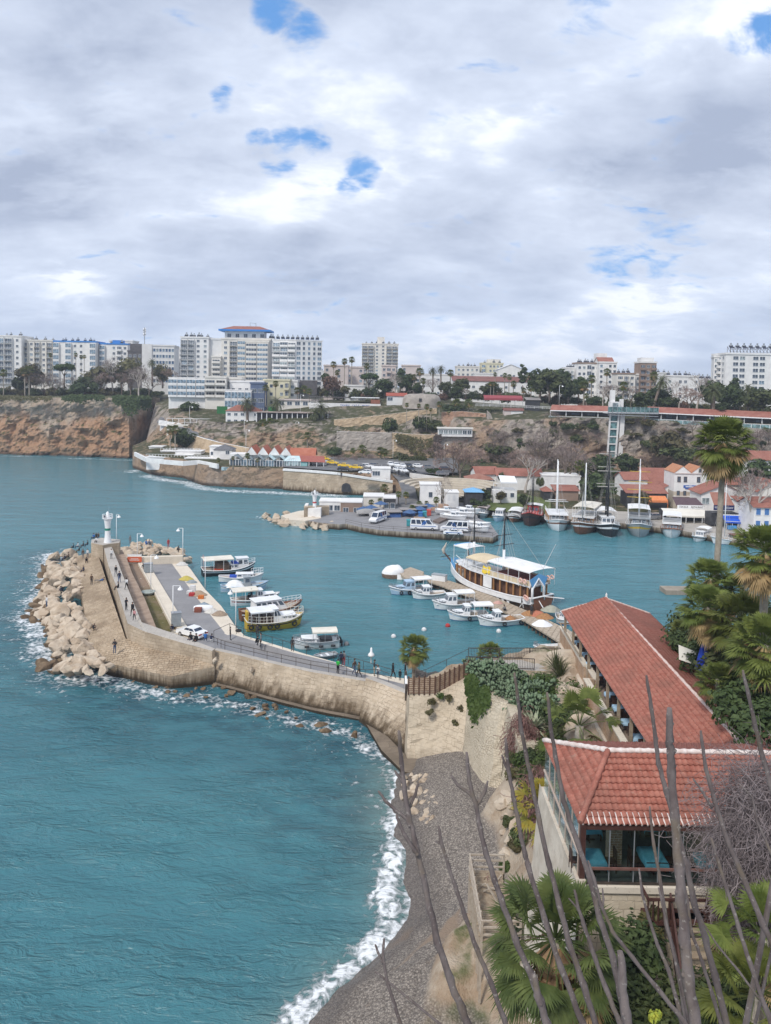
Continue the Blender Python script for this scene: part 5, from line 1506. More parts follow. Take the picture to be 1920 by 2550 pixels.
def bT(t,x0,x1,y,z0,floors,fh,pattern,wallm,side=0,par=None,pane=aZ,wh=1.35,rnd=None,bd=1.2):
 if not pattern:return
 n=len(pattern);wd=(x1-x0)/n
 for f in range(floors):
  for i,ch in enumerate(pattern):
   if ch=='.':continue
   c=x0+wd*(i+.5);z=z0+f*fh
   pn=(ap if ch=='G' else pane)
   if rnd and rnd.random()<.25:pn=rnd.choice((bJ,ap,aZ))
   if ch=='w':me,nm,zz=aU(min(1.5,wd*.6),wh,pn,aC),'window',z+.95
   elif ch=='W':me,nm,zz=aU(wd*.82,wh+.2,pn,aC),'window',z+.8
   elif ch in 'gG':me,nm,zz=bH(wd*.94,bd,par or wallm,pn if ch=='g' else ap,'g',fh),'balcony',z
   elif ch=='s':me,nm,zz=bH(wd*.94,bd,par or wallm,pn,'s',fh),'balcony',z
   else:me,nm,zz=bH(wd*.94,bd,par or wallm,pn,'r',fh),'balcony',z
   if side==0:loc,rz=(c,y,zz),0
   elif side==1:loc,rz=(y,c,zz),R(90)
   else:loc,rz=(y,-c,zz),R(-90)
   aE(nm,me,t,loc,rz)
def aH(label,u0,u1,vt,vb,Y,floors,pattern,wall='white',depth=12,rz=0,sideR='',sideL='',cat='apartment block',par=None,pane=aZ,heaters=0,name='apartment_block',penthouse=None,seed=0,trim=None,sink=6,ground=.0,bd=1.2,cornice=True):
 a=A(u0,vb,Y);c=A(u1,vb,Y);W_=(c.x-a.x)/max(.3,cos(rz))if rz==0 else(c.x-a.x)
 H=A((u0+u1)/2,vt,Y).z-a.z
 t=aD(name,label,cat,((a.x+c.x)/2,Y,min(a.z,c.z)),rz)
 m=aI[wall]if isinstance(wall,str)else wall
 rnd=random.Random(seed+int(u0))
 mb=MB();mb.box(-W_/2,W_/2,0,depth,-sink,H,0);mb.W9('wall',m,t)
 fh=(H-ground-.5)/floors
 bT(t,-W_/2,W_/2,0,ground+.1,floors,fh,pattern,m,0,par,pane,min(1.5,fh*.5),rnd,bd)
 if sideR:bT(t,0,depth,W_/2,ground+.1,floors,fh,sideR,m,1,par,pane,min(1.5,fh*.5),rnd,bd)
 if sideL:bT(t,-depth,0,-W_/2,ground+.1,floors,fh,sideL,m,-1,par,pane,min(1.5,fh*.5),rnd,bd)
 rf=MB();rf.box(-W_/2-.3,W_/2+.3,-.3,depth+.3,H,H+.25,0)
 if cornice:
  rf.box(-W_/2-.3,W_/2+.3,-.3,-.1,H+.25,H+.8,0);rf.box(-W_/2-.3,-W_/2-.1,-.1,depth+.3,H+.25,H+.8,0);rf.box(W_/2+.1,W_/2+.3,-.1,depth+.3,H+.25,H+.8,0)
 roof=rf.W9('roof',aI[trim]if trim else m,t)
 if penthouse:
  x0,x1,hh,wm=penthouse
  p=MB();p.box(lerp(-W_/2,W_/2,x0),lerp(-W_/2,W_/2,x1),depth*.2,depth*.8,H+.25,H+.25+hh);p.W9('penthouse',aI[wm],t)
 for i in range(heaters):
  h=aE('water_heater',bF(),roof,(lerp(-W_/2+1,W_/2-1,(i+.5)/heaters)+rnd.uniform(-.4,.4),rnd.uniform(1.5,depth*.6),H+.25),rnd.uniform(-.3,.3),rnd.uniform(.8,1.15))
 return t,W_,H
def bc(mb,x0,x1,y0,y1,z0,zr,axis='x',over=.35,mi=0,thick=.12,wall=None):
 if axis=='x':
  ym=(y0+y1)/2
  for a,bq in((y0-over,ym),(y1+over,ym)):
   za=z0-over*(zr-z0)/((y1-y0)/2)
   pts=[(x0-over,a,za),(x1+over,a,za),(x1+over,ym,zr),(x0-over,ym,zr)]
   mb.raw([V9(p)for p in pts]+[V9(p)+V9((0,0,thick))for p in pts],[(0,1,2,3),(4,5,6,7),(0,1,5,4),(0,3,7,4),(1,2,6,5)],mi)
  if wall is not None:
   for x in(x0,x1):mb.face([(x,y0,z0),(x,y1,z0),(x,ym,zr)],wall)
 else:
  xm=(x0+x1)/2
  for a in(x0-over,x1+over):
   za=z0-over*(zr-z0)/((x1-x0)/2)
   pts=[(a,y0-over,za),(a,y1+over,za),(xm,y1+over,zr),(xm,y0-over,zr)]
   mb.raw([V9(p)for p in pts]+[V9(p)+V9((0,0,thick))for p in pts],[(0,1,2,3),(4,5,6,7),(0,1,5,4),(0,3,7,4),(1,2,6,5)],mi)
  if wall is not None:
   for y in(y0,y1):mb.face([(x0,y,z0),(x1,y,z0),(xm,y,zr)],wall)
def hip(mb,x0,x1,y0,y1,z0,zr,over=.5,mi=0):
 x0-=over;x1+=over;y0-=over;y1+=over
 d=min(x1-x0,y1-y0)/2
 if x1-x0>=y1-y0:a,c=(x0+d,(y0+y1)/2,zr),(x1-d,(y0+y1)/2,zr)
 else:a,c=((x0+x1)/2,y0+d,zr),((x0+x1)/2,y1-d,zr)
 P=[(x0,y0,z0),(x1,y0,z0),(x1,y1,z0),(x0,y1,z0)]
 if x1-x0>=y1-y0:mb.raw(P+[a,c],[(0,1,5,4),(1,2,5),(2,3,4,5),(3,0,4),(3,2,1,0)],mi)
 else:mb.raw(P+[a,c],[(0,1,4),(1,2,5,4),(2,3,5),(3,0,4,5),(3,2,1,0)],mi)
def aP(label,u0,u1,veave,vb,Y,floors,pattern,wall='white',depth=8,rz=0,roof='gx',rise=1.8,roofm=None,sideR='',sideL='',name='house',cat='house',sink=4,over=.4,pane=aZ,ground=.0,wh=1.3):
 a=A(u0,vb,Y);c=A(u1,vb,Y);W_=c.x-a.x
 H=A((u0+u1)/2,veave,Y).z-a.z
 t=aD(name,label,cat,((a.x+c.x)/2,Y,a.z),rz)
 m=aI[wall]if isinstance(wall,str)else wall
 mb=MB();mb.box(-W_/2,W_/2,0,depth,-sink,H,0)
 if roof=='gx':
  for x in(-W_/2,W_/2):mb.face([(x,0,H),(x,depth,H),(x,depth/2,H+rise)])
 if roof=='gy':
  for y in(0,depth):mb.face([(-W_/2,y,H),(W_/2,y,H),(0,y,H+rise)])
 mb.W9('wall',m,t)
 if floors:
  fh=(H-ground)/floors
  bT(t,-W_/2,W_/2,0,ground,floors,fh,pattern,m,0,None,pane,wh)
  if sideR:bT(t,0,depth,W_/2,ground,floors,fh,sideR,m,1,None,pane,wh)
  if sideL:bT(t,-depth,0,-W_/2,ground,floors,fh,sideL,m,-1,None,pane,wh)
 r=MB()
 if roof=='gx':bc(r,-W_/2,W_/2,0,depth,H+.02,H+rise+.02,'x',over)
 elif roof=='gy':bc(r,-W_/2,W_/2,0,depth,H+.02,H+rise+.02,'y',over)
 elif roof=='hip':hip(r,-W_/2,W_/2,0,depth,H+.02,H+rise,over)
 elif roof=='shed':
  pts=[(-W_/2-over,-over,H-.1),(W_/2+over,-over,H-.1),(W_/2+over,depth+over,H+rise),(-W_/2-over,depth+over,H+rise)]
  r.raw([V9(p)for p in pts]+[V9(p)+V9((0,0,.15))for p in pts],[(3,2,1,0),(4,5,6,7),(0,1,5,4),(1,2,6,5),(2,3,7,6),(3,0,4,7)])
 else:r.box(-W_/2-.15,W_/2+.15,-.15,depth+.15,H,H+.3)
 r.W9('roof',roofm or(cW if roof!='flat' else m),t)
 return t,W_,H
def ai(t,s,w,loc,m,h=None,name='lettering',rz=0):
 me=ct(s,1.0);xs=[v.co.x for v in me.vertices];zs=[v.co.z for v in me.vertices]
 k=w/(max(xs)-min(xs));kz=(h/(max(zs)-min(zs)))if h else k
 me.transform(Matrix.Diagonal((k,1,kz,1)));me.materials.clear();me.materials.append(m)
 return aE(name,me,t,loc,rz)
YB=450
aH('white apartment block with narrow balconies at the left edge of the city',-30,54,838,955,YB,8,'wrrw','white',14,0,'','',heaters=4,seed=1)
aH('cream apartment block second from the left with stacked balconies',56,132,849,955,YB+4,8,'rwrwr','cream',14,heaters=4,seed=2)
t,W_,H=aH('white apartment block with bright blue roof edge and blue balconies',134,240,852,958,YB+2,7,'G.Gww.G','white',14,heaters=7,seed=3,trim='blue')
aH('white apartment block with a stepped blue roof edge',249,318,858,955,YB+6,7,'G.wsw','white',12,heaters=2,seed=4,trim='blue',penthouse=(.4,.7,2.5,'blue'))
aH('dark brown building with round arched top windows',318,366,876,940,YB-4,4,'wwww','charcoal',12,seed=5,penthouse=(.05,.8,4.5,'charcoal'))
aH('tan low block behind the dark brown arched building',272,330,850,900,YB+30,4,'w..w','pale',12,seed=35)
def eV():
 t,W_,H=aH('concrete office block with a grid of blue windows',366,433,862,955,YB-14,6,'.WWWWWWWW','pale',16,R(6),pane=am('m73',(.07,.14,.26),.08),seed=6,bd=.8)
 p=MB();p.box(-W_/2-2.5,-W_/2+3,-.5,10,-4,H+1);p.W9('stair_panel',aI['pale'],t)
eV()
aH('thin white apartment block between the office and the big grey block',434,456,868,955,YB+8,8,'ww','white',12,seed=7)
def dB(u,vt,vb,Y,label):
 p=A(u,vb,Y);h=A(u,vt,Y).z-p.z
 t=aD('antenna_mast',label,'antenna',p)
 m=MB();m.bar((0,0,0),(0,0,h),.35,0);m.W9('pole',aW,t)
 for k in(.55,.7,.8):
  q=MB();q.T9([(-.5,0,h*k),(-.5,0,h*k+1.6)],.35,6);q.T9([(.5,.1,h*k+.4),(.5,.1,h*k+1.9)],.3,6);q.W9('antenna_panel',aC,t)
dB(360,815,862,YB+5,'slim antenna mast on the roof behind the concrete office')
YC=392
aH('tall grey white apartment block with open balconies left of the blue roofed one',450,519,842,946,YC,8,'rrww','pale',10,0,heaters=6,seed=11)
aH('blank sided grey apartment block wing joined to the open balconies',519,556,846,946,YC+2,8,'....','grey',10,0,heaters=0,seed=12,sink=3)
aH('narrow tan stair house between two apartment blocks',527,549,890,952,YC-4,5,'s','cream',6,seed=36)
def dr():
 t,W_,H=aH('apartment block with mixed balconies, a blue roof edge and a low red tiled roof',551,672,846,952,YC-2,8,'wrGgsw','cream',12,0,seed=13,pane=aZ)
 p=MB();p.box(-W_*.45,W_*.36,2,10,H,H+4.4);p.W9('penthouse',aG,t)
 for i in range(5):aE('window',aU(2.0,1.9,aZ,aC),t,(-W_*.36+i*W_*.17,2,H+1.2))
 r=MB();x0,x1=-W_*.56,W_*.50
 hip(r,x0+.7,x1-.7,.4,11.6,H+5.2,H+7.2,.2,0);roof=r.W9('roof',cW,t)
 r=MB();r.box(x0,x1,-.6,12.6,H+4.3,H+5.2);r.W9('blue_eave',aI['blue'],roof)
 r=MB();r.bar((1,6,H+6),(1,6,H+9),.2);r.bar((4,6,H+6),(4,6,H+9),.2);r.bar((1,6,H+9),(4,6,H+8.6),.15);r.W9('roof_frame',aW,roof)
dr()
aH('slim cream block wing with glazed balconies beside the blue roofed one',612,668,852,950,YC-6,8,'gG','cream',4,seed=14,sink=3)
aH('grey side wall wing between the blue roofed block and the white block',666,680,846,950,YC,8,'.','grey',12,seed=15,heaters=3)
def c3():
 a=A(736,962,YC-12);H=A(736,848,YC-12).z-a.z
 t=aD('apartment_block','big white apartment block standing corner-on with balconies on one face and windows on the other','apartment block',a,0)
 L1,L2=12.2,13.5
 m=aG;rz=R(14)
 w=MB()
 p0=V9((0,0,0));p1=V9((-L1*cos(rz),L1*sin(rz),0));p2=V9((L2*cos(R(24)),L2*sin(R(24)),0));p3=p1+p2
 w.P9([V9((p.x,p.y,H))for p in(p0,p2,p3,p1)],-6);w.W9('wall',m,t)
 r=MB();r.P9([V9((p.x,p.y,H+.5))+((p-p3*.5)*.04)for p in(p0,p2,p3,p1)],H);roof=r.W9('roof',m,t)
 rnd=random.Random(3);fl=9;fh=(H-.6)/fl
 for f in range(fl):
  for i in range(3):
   c=p0.lerp(p1,(i+.5)/3);aE('balcony',bH(L1/3*.95,1.1,m,rnd.choice((aZ,ap,bJ)),rnd.choice('ssrg'),fh),t,(c.x,c.y,f*fh+.1),-rz)
  for i in range(5):
   c=p0.lerp(p2,(i+.5)/5);aE('window',aU(2.0 if i in(0,4)else 1.3,1.5,rnd.choice((aZ,ap)),aC),t,(c.x,c.y,f*fh+1.0),R(24))
 for i in range(9):
  q=p1.lerp(p2,(i+.5)/9)*.9;aE('water_heater',bF(),roof,(q.x,q.y+1,H+.5),rnd.uniform(-.4,.4),1.0)
 g=MB();g.box(-L1*.9,L2*.8,-3.0,-.2,-4,3.0);g.W9('shop_front',aI['charcoal'],t)
c3()
aH('pale pink block behind the tall palms right of the white block',806,866,912,975,YC+20,4,'w.w.','pink',10,seed=16)
aH('low grey pink block between the tall palms and the tower',862,905,916,968,YC+34,4,'w.w','pink',10,seed=17)
aH('low white hall with tall windows under the pines',858,908,962,988,372,1,'.ww.','white',8,seed=18)
aH('pale cream twelve storey tower with banded balconies',900,990,858,962,520,12,'rrwwrr','cream',16,0,heaters=6,seed=19,penthouse=(.42,.62,5,'cream'),par=bV)
aH('small pink house at the foot of the pale tower',950,985,912,970,440,4,'wsw','pink',8,seed=37)
aH('blank pink block right of the dark ragged conifer',1000,1046,912,968,430,4,'w..w','pink',10,seed=20)
aH('cream flat roofed block in the distance left of the yellow block',1136,1192,914,962,540,4,'wwwww','cream',12,heaters=5,seed=21)
aH('pale yellow block in the distance with glazed stair',1198,1252,906,962,540,5,'G.wwww','yellow',12,heaters=4,seed=22,penthouse=(.3,.9,3,'cream'))
aP('white gabled villa left of the cypress',1240,1302,920,965,470,2,'w.ww','white',12,0,'gy',3,mat('m74',(.75,.75,.76)),name='villa',cat='villa')
aH('grey low blocks behind the white villa',1180,1330,932,965,500,2,'w.w.w.w.w','pale',10,seed=38,heaters=4)
def eu():
 t,W_,H=aP('long white hall under a low dark red roof in the middle of the ridge',1128,1330,950,992,395,2,'wwwwwwwwww','white',12,0,'shed',2.6,mat('m75',(.17,.075,.062),(.22,.10,.085),.4,.9),name='hall',cat='hall')
eu()
aH('white apartment house with a rooftop frame behind the big ridge trees',1408,1438,918,985,430,5,'rrw','white',10,heaters=4,seed=23)
aH('white apartment house with a brown roof terrace',1436,1492,906,985,425,5,'wwgww','white',12,heaters=6,seed=24,trim='brown')
def w2():
 t,W_,H=aH('white house with a red tiled top and stepped tower',1490,1534,904,985,420,6,'w.ww','white',12,seed=25)
 r=MB();bc(r,-W_*.5,W_*.35,1,10,H+.6,H+3.2,'x',.3);r.W9('tile_roof',cW,t)
 p=MB();p.box(-W_*.5,W_*.1,6,12,H,H+5.5);p.W9('tower',aG,t)
w2()
aH('cream apartment house with brown balconies left of the brown one',1536,1580,932,995,400,4,'srw','cream',10,heaters=3,seed=26,trim='brown')
aH('pale narrow house beside the brown house',1578,1596,934,995,404,4,'w','pale',8,seed=39)
aH('brown six storey house with pale top floor',1592,1632,904,995,402,6,'sws','brown',10,heaters=3,seed=27,par=aI['brown'],trim='pale',penthouse=(.1,.9,2.6,'pale'))
aH('low white block right of the brown house',1660,1738,938,995,410,3,'w.ww.w','white',10,heaters=5,seed=28)
aH('grey low block behind the bare trees at the right',1735,1780,946,995,430,3,'w.w','pale',10,heaters=4,seed=40)
def dF():
 t,W_,H=aH('large white apartment block at the right edge with racks of solar heaters',1803,1985,884,1005,330,8,'.WW.WW.WW.W','white',14,0,'','wsw',heaters=0,seed=29)
 rk=MB()
 for i in range(20):
  x=lerp(-W_*.40,W_*.48,i/19)
  rk.bar((x,3,H),(x,3,H+3.4),.12);rk.bar((x,6,H),(x,6,H+3.8),.12);rk.bar((x,3,H+1.2),(x,6,H+3.6),.10)
 for z in(1.3,2.4,3.4):rk.bar((-W_*.4,3,H+z),(W_*.48,3,H+z),.10)
 rack=rk.W9('roof_rack',ad,t)
 for i in range(10):aE('water_heater',bF(),rack,(lerp(-W_*.37,W_*.45,i/9),4.5,H+2.6),0,1.0)
dF()
aH('angled white wing of the block at the right edge',1775,1806,890,1005,336,8,'w.w','white',12,R(-18),seed=30)
for i,(u0,u1,vt,lab,wl)in enumerate(((452,530,905,'grey house row behind the tall apartment blocks','grey'),(1046,1136,934,'pale low houses on the ridge behind the date palms','pale'),(1330,1410,938,'pale houses behind the dark ridge trees','cream'),(1630,1665,930,'pale houses between the brown house and the white block','pale'),(770,812,925,'grey blue houses right of the white block','grey'))):
 aH(lab,u0,u1,vt,985,480+i*9,3,'w.w.w',wl,10,seed=50+i,heaters=2,name='house_row',cat='house row')
YR_=356
aH('low white apartment row with large glazed balconies over a dark awning',420,512,941,1012,YR_,3,'gGgg','white',10,0,seed=61,ground=4.5,bd=1.6,pane=ap,cornice=False)
aH('cream row house with dark square loggias',511,562,941,1010,YR_-1,3,'ss','cream',9,0,seed=62,ground=4,pane=aI['dark'])
aH('beige row house with open loggias behind the grey terrace',545,600,944,1020,YR_+3,3,'rw','cream',8,seed=41)
aH('long cream house with rows of small windows',572,655,952,1030,YR_+2,3,'wwwww','pale',9,0,seed=63)
aH('white town house with glazed fronts above the red hipped roof',560,626,972,1040,YR_-8,3,'gGgG','white',8,0,seed=64,pane=ap,cornice=False)
aH('dark blue town house with a white window band',623,658,956,1030,YR_-7,3,'WW','navy',8,0,seed=65)
aH('pale yellow house left of the white apartment block',656,720,948,1010,YR_+6,3,'.w.ws','yellow',8,0,seed=66)
aH('white lower wing with balconies under the big white block',690,740,950,1012,YR_+12,3,'ww','white',8,0,seed=42)
def ef():
 t,W_,H=aP('white two storey house with red hipped roof on the cliff shelf',562,645,1024,1058,328,2,'www.w','white',8,0,'hip',2.6,ground=.2,wh=1.2)
 c=MB()
 b0=A(415,1062,334);b1=A(560,1060,330)
 t=aD('terrace_wall','pale terrace with an open white frame left of the red hipped house','terrace',b0)
 L=b1.x-b0.x
 m=MB();m.box(0,L,0,4,-5,1.0);m.W9('base',bV,t)
 m=MB()
 for i in range(11):m.bar((L*i/10,0,1),(L*i/10,0,3.6),.16)
 m.bar((0,0,3.6),(L,0,3.6),.2);m.bar((0,0,1.9),(L,0,1.9),.1);m.W9('frame',aC,t)
 for(u0,u1,vt,vb,lab,m_)in((540,566,1012,1030,'green hoarding panel beside the cream row houses',mat('m76',(.03,.16,.05))),(668,690,1013,1026,'green screen above the black restaurant',mat('m76',(.03,.16,.05)))):
  p=A(u0,vb,333);q=A(u1,vt,333);o=MB();o.box(0,q.x-p.x,0,.4,0,q.z-p.z);ob=o.W9('screen_panel',m_);ob.location=p;tag(ob,lab,'screen')
 p=A(640,1056,327);q=A(815,1056,322);L=q.x-p.x
 t=aD('restaurant_pavilion','long black fronted restaurant with white columns on the cliff edge','restaurant',p,-.02)
 m=MB();m.box(0,L,0,6,-3,5.0);m.W9('wall',aI['dark'],t)
 m=MB();m.box(-.5,L+.3,-1.6,6.5,5.0,5.35);m.W9('roof',mat('m77',(.33,.27,.24),(.4,.33,.3)),t)
 for i in range(15):
  m=MB();x=L*i/14;m.box(x-.16,x+.16,-1.2,-.9,.3,5.0 if i%3 else 4.4);m.W9('column',aC,t)
 m=MB();m.box(L*.55,L*.8,-1.5,-1.4,2.2,2.6);m.W9('sign_band',aC,t)
 m=MB();m.box(-1,L+.5,-2.4,0,-3,.3);m.W9('terrace',aI['pale'],t)
 p=A(690,1012,341);t=aD('bar_pavilion','low bar with pink roof edge above the black fronted restaurant','bar',p)
 m=MB();m.box(0,18,0,6,-3,2.8);m.W9('wall',aI['cream'],t)
 m=MB();m.box(-.4,18.4,-.6,6.4,2.8,3.3);m.W9('roof',aI['pink'],t)
 for i in range(5):aE('window',aU(2.2,1.6,aZ,aC),t,(2+i*3.5,0,.7))
ef()
def fG():
 p=A(770,1006,338);q=A(948,1004,338);L=q.x-p.x
 t=aD('cafe_terrace','cliff edge cafe with a long flat awning and blue letters on its white parapet','cafe',p,R(0))
 m=MB();m.box(0,L,0,9,-4,.1);m.W9('floor',aI['pale'],t)
 m=MB();m.box(0,L,-.3,0,-1.6,.6);m.W9('parapet',aI['pale'],t)
 m=MB();m.box(0,L*.55,1,8,2.9,3.2);m.W9('canopy',mat('m78',(.10,.09,.085)),t)
 m=MB();m.box(L*.58,L*.98,.2,8,3.0,3.3);m.W9('awning',aC,t)
 for i in range(13):m=MB();x=L*i/12;m.bar((x,.6,.1),(x,.6,3),.14);m.W9('post',ad,t)
 m=MB();m.box(L*.86,L*.99,-.4,2,.6,2.4);m.W9('brick_kiosk',mat('m79',(.30,.12,.08)),t)
 cd=mat('m80',(.05,.12,.42))
 ai(t,'YAVAN',L*.13,(L*.50,-.34,-.35),cd,.95);ai(t,'CAT E',L*.10,(L*.65,-.34,-.4),cd,.9);ai(t,'MCBBI',L*.10,(L*.79,-.34,-.45),cd,.9)
fG()
def di():
 t,W_,H=aP('small hut with a red metal roof and grey awning on the cliff top',963,1012,986,1002,338,1,'W..','grey',5,0,'shed',1.2,mat('m81',(.36,.09,.06)),name='hut',cat='hut')
 t,W_,H=aP('low hut with a white flat awning beside the red roofed hut',1012,1032,986,998,339,1,'','dark',4,0,'flat',.3,aC,name='hut',cat='hut')
 p=A(1050,1000,336)
 t=aD('stone_mound','old rounded stone mound with one dark window on the cliff top','ruin',p)
 m=MB();m.L9([(8.6,-3),(8.2,1.2),(7.4,2.6),(5.5,3.3),(3.2,3.2),(.2,3.6)],16);m.W9('wall',cK,t);aE('window',aU(1.2,1.3,aI['dark'],aI['dark']),t,(-.9,-8.25,.2),0)
 p=A(1204,1002,316);q=A(1300,1004,316)
 t=aD('awning_row','long maroon awning over cliff top stalls','awning',p)
 m=MB();L=q.x-p.x
 m.raw([(0,-1.6,1.9),(L,-1.6,1.9),(L,1.6,3.0),(0,1.6,3.0),(0,-1.6,1.0),(L,-1.6,1.0)],[(0,1,2,3),(4,5,1,0)]);m.W9('canopy',mat('m82',(.26,.055,.065),(.31,.07,.08)),t)
 m=MB()
 for i in range(6):m.bar((L*i/5,-1.5,-1),(L*i/5,-1.5,1.9),.14)
 m.W9('frame',aW,t)
 t,W_,H=aP('low dark pergola hut right of the maroon awning',1312,1345,996,1006,318,1,'','dark',4,0,'shed',.9,mat('m83',(.30,.28,.27)),name='hut',cat='hut')
 ak([A(1185,1012,314),A(1290,1016,312),A(1372,1020,308)],'white railing along the cliff top path under the maroon awning',1.1,3,.6,(1.0,.5),.09,m=aC)
 t,W_,H=aP('small pink kiosk with red roof and a white side on the cliff',1256,1302,1022,1036,309,1,'','white',4,0,'gx',.8,mat('m75',(.17,.075,.062)),name='kiosk',cat='kiosk')
 m=MB();m.box(-W_/2-.06,-W_/2+2.6,-.08,4.05,-2,H-.02);m.W9('pink_wall',aI['pink'],t)
di()
def cq():
 M_PR=mat('m84',(.27,.105,.08),(.33,.15,.115),.5,.85,space='pos')
 M_RAILG=am('m85',(.25,.40,.41),.15)
 def pav(u0,Y0,u1,Y1,ve0,ve1,label,open_=1):
  a=A(u0,ve0,Y0);c=A(u1,ve1,Y1);d=(c-a);L=d.length;n=V9((-d.y,d.x,0)).normalized()
  t=aD('promenade_pavilion',label,'pavilion',(0,0,0))
  zf=a.z-3.6
  m=MB();D=5.0
  for s,e in((0,1),):
   m.face([a-n*.8,c-n*.8,c+n*D/2+V9((0,0,2.0)),a+n*D/2+V9((0,0,2.0))]);m.face([a+n*(D+.8),c+n*(D+.8),c+n*D/2+V9((0,0,2.0)),a+n*D/2+V9((0,0,2.0))])
   m.face([a-n*.8-V9((0,0,.35)),c-n*.8-V9((0,0,.35)),c-n*.8,a-n*.8],1)
  m.W9('roof',[M_PR,aC],t)
  k=int(L/5)
  for i in range(k+1):
   p=a.lerp(c,i/k);q=MB();q.bar((p.x,p.y,zf),(p.x,p.y,p.z),.25);q.W9('post',aC,t)
  w=MB();p,q=a+n*D*.9,c+n*D*.9
  w.face([(p.x,p.y,zf),(q.x,q.y,zf),(q.x,q.y,q.z),(p.x,p.y,p.z)]);w.W9('back_wall',mat('m86',(.09,.085,.085),(.16,.15,.145),.3),t)
  f=MB();f.face([V9((a.x,a.y,zf))-n*3,V9((c.x,c.y,c.z-3.6))-n*3,V9((c.x,c.y,c.z-3.6))+n*D,V9((a.x,a.y,zf))+n*D]);f.W9('floor',aI['pale'],t)
  for i in range(int(k*1.2)):
   p=a.lerp(c,(i+.5)/int(k*1.2))+n*D*.85
   if(i*7)%3:q=MB();q.box(p.x-1.6,p.x+1.6,p.y-.3,p.y-.2,p.z-3.4,p.z-.9);q.W9('shop_window',aZ if i%2 else bJ,t)
  g=MB();p,q=V9((a.x,a.y,zf))-n*3,V9((c.x,c.y,c.z-3.6))-n*3
  g.face([p,q,q+V9((0,0,1.3)),p+V9((0,0,1.3))]);g.W9('glass_rail',M_RAILG,t)
  g=MB()
  for i in range(k*2):s=p.lerp(q,i/(k*2));g.bar(s,s+V9((0,0,1.35)),.14)
  g.bar(p+V9((0,0,1.35)),q+V9((0,0,1.35)),.14);g.W9('rail_frame',aC,t)
  w=MB();w.face([p-V9((0,0,1.6)),q-V9((0,0,1.6)),q,p]);w.W9('edge_wall',cK,t)
 pav(1371,297,1530,288,1021,1025,'long promenade pavilion with dark red roof left of the lift tower')
 pav(1608,282,1990,254,1026,1044,'long promenade pavilion with red roof and glass rail right of the lift tower')
 Y=277
 p=A(1519,1180,Y);top=A(1531,1031,Y)
 t=aD('lift_tower','glass panelled lift tower standing against the cliff','lift tower',(p.x,Y,p.z))
 H=top.z-p.z;lean=(top.x-p.x)/H
 Wd=3.0
 m=MB()
 def X(z):return lean*z
 for s in(-1,1):m.bar((X(0)+s*Wd/2,-.2,0),(X(H)+s*Wd/2,-.2,H+4),.55)
 n=8
 for i in range(n+1):z=H*i/n;m.bar((X(z)-Wd/2,-.2,z),(X(z)+Wd/2,-.2,z),.4)
 m.W9('frame',aI['pale'],t)
 for i in range(n):
  z0,z1=H*i/n+.25,H*(i+1)/n-.25
  g=MB();g.raw([(X(z0)-Wd/2+.2,0,z0),(X(z0)+Wd/2-.2,0,z0),(X(z1)+Wd/2-.2,0,z1),(X(z1)-Wd/2+.2,0,z1)],[(0,1,2,3)]);g.W9('glass_panel',am('lift_glass_%d'%(i%2),((.16,.30,.31),(.09,.20,.21))[i%2],.1),t)
 m=MB();m.bar((X(0)+Wd/2+1.8,1.2,0),(X(H)+Wd/2+1.5,1.2,H),1.5,0,2.4);m.bar((X(0)+Wd/2+.7,2.0,0),(X(H)+Wd/2+.6,2.0,H),.7,1,1.4);m.W9('shaft_wall',[aI['pale'],aI['grey']],t)
 m=MB();x=X(H);m.box(x-Wd/2-.1,x+Wd/2+.1,-.4,3,H,H+4.4);m.W9('lift_head',aI['pale'],t)
 g=MB();g.box(x-Wd/2+.5,x+Wd/2-.5,-.5,-.4,H+1.9,H+4.0);g.W9('head_window',bJ,t)
 m=MB();m.box(x-Wd/2,x-Wd/2+1.6,.5,2,H+4.4,H+8.6);m.W9('sign_tower',aG,t)
 m=MB();m.bar((x-.8,1,H+8.5),(x-.8,1,H+10.4),.14);m.W9('antenna',aW,t)
 m=MB();m.box(x+Wd/2+.6,x+Wd/2+1.7,.5,2,H+1,H+5.4);m.W9('stair_wall',aI['pale'],t)
 d=MB();d.box(x-3,x+15,-1.8,5,H+.2,H+.8);d.W9('deck',aI['pale'],t)
 d=MB();d.box(x-3,x+15,-1.9,-1.8,H+.8,H+2.6);d.W9('deck_glass',am('m87',(.14,.26,.26),.15),t)
 d=MB()
 for i in range(12):d.bar((x-3+i*1.64,-1.9,H+.3),(x-3+i*1.64,-1.9,H+2.8),.16)
 d.bar((x-3,-1.9,H+.4),(x+15,-1.9,H+.4),.3);d.bar((x-3,-1.9,H-.3),(x+15,-1.9,H-.6),.25)
 d.W9('deck_frame',aW,t)
cq()
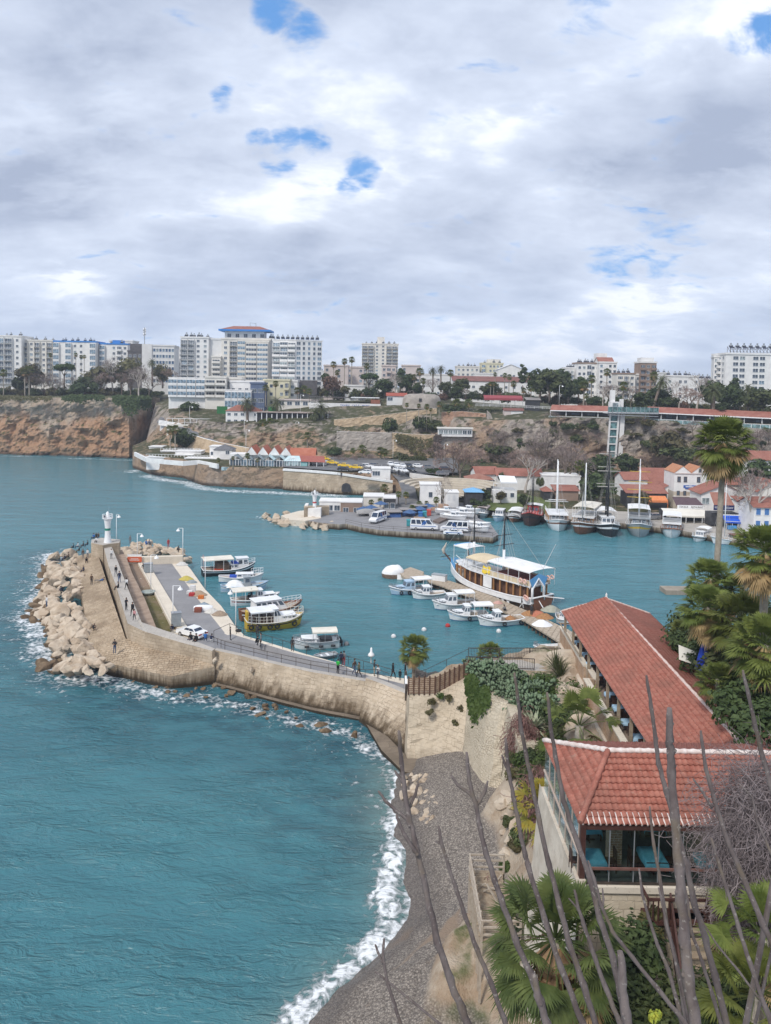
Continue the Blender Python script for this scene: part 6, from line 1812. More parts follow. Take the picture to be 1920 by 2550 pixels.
def cM():
 def wl(name,top,bot,m,label,cap=None):ag(name,top,bot,m,label,'wall',1.0,amp=.35,capmat=cap or aI['pale'])
 wl('city_wall',[A(838,1074,301),A(900,1076,301),A(976,1078,301)],[A(838,1160,299),A(900,1160,299),A(976,1160,299)],cK,'tall grey old stone wall left of the ochre wall above the parked cars')
 wl('city_wall',[A(977,1077,299),A(1030,1081,299),A(1088,1083,299)],[A(977,1163,297),A(1030,1165,297),A(1088,1165,297)],cF,'ochre old stone wall with dry creepers above the parking')
 wl('city_wall',[A(1089,1084,299),A(1140,1088,299),A(1213,1092,299)],[A(1089,1165,297),A(1140,1165,297),A(1213,1168,297)],cK,'stained old stone wall under the white glazed lookout box')
 wl('ramp_wall',[A(832,1045,319),A(930,1036,319),A(1010,1026,319),A(1088,1016,319)],[A(832,1080,317),A(930,1080,317),A(1010,1082,317),A(1088,1080,317)],cF,'sand coloured stone wall carrying the rising white ramp',aG)
 wl('ruin_wall',[A(1213,1022,305),A(1222,1030,305),A(1233,1058,305)],[A(1210,1130,300),A(1222,1130,300),A(1236,1128,300)],cK,'broken tall rubble pillar of the ruined tower')
 wl('city_wall',[A(1232,1042,304),A(1290,1046,303),A(1360,1048,301)],[A(1232,1074,302),A(1290,1076,301),A(1360,1080,299)],cF,'low ochre retaining wall beneath the small pink kiosk')
 p=A(1091,1084,297);q=A(1176,1086,297)
 t=aD('lookout_box','white glazed lookout room built onto the old stone wall','lookout',p)
 L=q.x-p.x;m=MB();m.box(0,L,0,3,-.4,2.6);m.W9('wall',aG,t)
 m=MB();m.box(-.4,L+.3,-.5,3.3,2.6,3.1);m.W9('roof',aI['cream'],t)
 for i in range(7):aE('window',aU(L/8,1.5,bJ if i<5 else aZ,aC),t,(L*(i+.6)/7.2,0,.6))
 bA([(A(985,1082,297.8),A(985,1110,297)),(A(1030,1090,297.8),A(1030,1140,297)),(A(1085,1095,297.5),A(1085,1160,297))],500,aO,'dry brown creepers hanging on the ochre stone wall',.7,8)
 bA([(A(1083,1085,297),A(1083,1160,296)),(A(1090,1085,297),A(1090,1170,296)),(A(1097,1085,297),A(1097,1160,296))],400,mat('m88',(.06,.045,.04),(.10,.08,.07)),'dark dead creeper column between the ochre and the stained stone wall',.7,9)
 wl('rock_face',[A(1100,1026,311),A(1150,1024,311),A(1210,1030,309)],[A(1100,1080,306),A(1150,1082,306),A(1210,1086,304)],bM('m89',(.34,.20,.13),(.42,.27,.19),(.22,.17,.14),None,.3,.5,1.0),'reddish rock face under the bushy palms')
 wl('slope_wall',[A(462,1078,324),A(500,1090,316),A(545,1102,309),A(620,1116,301)],[A(462,1112,318),A(500,1126,311),A(545,1134,305),A(620,1140,297)],cF,'ochre wall with white coping falling along the sloping road',aG)
 for(L_,lab)in(([A(395,1046,340),A(430,1052,338),A(470,1058,336)],'white garden wall on the bend of the sloping road'),):
  wl('road_wall',L_,[V9((p.x,p.y-.2,p.z-2.2))for p in L_],aG,lab)
cM()
QM=[(861,1304),(900,1313),(945,1320),(1014,1325),(1080,1329),(1170,1335),(1227,1339),(1241,1331),(1221,1304),(1190,1290),(1184,1262),(1205,1252),(1240,1248),(1130,1238),(1000,1226),(940,1232),(860,1252),(790,1264),(765,1280),(750,1294),(800,1302),(845,1306)]
bE('quay',[G(u,v,1.4)for u,v in QM],-2,bo,kind='structure',mt=cS)
bE('quay',[G(u,v,1.45)for u,v in((1188,1268),(1240,1272),(1320,1284),(1430,1294),(1560,1304),(1690,1320),(1830,1344),(1900,1352),(1990,1360),(1990,1300),(1700,1272),(1500,1258),(1300,1248),(1210,1246))],-2,bo,kind='structure',mt=aS('m90',(.40,.37,.335),(.48,.445,.40),(.25,.22,.19),1.5,1.2,False,.0,.15,.35))
bE('promontory',[G(u,v,1.5)for u,v in((700,1284),(745,1272),(790,1268),(800,1290),(760,1297),(720,1294))],-2,bB,kind='structure')
def cj(name,L,m,R_=None):
 mb=MB()
 for(a,c),(d,e)in zip(L[:-1],L[1:]):
  mb.face([pt(*a),pt(*d),pt(*e),pt(*c)])
 o=mb.W9(name,m);return tag(o,kind='structure')
cQ=mat('m91',(.12,.12,.125),(.17,.17,.175),.4,.9,space='pos')
cj('car_park',[((705,263.5,7.35),(705,303,8.3)),((840,256.5,7.2),(840,292,8.3)),((980,255,7.2),(985,292,8.3)),((1050,262,5.9),(1050,294,8.3)),((1140,266,6.2),(1140,293,8.8))],cQ)
cj('road',[((968,256,7.25),(1002,258,7.2)),((990,248,5.6),(1022,252,5.9)),((1000,238,3.6),(1035,240,3.6)),((992,228,1.6),(1040,226,1.8)),((985,220,1.46),(1060,214,1.46))],cQ)
cj('lawn',[((1170,214,2.1),(1165,240,3.2)),((1300,207,2.0),(1300,236,3.2)),((1375,206,2.0),(1370,230,2.8))],mat('m92',(.07,.10,.025),(.12,.14,.045),.6,.95,space='pos'))
cj('road',[((390,345,17.5),(400,352,19.8)),((440,334,16.5),(450,340,18.0)),((480,322,13.5),(495,326,14.5)),((545,309,10.6),(560,312,10.8)),((620,300,8.6),(640,303,8.8))],cQ)
def cv():
 tops=[A(706,1172,260),A(770,1176,256),A(842,1182,251.5),A(905,1192,251),A(978,1202,251)]
 o=ag('harbour_wall',tops,[V9((p.x,p.y-1.5,-1))for p in tops],aw,'tan block stone harbour wall with white coping and a small arch below the taxi rank','wall',1.2,amp=.15,capmat=aG)
 m=MB();p=A(862,1216,249.5)
 m.L9([(.01,0)],3,p)if False else None
 w,h=1.5,1.9
 pts=[V9((p.x-w,p.y,p.z-h*.6)),V9((p.x+w,p.y,p.z-h*.6))]+[V9((p.x+w*cos(a),p.y,p.z+.4+h*.7*sin(a)))for a in[i*PI/10 for i in range(11)]]
 m.face(pts);m.W9('arch',aI['dark'],o)
 c=MB()
 for a,bq in zip(tops[:-1],tops[1:]):c.bar(a+V9((0,.2,.35)),bq+V9((0,.2,.35)),1.1,0,.7)
 c.W9('coping',aG,o)
 tops=[G(336,1131,6.9),G(366,1146,7.0),G(410,1151,7.0),G(458,1155,7.0),G(492,1152,7.3),G(543,1162,7.0)]
 m=MB()
 for a,bq in zip(tops[:-1],tops[1:]):m.bar(a+V9((0,0,.1)),bq+V9((0,0,.1)),.7,0,1.6)
 t=aD('white_parapet','white parapet running round the edge of the rocky sea terrace','wall');m.W9('wall',aG,t)
 def pale(u0,u1,vt,vb,Y,d,label,m_=aG,name='terrace_house',wins=0,rails=False):
  a=A(u0,vb,Y);c=A(u1,vb,Y);H=A(u0,vt,Y).z-a.z;L=c.x-a.x
  t=aD(name,label,'terrace building',a)
  q=MB();q.box(0,L,0,d,-3,H);q.W9('wall',m_,t)
  q=MB();q.box(-.25,L+.25,-.25,d+.2,H,H+.25);q.W9('roof',aG,t)
  for i in range(wins):aE('window',aU(min(1.2,L/wins*.6),min(1.3,H*.5),aZ,aC),t,(L*(i+.5)/wins,0,H*.3))
  if rails:
   q=MB()
   for i in range(int(L/1.2)+1):x=min(L,i*1.2);q.bar((x,-.1,H+.2),(x,-.1,H+1.3),.12)
   q.bar((0,-.1,H+1.3),(L,-.1,H+1.3),.12);q.W9('railing',aC,t)
  return t
 pale(371,404,1113,1136,318,6,'white cubic pavilion at the tip of the rocky sea terrace')
 pale(400,438,1124,1146,306,6,'low white block in the middle of the sea terrace',rails=True)
 pale(436,478,1134,1151,297,5,'tan walled lower room under the white sun deck',aI['cream'])
 pale(436,500,1124,1134,300,7,'white sun deck with a railing above the tan room',rails=True)
 pale(364,460,1139,1150,293,5,'long low white wall block on the lower sea terrace',rails=True)
 pale(460,545,1142,1156,286,6,'white stepped terrace beside the glazed restaurant',rails=True)
 pale(522,545,1112,1142,291,6,'small white house left of the grey hipped one',wins=2)
 aP('white house with a dark grey hipped roof beside the glazed restaurant',532,578,1120,1146,287,1,'.w','white',7,0,'hip',1.9,mat('m93',(.12,.12,.13),(.16,.16,.17)),ground=1.4)
cv()
def dh():
 p=A(562,1168,267);q=A(772,1180,261);L=q.x-p.x
 t=aD('glazed_restaurant','glazed seaside restaurant with a row of red gabled roofs and pale blue porches','restaurant',p)
 H=4.0
 m=MB();m.box(0,L*.98,6,13,-3,H+.8);m.W9('wall',aG,t)
 bl=mat('m94',(.52,.66,.68),(.46,.60,.63),1,.6);gr=mat('m95',(.20,.24,.26),(.26,.30,.32),1,.7)
 x=L*.20
 for i in range(4):
  w=L*.135
  r=MB();bc(r,x,x+w,5.2,16,H+.8,H+3.6,'y',.15);rf=r.W9('roof',mat('m96',(.36,.12,.07),(.44,.17,.11),.5,.9),t)
  g=MB();g.face([(x,5.15,H+.8),(x+w,5.15,H+.8),(x+w/2,5.15,H+3.5)]);g.face([(x-.1,5.1,H+.6),(x+w+.1,5.1,H+.6),(x+w+.1,5.1,H+.85),(x-.1,5.1,H+.85)]);g.W9('gable',aG,t)
  x+=w
 r=MB();bc(r,L*.72,L*1.02,5,13,H+.4,H+3.0,'x',.2);r.W9('roof',mat('m96',(.36,.12,.07)),t)
 r=MB();r.raw([(L*.86,-1,3.2),(L*1.16,-1,3.0),(L*1.13,5,4.6),(L*.84,5,4.8)],[(0,1,2,3)]);r.W9('porch_roof',mat('m97',(.30,.09,.07),(.36,.12,.09)),t)
 m=MB();m.box(L*.87,L*.95,-.6,5,0,3.0);m.W9('teal_wall',mat('m98',(.28,.52,.52),(.24,.46,.47),1,.6),t)
 m=MB()
 for x_ in(L*.97,L*1.06,L*1.14):m.bar((x_,-.8,0),(x_,-.8,3),.2)
 m.W9('porch_post',aC,t)
 x=L*.04
 for i in range(5):
  w=L*.13;y=1.5-i*.35
  r=MB();bc(r,x,x+w,y-.3,5.3,3.3,4.9,'y',.15);rf=r.W9('porch_roof',gr if i<3 else bl,t)
  g=MB()
  g.bar((x,y,3.3),(x+w,y,3.3),.18);g.bar((x,y,3.3),(x+w/2,y,4.8),.18);g.bar((x+w,y,3.3),(x+w/2,y,4.8),.18);g.bar((x+w/2,y,3.3),(x+w/2,y,4.8),.14)
  for k in range(5):g.bar((x+w*k/4,y,0),(x+w*k/4,y,3.3),.16)
  g.bar((x,y,1.0),(x+w,y,1.0),.1);g.W9('porch_frame',aC,t)
  g=MB();g.box(x,x+w,y+.1,y+.15,.1,3.2);g.W9('glass_panel',ap if i%2 else aZ,t)
  x+=w
 g=MB();g.box(L*.68,L*.87,-.6,4,0,3.2);g.W9('conservatory_glass',am('m99',(.42,.55,.58),.15),t)
 g=MB()
 for k in range(7):xx=lerp(L*.68,L*.87,k/6);g.bar((xx,-.7,0),(xx,-.7,3.2),.14);g.bar((xx,-.7,3.2),(L*.775,2,4.6),.12)
 g.bar((L*.68,-.7,3.2),(L*.87,-.7,3.2),.18);g.bar((L*.68,-.7,.9),(L*.87,-.7,.9),.12);g.W9('conservatory_frame',aC,t)
 g=MB();g.raw([(L*.67,-.9,3.25),(L*.88,-.9,3.25),(L*.84,4,4.7),(L*.71,4,4.7)],[(0,1,2,3)]);g.W9('conservatory_roof',bl,t)
 g=MB();g.box(-1,L*1.16,-2.4,-2.2,-.2,1.0);g.W9('glass_rail',am('m99',(.42,.55,.58)),t)
dh()
def dM(u0,u1,vt,vb,Y,label,wall='white',d=5,roof=None,wins='w',over=.5,cat='kiosk',name='kiosk'):
 return aP(label,u0,u1,vt,vb,Y,1 if wins else 0,wins,wall,d,0,'flat',.3,roof or aG,name=name,cat=cat,over=over)
dM(776,812,1152,1172,270,'small flat roofed taxi office with dark windows beside the yellow taxis','white',5,aI['grey'],'WW')
dM(925,972,1168,1190,253,'white flat roofed ticket house on the harbour wall','white',6,aG,'W.')
dM(1003,1020,1167,1184,262,'tiny white gate booth by the parking entrance','white',3,aG,'w')
o=bE('parking_wall',[pt(1020,259,6.6),pt(1120,254,5.6),pt(1120,254.5,5.6),pt(1020,259.5,6.6)],2,aG,'long low white wall along the edge of the parking','wall')
def ek():
 c=A(1120,1238,226)
 t=aD('stone_steps','curved pale stone seating steps behind the white arched house','steps',c)
 m=MB();M_ST=mat('m100',(.52,.46,.37),(.44,.39,.32),.5,.9)
 for k in range(8):
  r0=3+k*1.25;z=.4+k*.55;n=18
  for i in range(n):
   a0=lerp(-.1,PI*1.02,i/n);a1=lerp(-.1,PI*1.02,(i+1)/n);r1=r0+1.3
   P=lambda a,r,zz:(cos(a)*r*1.15,sin(a)*r,zz)
   m.face([P(a0,r0,z),P(a1,r0,z),P(a1,r1,z),P(a0,r1,z)]);m.face([P(a0,r0,z-.55),P(a1,r0,z-.55),P(a1,r0,z),P(a0,r0,z)])
 m.W9('seating',M_ST,t)
 aP('white house with a rounded front and blue arched door below the curving road',1046,1098,1208,1246,225,1,'.w.','white',6,0,'flat',.3,aG,wh=1.6)
 t,W_,H=aP('low white house with two arched blind windows right of the steps',1110,1142,1228,1252,219,0,'','white',6,0,'flat',.3,aG)
 for x in(-1.0,.5):
  m=MB();pts=[(x-.4,-.06,.6),(x+.4,-.06,.6)]+[(x+.4*cos(a),-.06,1.9+.45*sin(a))for a in[i*PI/8 for i in range(9)]];m.face(pts);m.W9('arched_recess',aI['grey'],t)
 t,W_,H=aP('dark open stage under a blue canopy',1160,1202,1226,1250,218,0,'','dark',6,0,'hip',1.0,mat('m101',(.16,.38,.62),(.2,.42,.66)),name='canopy_stage',cat='stage')
ek()
def dp():
 t,W_,H=aP('white gabled wing of the red roofed waterfront tavern',1186,1240,1180,1212,246,1,'.w','white',8,R(8),'gx',1.9,sideR='.',over=.5)
 t,W_,H=aP('long white tavern with red roof and dark letters on its wall',1238,1348,1184,1222,243,0,'','white',8,R(-2),'gx',1.8,over=.5)
 ai(t,'KIY',2.7,(-W_*.5+W_*.27,-.06,H*.72),mat('m102',(.10,.10,.11)),.75)
 t,W_,H=aP('open hut with a brown tiled roof over dark tables',1166,1222,1194,1214,238,0,'','dark',7,0,'hip',1.6,mat('m103',(.27,.12,.085),(.33,.17,.13),.5,.9),name='hut',cat='hut',over=.9)
 t,W_,H=aP('white wall hall with dark shutters behind the white masts',1350,1444,1186,1232,238,1,'..w.w','white',8,R(-3),'flat',.3,aG,wh=2.2,name='hall',cat='hall',pane=aI['charcoal'])
 aP('small hut with red tiled roof behind the flower beds',1354,1376,1224,1240,228,0,'','dark',5,0,'hip',1.2,name='hut',cat='hut')
 aP('brown fronted annex with red roof right of the flower beds',1382,1440,1222,1248,229,0,'','brown',5,0,'shed',1.0,name='hut',cat='annex')
 p=A(1228,1246,222);q=A(1290,1248,220);L=q.x-p.x
 t=aD('terrace_restaurant','two level white terrace restaurant with thin railings on the lawn','restaurant',p)
 m=MB();m.box(0,L,0,7,-2,2.9);m.W9('wall',aG,t)
 for i in range(3):aE('window',aU(1.2,1.3,aZ,aC),t,(L*(.2+.3*i),0,1.0))
 m=MB()
 for i in range(16):m.bar((L*i/15,0,2.9),(L*i/15,0,5.0 if i%5==0 else 3.9),.1)
 for z in(3.4,3.9):m.bar((0,0,z),(L,0,z),.1)
 m.bar((0,0,5),(L,0,5),.14);m.W9('railing',aC,t)
 m=MB();m.raw([(L*.3,-.2,5.4),(L*1.0,-.2,5.3),(L*1.0,5,6.6),(L*.3,5,6.8)],[(0,1,2,3)]);m.box(L*.3,L,-.2,-.1,5.0,5.4);m.W9('canopy',aC,t)
 aP('white house with a long pale red roof left of the big red roof',1553,1612,1194,1236,232,0,'','white',8,R(4),'gx',1.8,over=.4)
 aP('house under the biggest plain red roof at the foot of the cliff',1606,1688,1206,1240,236,0,'','white',11,0,'gx',4.4,over=.4)
 aP('low white gabled house left of the hotel',1652,1684,1216,1250,226,1,'w','white',6,0,'gy',1.2,over=.3)
 aP('lean-to with red roof and orange awning behind the yellow masts',1560,1660,1228,1256,221,0,'','dark',6,0,'shed',1.6,over=.4,name='hut',cat='lean-to')
 p=A(1612,1244,218);m=MB();m.raw([(0,-1.4,0),(5.4,-1.4,0),(5.4,.8,1.0),(0,.8,1.0),(0,-1.4,-.6),(5.4,-1.4,-.6)],[(0,1,2,3),(4,5,1,0)]);m.bar((0,-1.3,-2.6),(0,-1.3,0),.12);m.bar((5.4,-1.3,-2.6),(5.4,-1.3,0),.12);o=m.W9('awning',mat('m104',(.62,.20,.07),(.7,.25,.1)));o.location=p;tag(o,'orange awning of the lean-to behind the yellow masts','awning')
 Y=221;a=A(1677,1262,Y);c=A(1760,1266,Y);W_=c.x-a.x;H=A(1715,1178,Y).z-a.z
 t=aD('hotel','white waterfront hotel with a double gable, stone lower floors and a blue banner','hotel',((a.x+c.x)/2,Y,a.z),R(-2))
 m=MB();m.box(-W_/2,W_/2,0,9,H*.45,H,0);m.face([(-W_/2,0,H),(0,0,H),(-W_/4,0,H+1.9)],0);m.face([(0,0,H),(W_/2,0,H),(W_/4,0,H+1.9)],0);m.box(-W_/2-.15,W_/2+.15,-.2,0,H-.3,H,1);m.W9('wall',[aG,aI['pink']],t)
 m=MB();m.box(-W_/2-.05,W_/2+.05,-.05,9,-3,H*.45,0);m.box(-W_/2-.2,W_/2+.2,-.25,-.05,H*.30,H*.33,1);m.W9('stone_wall',[aS('m105',(.50,.43,.34),(.60,.53,.44),(.30,.25,.2),.8,.5,False,.1,.5,.3),bV],t)
 r=MB()
 for x0 in(-W_/2,0):bc(r,x0,x0+W_/2,0,9,H,H+1.9,'y',.12)
 r.W9('roof',mat('m106',(.42,.19,.10),(.48,.24,.14),.5,.9),t)
 dk=aZ;brown=mat('m107',(.11,.07,.055))
 for x in(-W_*.36,-W_*.17,W_*.22):aE('window',aU(.95,1.5,dk,brown),t,(x,0,H*.74))
 aE('window',aU(.7,.9,dk,brown),t,(W_*.26,0,H+.35))
 for x in(-W_*.37,-W_*.18,W_*.12,W_*.33):aE('window',aU(.85,1.25,dk,brown),t,(x,-.05,H*.345))
 for x in(-W_*.25,W_*.22):
  m=MB();rr=W_*.17;pts=[(x-rr,-.12,.2),(x+rr,-.12,.2)]+[(x+rr*cos(q),-.12,1.4+rr*.75*sin(q))for q in[i*PI/12 for i in range(13)]];m.face(pts);m.W9('arch',mat('m108',(.44,.36,.28)),t)
 m=MB();pts=[(W_*.36,-.16,0),(W_*.46,-.16,0)]+[(W_*.41+W_*.05*cos(q),-.16,1.5+.5*sin(q))for q in[i*PI/8 for i in range(9)]];m.face(pts);m.W9('door',aI['dark'],t)
 m=MB();m.box(-W_*.22,W_*.16,-.12,-.05,H*.56,H*.64);m.box(-W_*.17,W_*.12,-.12,-.05,H*.525,H*.55);b_=m.W9('banner',mat('m109',(.03,.10,.38),(.04,.12,.42)),t)
 m=MB();m.box(-W_*.16,W_*.10,-.14,-.12,H*.585,H*.61);m.box(-W_*.06,W_*.02,-.14,-.12,H*.618,H*.63);m.W9('lettering',aC,b_)
 m=MB()
 for i in range(8):
  x0=-W_*.27+i*W_*.065
  m.raw([(x0,-.3,2.5),(x0+W_*.065,-.3,2.5),(x0+W_*.065-.25,-2.4,1.5),(x0-.25,-2.4,1.5),(x0-.25,-2.4,1.1),(x0+W_*.065-.25,-2.4,1.1)],[(0,1,2,3),(3,2,5,4)],i%2)
 m.W9('striped_awning',[mat('m110',(.50,.05,.09)),aC],t)
 m=MB();m.box(W_/2+.0,W_/2+1.6,1.5,7,-2,H*.78);m.W9('side_wing',aG,t);aE('window',aU(.8,2.0,aI['dark'],brown),t,(W_/2+.8,1.5,H*.5))
 t,W_,H=aP('large white gabled house with latticed grey windows right of the hotel',1745,1856,1230,1300,208,2,'W.WWW','white',9,R(-3),'gy',2.6,over=.5,pane=bJ,ground=.5,wh=1.5)
 aP('white house with a red roof behind the latticed window house',1806,1880,1206,1250,220,1,'.ww','cream',7,0,'gx',1.6,over=.5)
 aP('house with blue shutters at the right edge of the harbour',1876,1960,1262,1322,184,2,'wwww','white',8,0,'gx',1.8,pane=mat('m111',(.06,.16,.38),(.08,.2,.45)),wh=1.6,over=.5)
 aP('tall cream house with red roof behind the blue shuttered one',1886,1960,1222,1290,198,1,'ww','cream',8,0,'gy',2.6,over=.6,ground=2)
 aP('white house on the slope with red roof and round chimney at the right edge',1858,1950,1144,1180,232,1,'.ww','white',8,R(-6),'gx',2.2,over=.6)
 aP('low white house between the latticed house and the plane tree',1846,1878,1254,1300,200,1,'w','white',6,0,'shed',1.0,wh=1.8,ground=.8)
 p=A(1664,1300,200);q=A(1772,1306,198);L=q.x-p.x
 t=aD('awning_restaurant','quayside restaurant under a long white awning with dark lettering and a dark purple roof','restaurant',p)
 m=MB();m.box(0,L,3,7,0,2.6);m.W9('wall',aI['dark'],t)
 m=MB();m.raw([(-1,-1.2,2.0),(L,-1.2,1.8),(L,3.0,3.0),(-1,3.0,3.2),(-1,-1.2,1.6),(L,-1.2,1.4)],[(0,1,2,3),(4,5,1,0)]);m.W9('awning',mat('m112',(.72,.69,.62),(.66,.63,.57),.6,.8),t)
 m=MB();m.box(L*.32,L*.99,2.9,3.0,3.1,4.1);s=m.W9('sign_board',aC,t)
 ai(s,'\u0130SKELE',L*.22,(L*.48,2.88,3.6),ad,.6);ai(s,'RESTAURANT',L*.30,(L*.82,2.88,3.55),ad,.55)
 m=MB();m.raw([(L*.30,3.1,3.9),(L*1.02,3.1,3.8),(L*.98,8,5.4),(L*.36,8,5.5)],[(0,1,2,3)]);m.W9('roof',mat('m113',(.09,.055,.065),(.12,.08,.09)),t)
 for i in range(6):m=MB();x=L*i/5;m.bar((x,-1.1,0),(x,-1.1,1.7),.12);m.W9('post',aC,t)
 p=A(1783,1314,192);q=A(1862,1320,190);L=q.x-p.x
 t=aD('blue_awning_restaurant','quayside restaurant with a bright blue awning under a brown tiled roof','restaurant',p)
 m=MB();m.box(0,L,3,7,0,3.2);m.W9('wall',aI['dark'],t)
 m=MB();m.raw([(L*.22,-1.4,1.9),(L*.98,-1.4,1.7),(L*.98,1.4,3.1),(L*.26,1.4,3.2),(L*.22,-1.4,1.5),(L*.98,-1.4,1.3)],[(0,1,2,3),(4,5,1,0)]);m.W9('awning',mat('m114',(.015,.09,.55),(.02,.11,.62)),t)
 m=MB();m.bar((L*.22,-1.45,1.95),(L*.98,-1.45,1.75),.1);m.bar((0,-.5,3.4),(L*.95,-.5,3.3),.22);m.W9('white_trim',aC,t)
 m=MB();m.box(L*.02,L*.76,2.0,2.2,4.1,5.4);s=m.W9('sign_board',mat('m115',(.015,.02,.10)),t)
 ai(s,'RESTAURANT',L*.30,(L*.20,1.98,4.8),aC,.45);ai(s,'RESTAURANT',L*.30,(L*.57,1.98,4.7),aC,.45)
 m=MB();m.raw([(L*.02,2.0,5.4),(L*.76,2.0,5.4),(L*.72,6,8.2),(L*.08,6,8.2)],[(0,1,2,3)]);m.W9('roof',mat('m103',(.27,.12,.085)),t)
 for i in range(5):m=MB();x=L*(.1+.2*i);m.bar((x,-1.2,0),(x,-1.2,1.6),.1);m.W9('post',aC,t)
 m=MB();m.box(L*.3,L*.6,-2.2,-1.6,0,.9);m.W9('counter',mat('m116',(.08,.30,.62)),t)
dp()
def cH():
 for(u0,u1,vt,vb,Y,lab,wl,d,wins)in((795,848,1250,1278,209,'white storehouse with tall louvred windows behind the red banded lighthouse','white',6,'WWW'),(848,900,1252,1284,208,'flat roofed brick walled store with blue doors on the middle mole','brown',7,'ww'),(905,955,1238,1270,217,'tan flat roofed block on the middle mole','cream',7,''),(955,985,1242,1272,215,'glass fronted blue grey kiosk beside the tan block','dark',6,'WW')):
  aP(lab,u0,u1,vt,vb,Y,1 if wins else 0,wins,wl,d,0,'flat',.3,aI['pale']if wl!='white' else aG,name='store',cat='store')
 bl=mat('m117',(.04,.10,.28),(.06,.14,.36),1,.7);gy=mat('m83',(.30,.28,.27))
 for(u0,u1,vt,vb,Y,lab)in((955,1000,1272,1296,200,'blue market stall with a flat grey roof behind the parked lorry'),(1000,1035,1266,1290,203,'blue market stall right of the lorry'),(1030,1062,1258,1280,207,'blue market stall near the turquoise bins'),(930,950,1268,1288,204,'small blue stall left of the lorry')):
  a=A(u0,vb,Y);c=A(u1,vb,Y);L=c.x-a.x
  t=aD('market_stall',lab,'stall',a,R(10),'blue market stalls on the mole')
  m=MB();m.box(0,L,0,3,0,1.7);m.W9('counter',bl,t)
  m=MB();m.box(-.3,L+.3,-.5,3.3,2.15,2.3);m.W9('roof',gy,t)
  for x in(0,L):m=MB();m.bar((x,0,0),(x,0,2.2),.14);m.W9('post',ad,t)
 M_PB=mat('m118',(.05,.10,.22),(.07,.14,.28),1,.8)
 for i,(u,v,Y,lab)in enumerate(((924,1272,206,'blue square parasol before the brick store'),(948,1262,210,'blue parasol before the tan block'),(1020,1284,202,'blue parasol in the row of blue stalls'),(1045,1275,206,'blue parasol left of the turquoise bins'),(1065,1268,209,'blue parasol by the brick planters'),(905,1276,205,'blue parasol under the steel columns'))):
  p=A(u,v+12,Y);t=aD('parasol',lab,'parasol',p,0,'blue parasols on the mole')
  m=MB();m.bar((0,0,0),(0,0,2.7),.1);m.W9('pole',ad,t)
  m=MB();m.L9([(2.1,2.1),(2.0,2.2),(.1,2.95)],4);m.W9('canopy',M_PB,t)
 for i,(u,v,lab)in enumerate(((1018,1310,'turquoise bin left of the white minibus'),(1047,1290,'blue bin between the stalls'),(1057,1288,'turquoise bin beside the blue one'),(1068,1284,'red drinks fridge beside the turquoise bin'))):
  p=G(u,v,1.45);mm=(mat('m119',(.05,.30,.34)),mat('m120',(.04,.16,.42)),mat('m119',(.05,.30,.34)),mat('m121',(.50,.09,.07)))[i]
  t=aD('bin' if i<3 else 'drinks_fridge',lab,'bin' if i<3 else 'fridge',p);m=MB();m.P9([(-.55,-.45,1.35),(.55,-.45,1.35),(.55,.45,1.55),(-.55,.45,1.55)],.1);m.W9('body',mm,t);m=MB();m.P9([(-.6,-.5,1.48),(.6,-.5,1.48),(.6,.5,1.68),(-.6,.5,1.68)],1.38);m.W9('lid',mm,t)
 for i,(u,v,lab)in enumerate(((1086,1270,'square brick planter with a palm on the mole'),(1104,1262,'square brick planter further back on the mole'),(1044,1296,'orange wooden planter near the white minibus'))):
  p=G(u,v,1.45);t=aD('planter',lab,'planter',p);m=MB();m.P9([(-1.4,-1,.75),(1.4,-1,.75),(1.4,1,.75),(-1.4,1,.75)],0);m.W9('box',mat('m122',(.42,.26,.18),(.5,.33,.24)),t);m=MB();m.P9([(-1.2,-.8,.82),(1.2,-.8,.82),(1.2,.8,.82),(-1.2,.8,.82)],.76);m.W9('soil',dW,t)
 m=MB();a=G(1100,1298,1.46);
 t=aD('wooden_jetty_deck','brown plank deck sloping up behind the covered white boats','deck',(0,0,0))
 m.P9([G(1078,1296,1.9),G(1094,1300,1.9),G(1168,1266,2.0),G(1150,1262,2.0)],1.3);m.W9('planks',mat('m123',(.13,.10,.09),(.18,.14,.12),2,.9),t)
cH()
ak([G(u,v-1,1.45)for u,v in QM[:8]],'thin dark railing along the edge of the middle mole',1.0,4.5,0,(1.0,.5),.05)
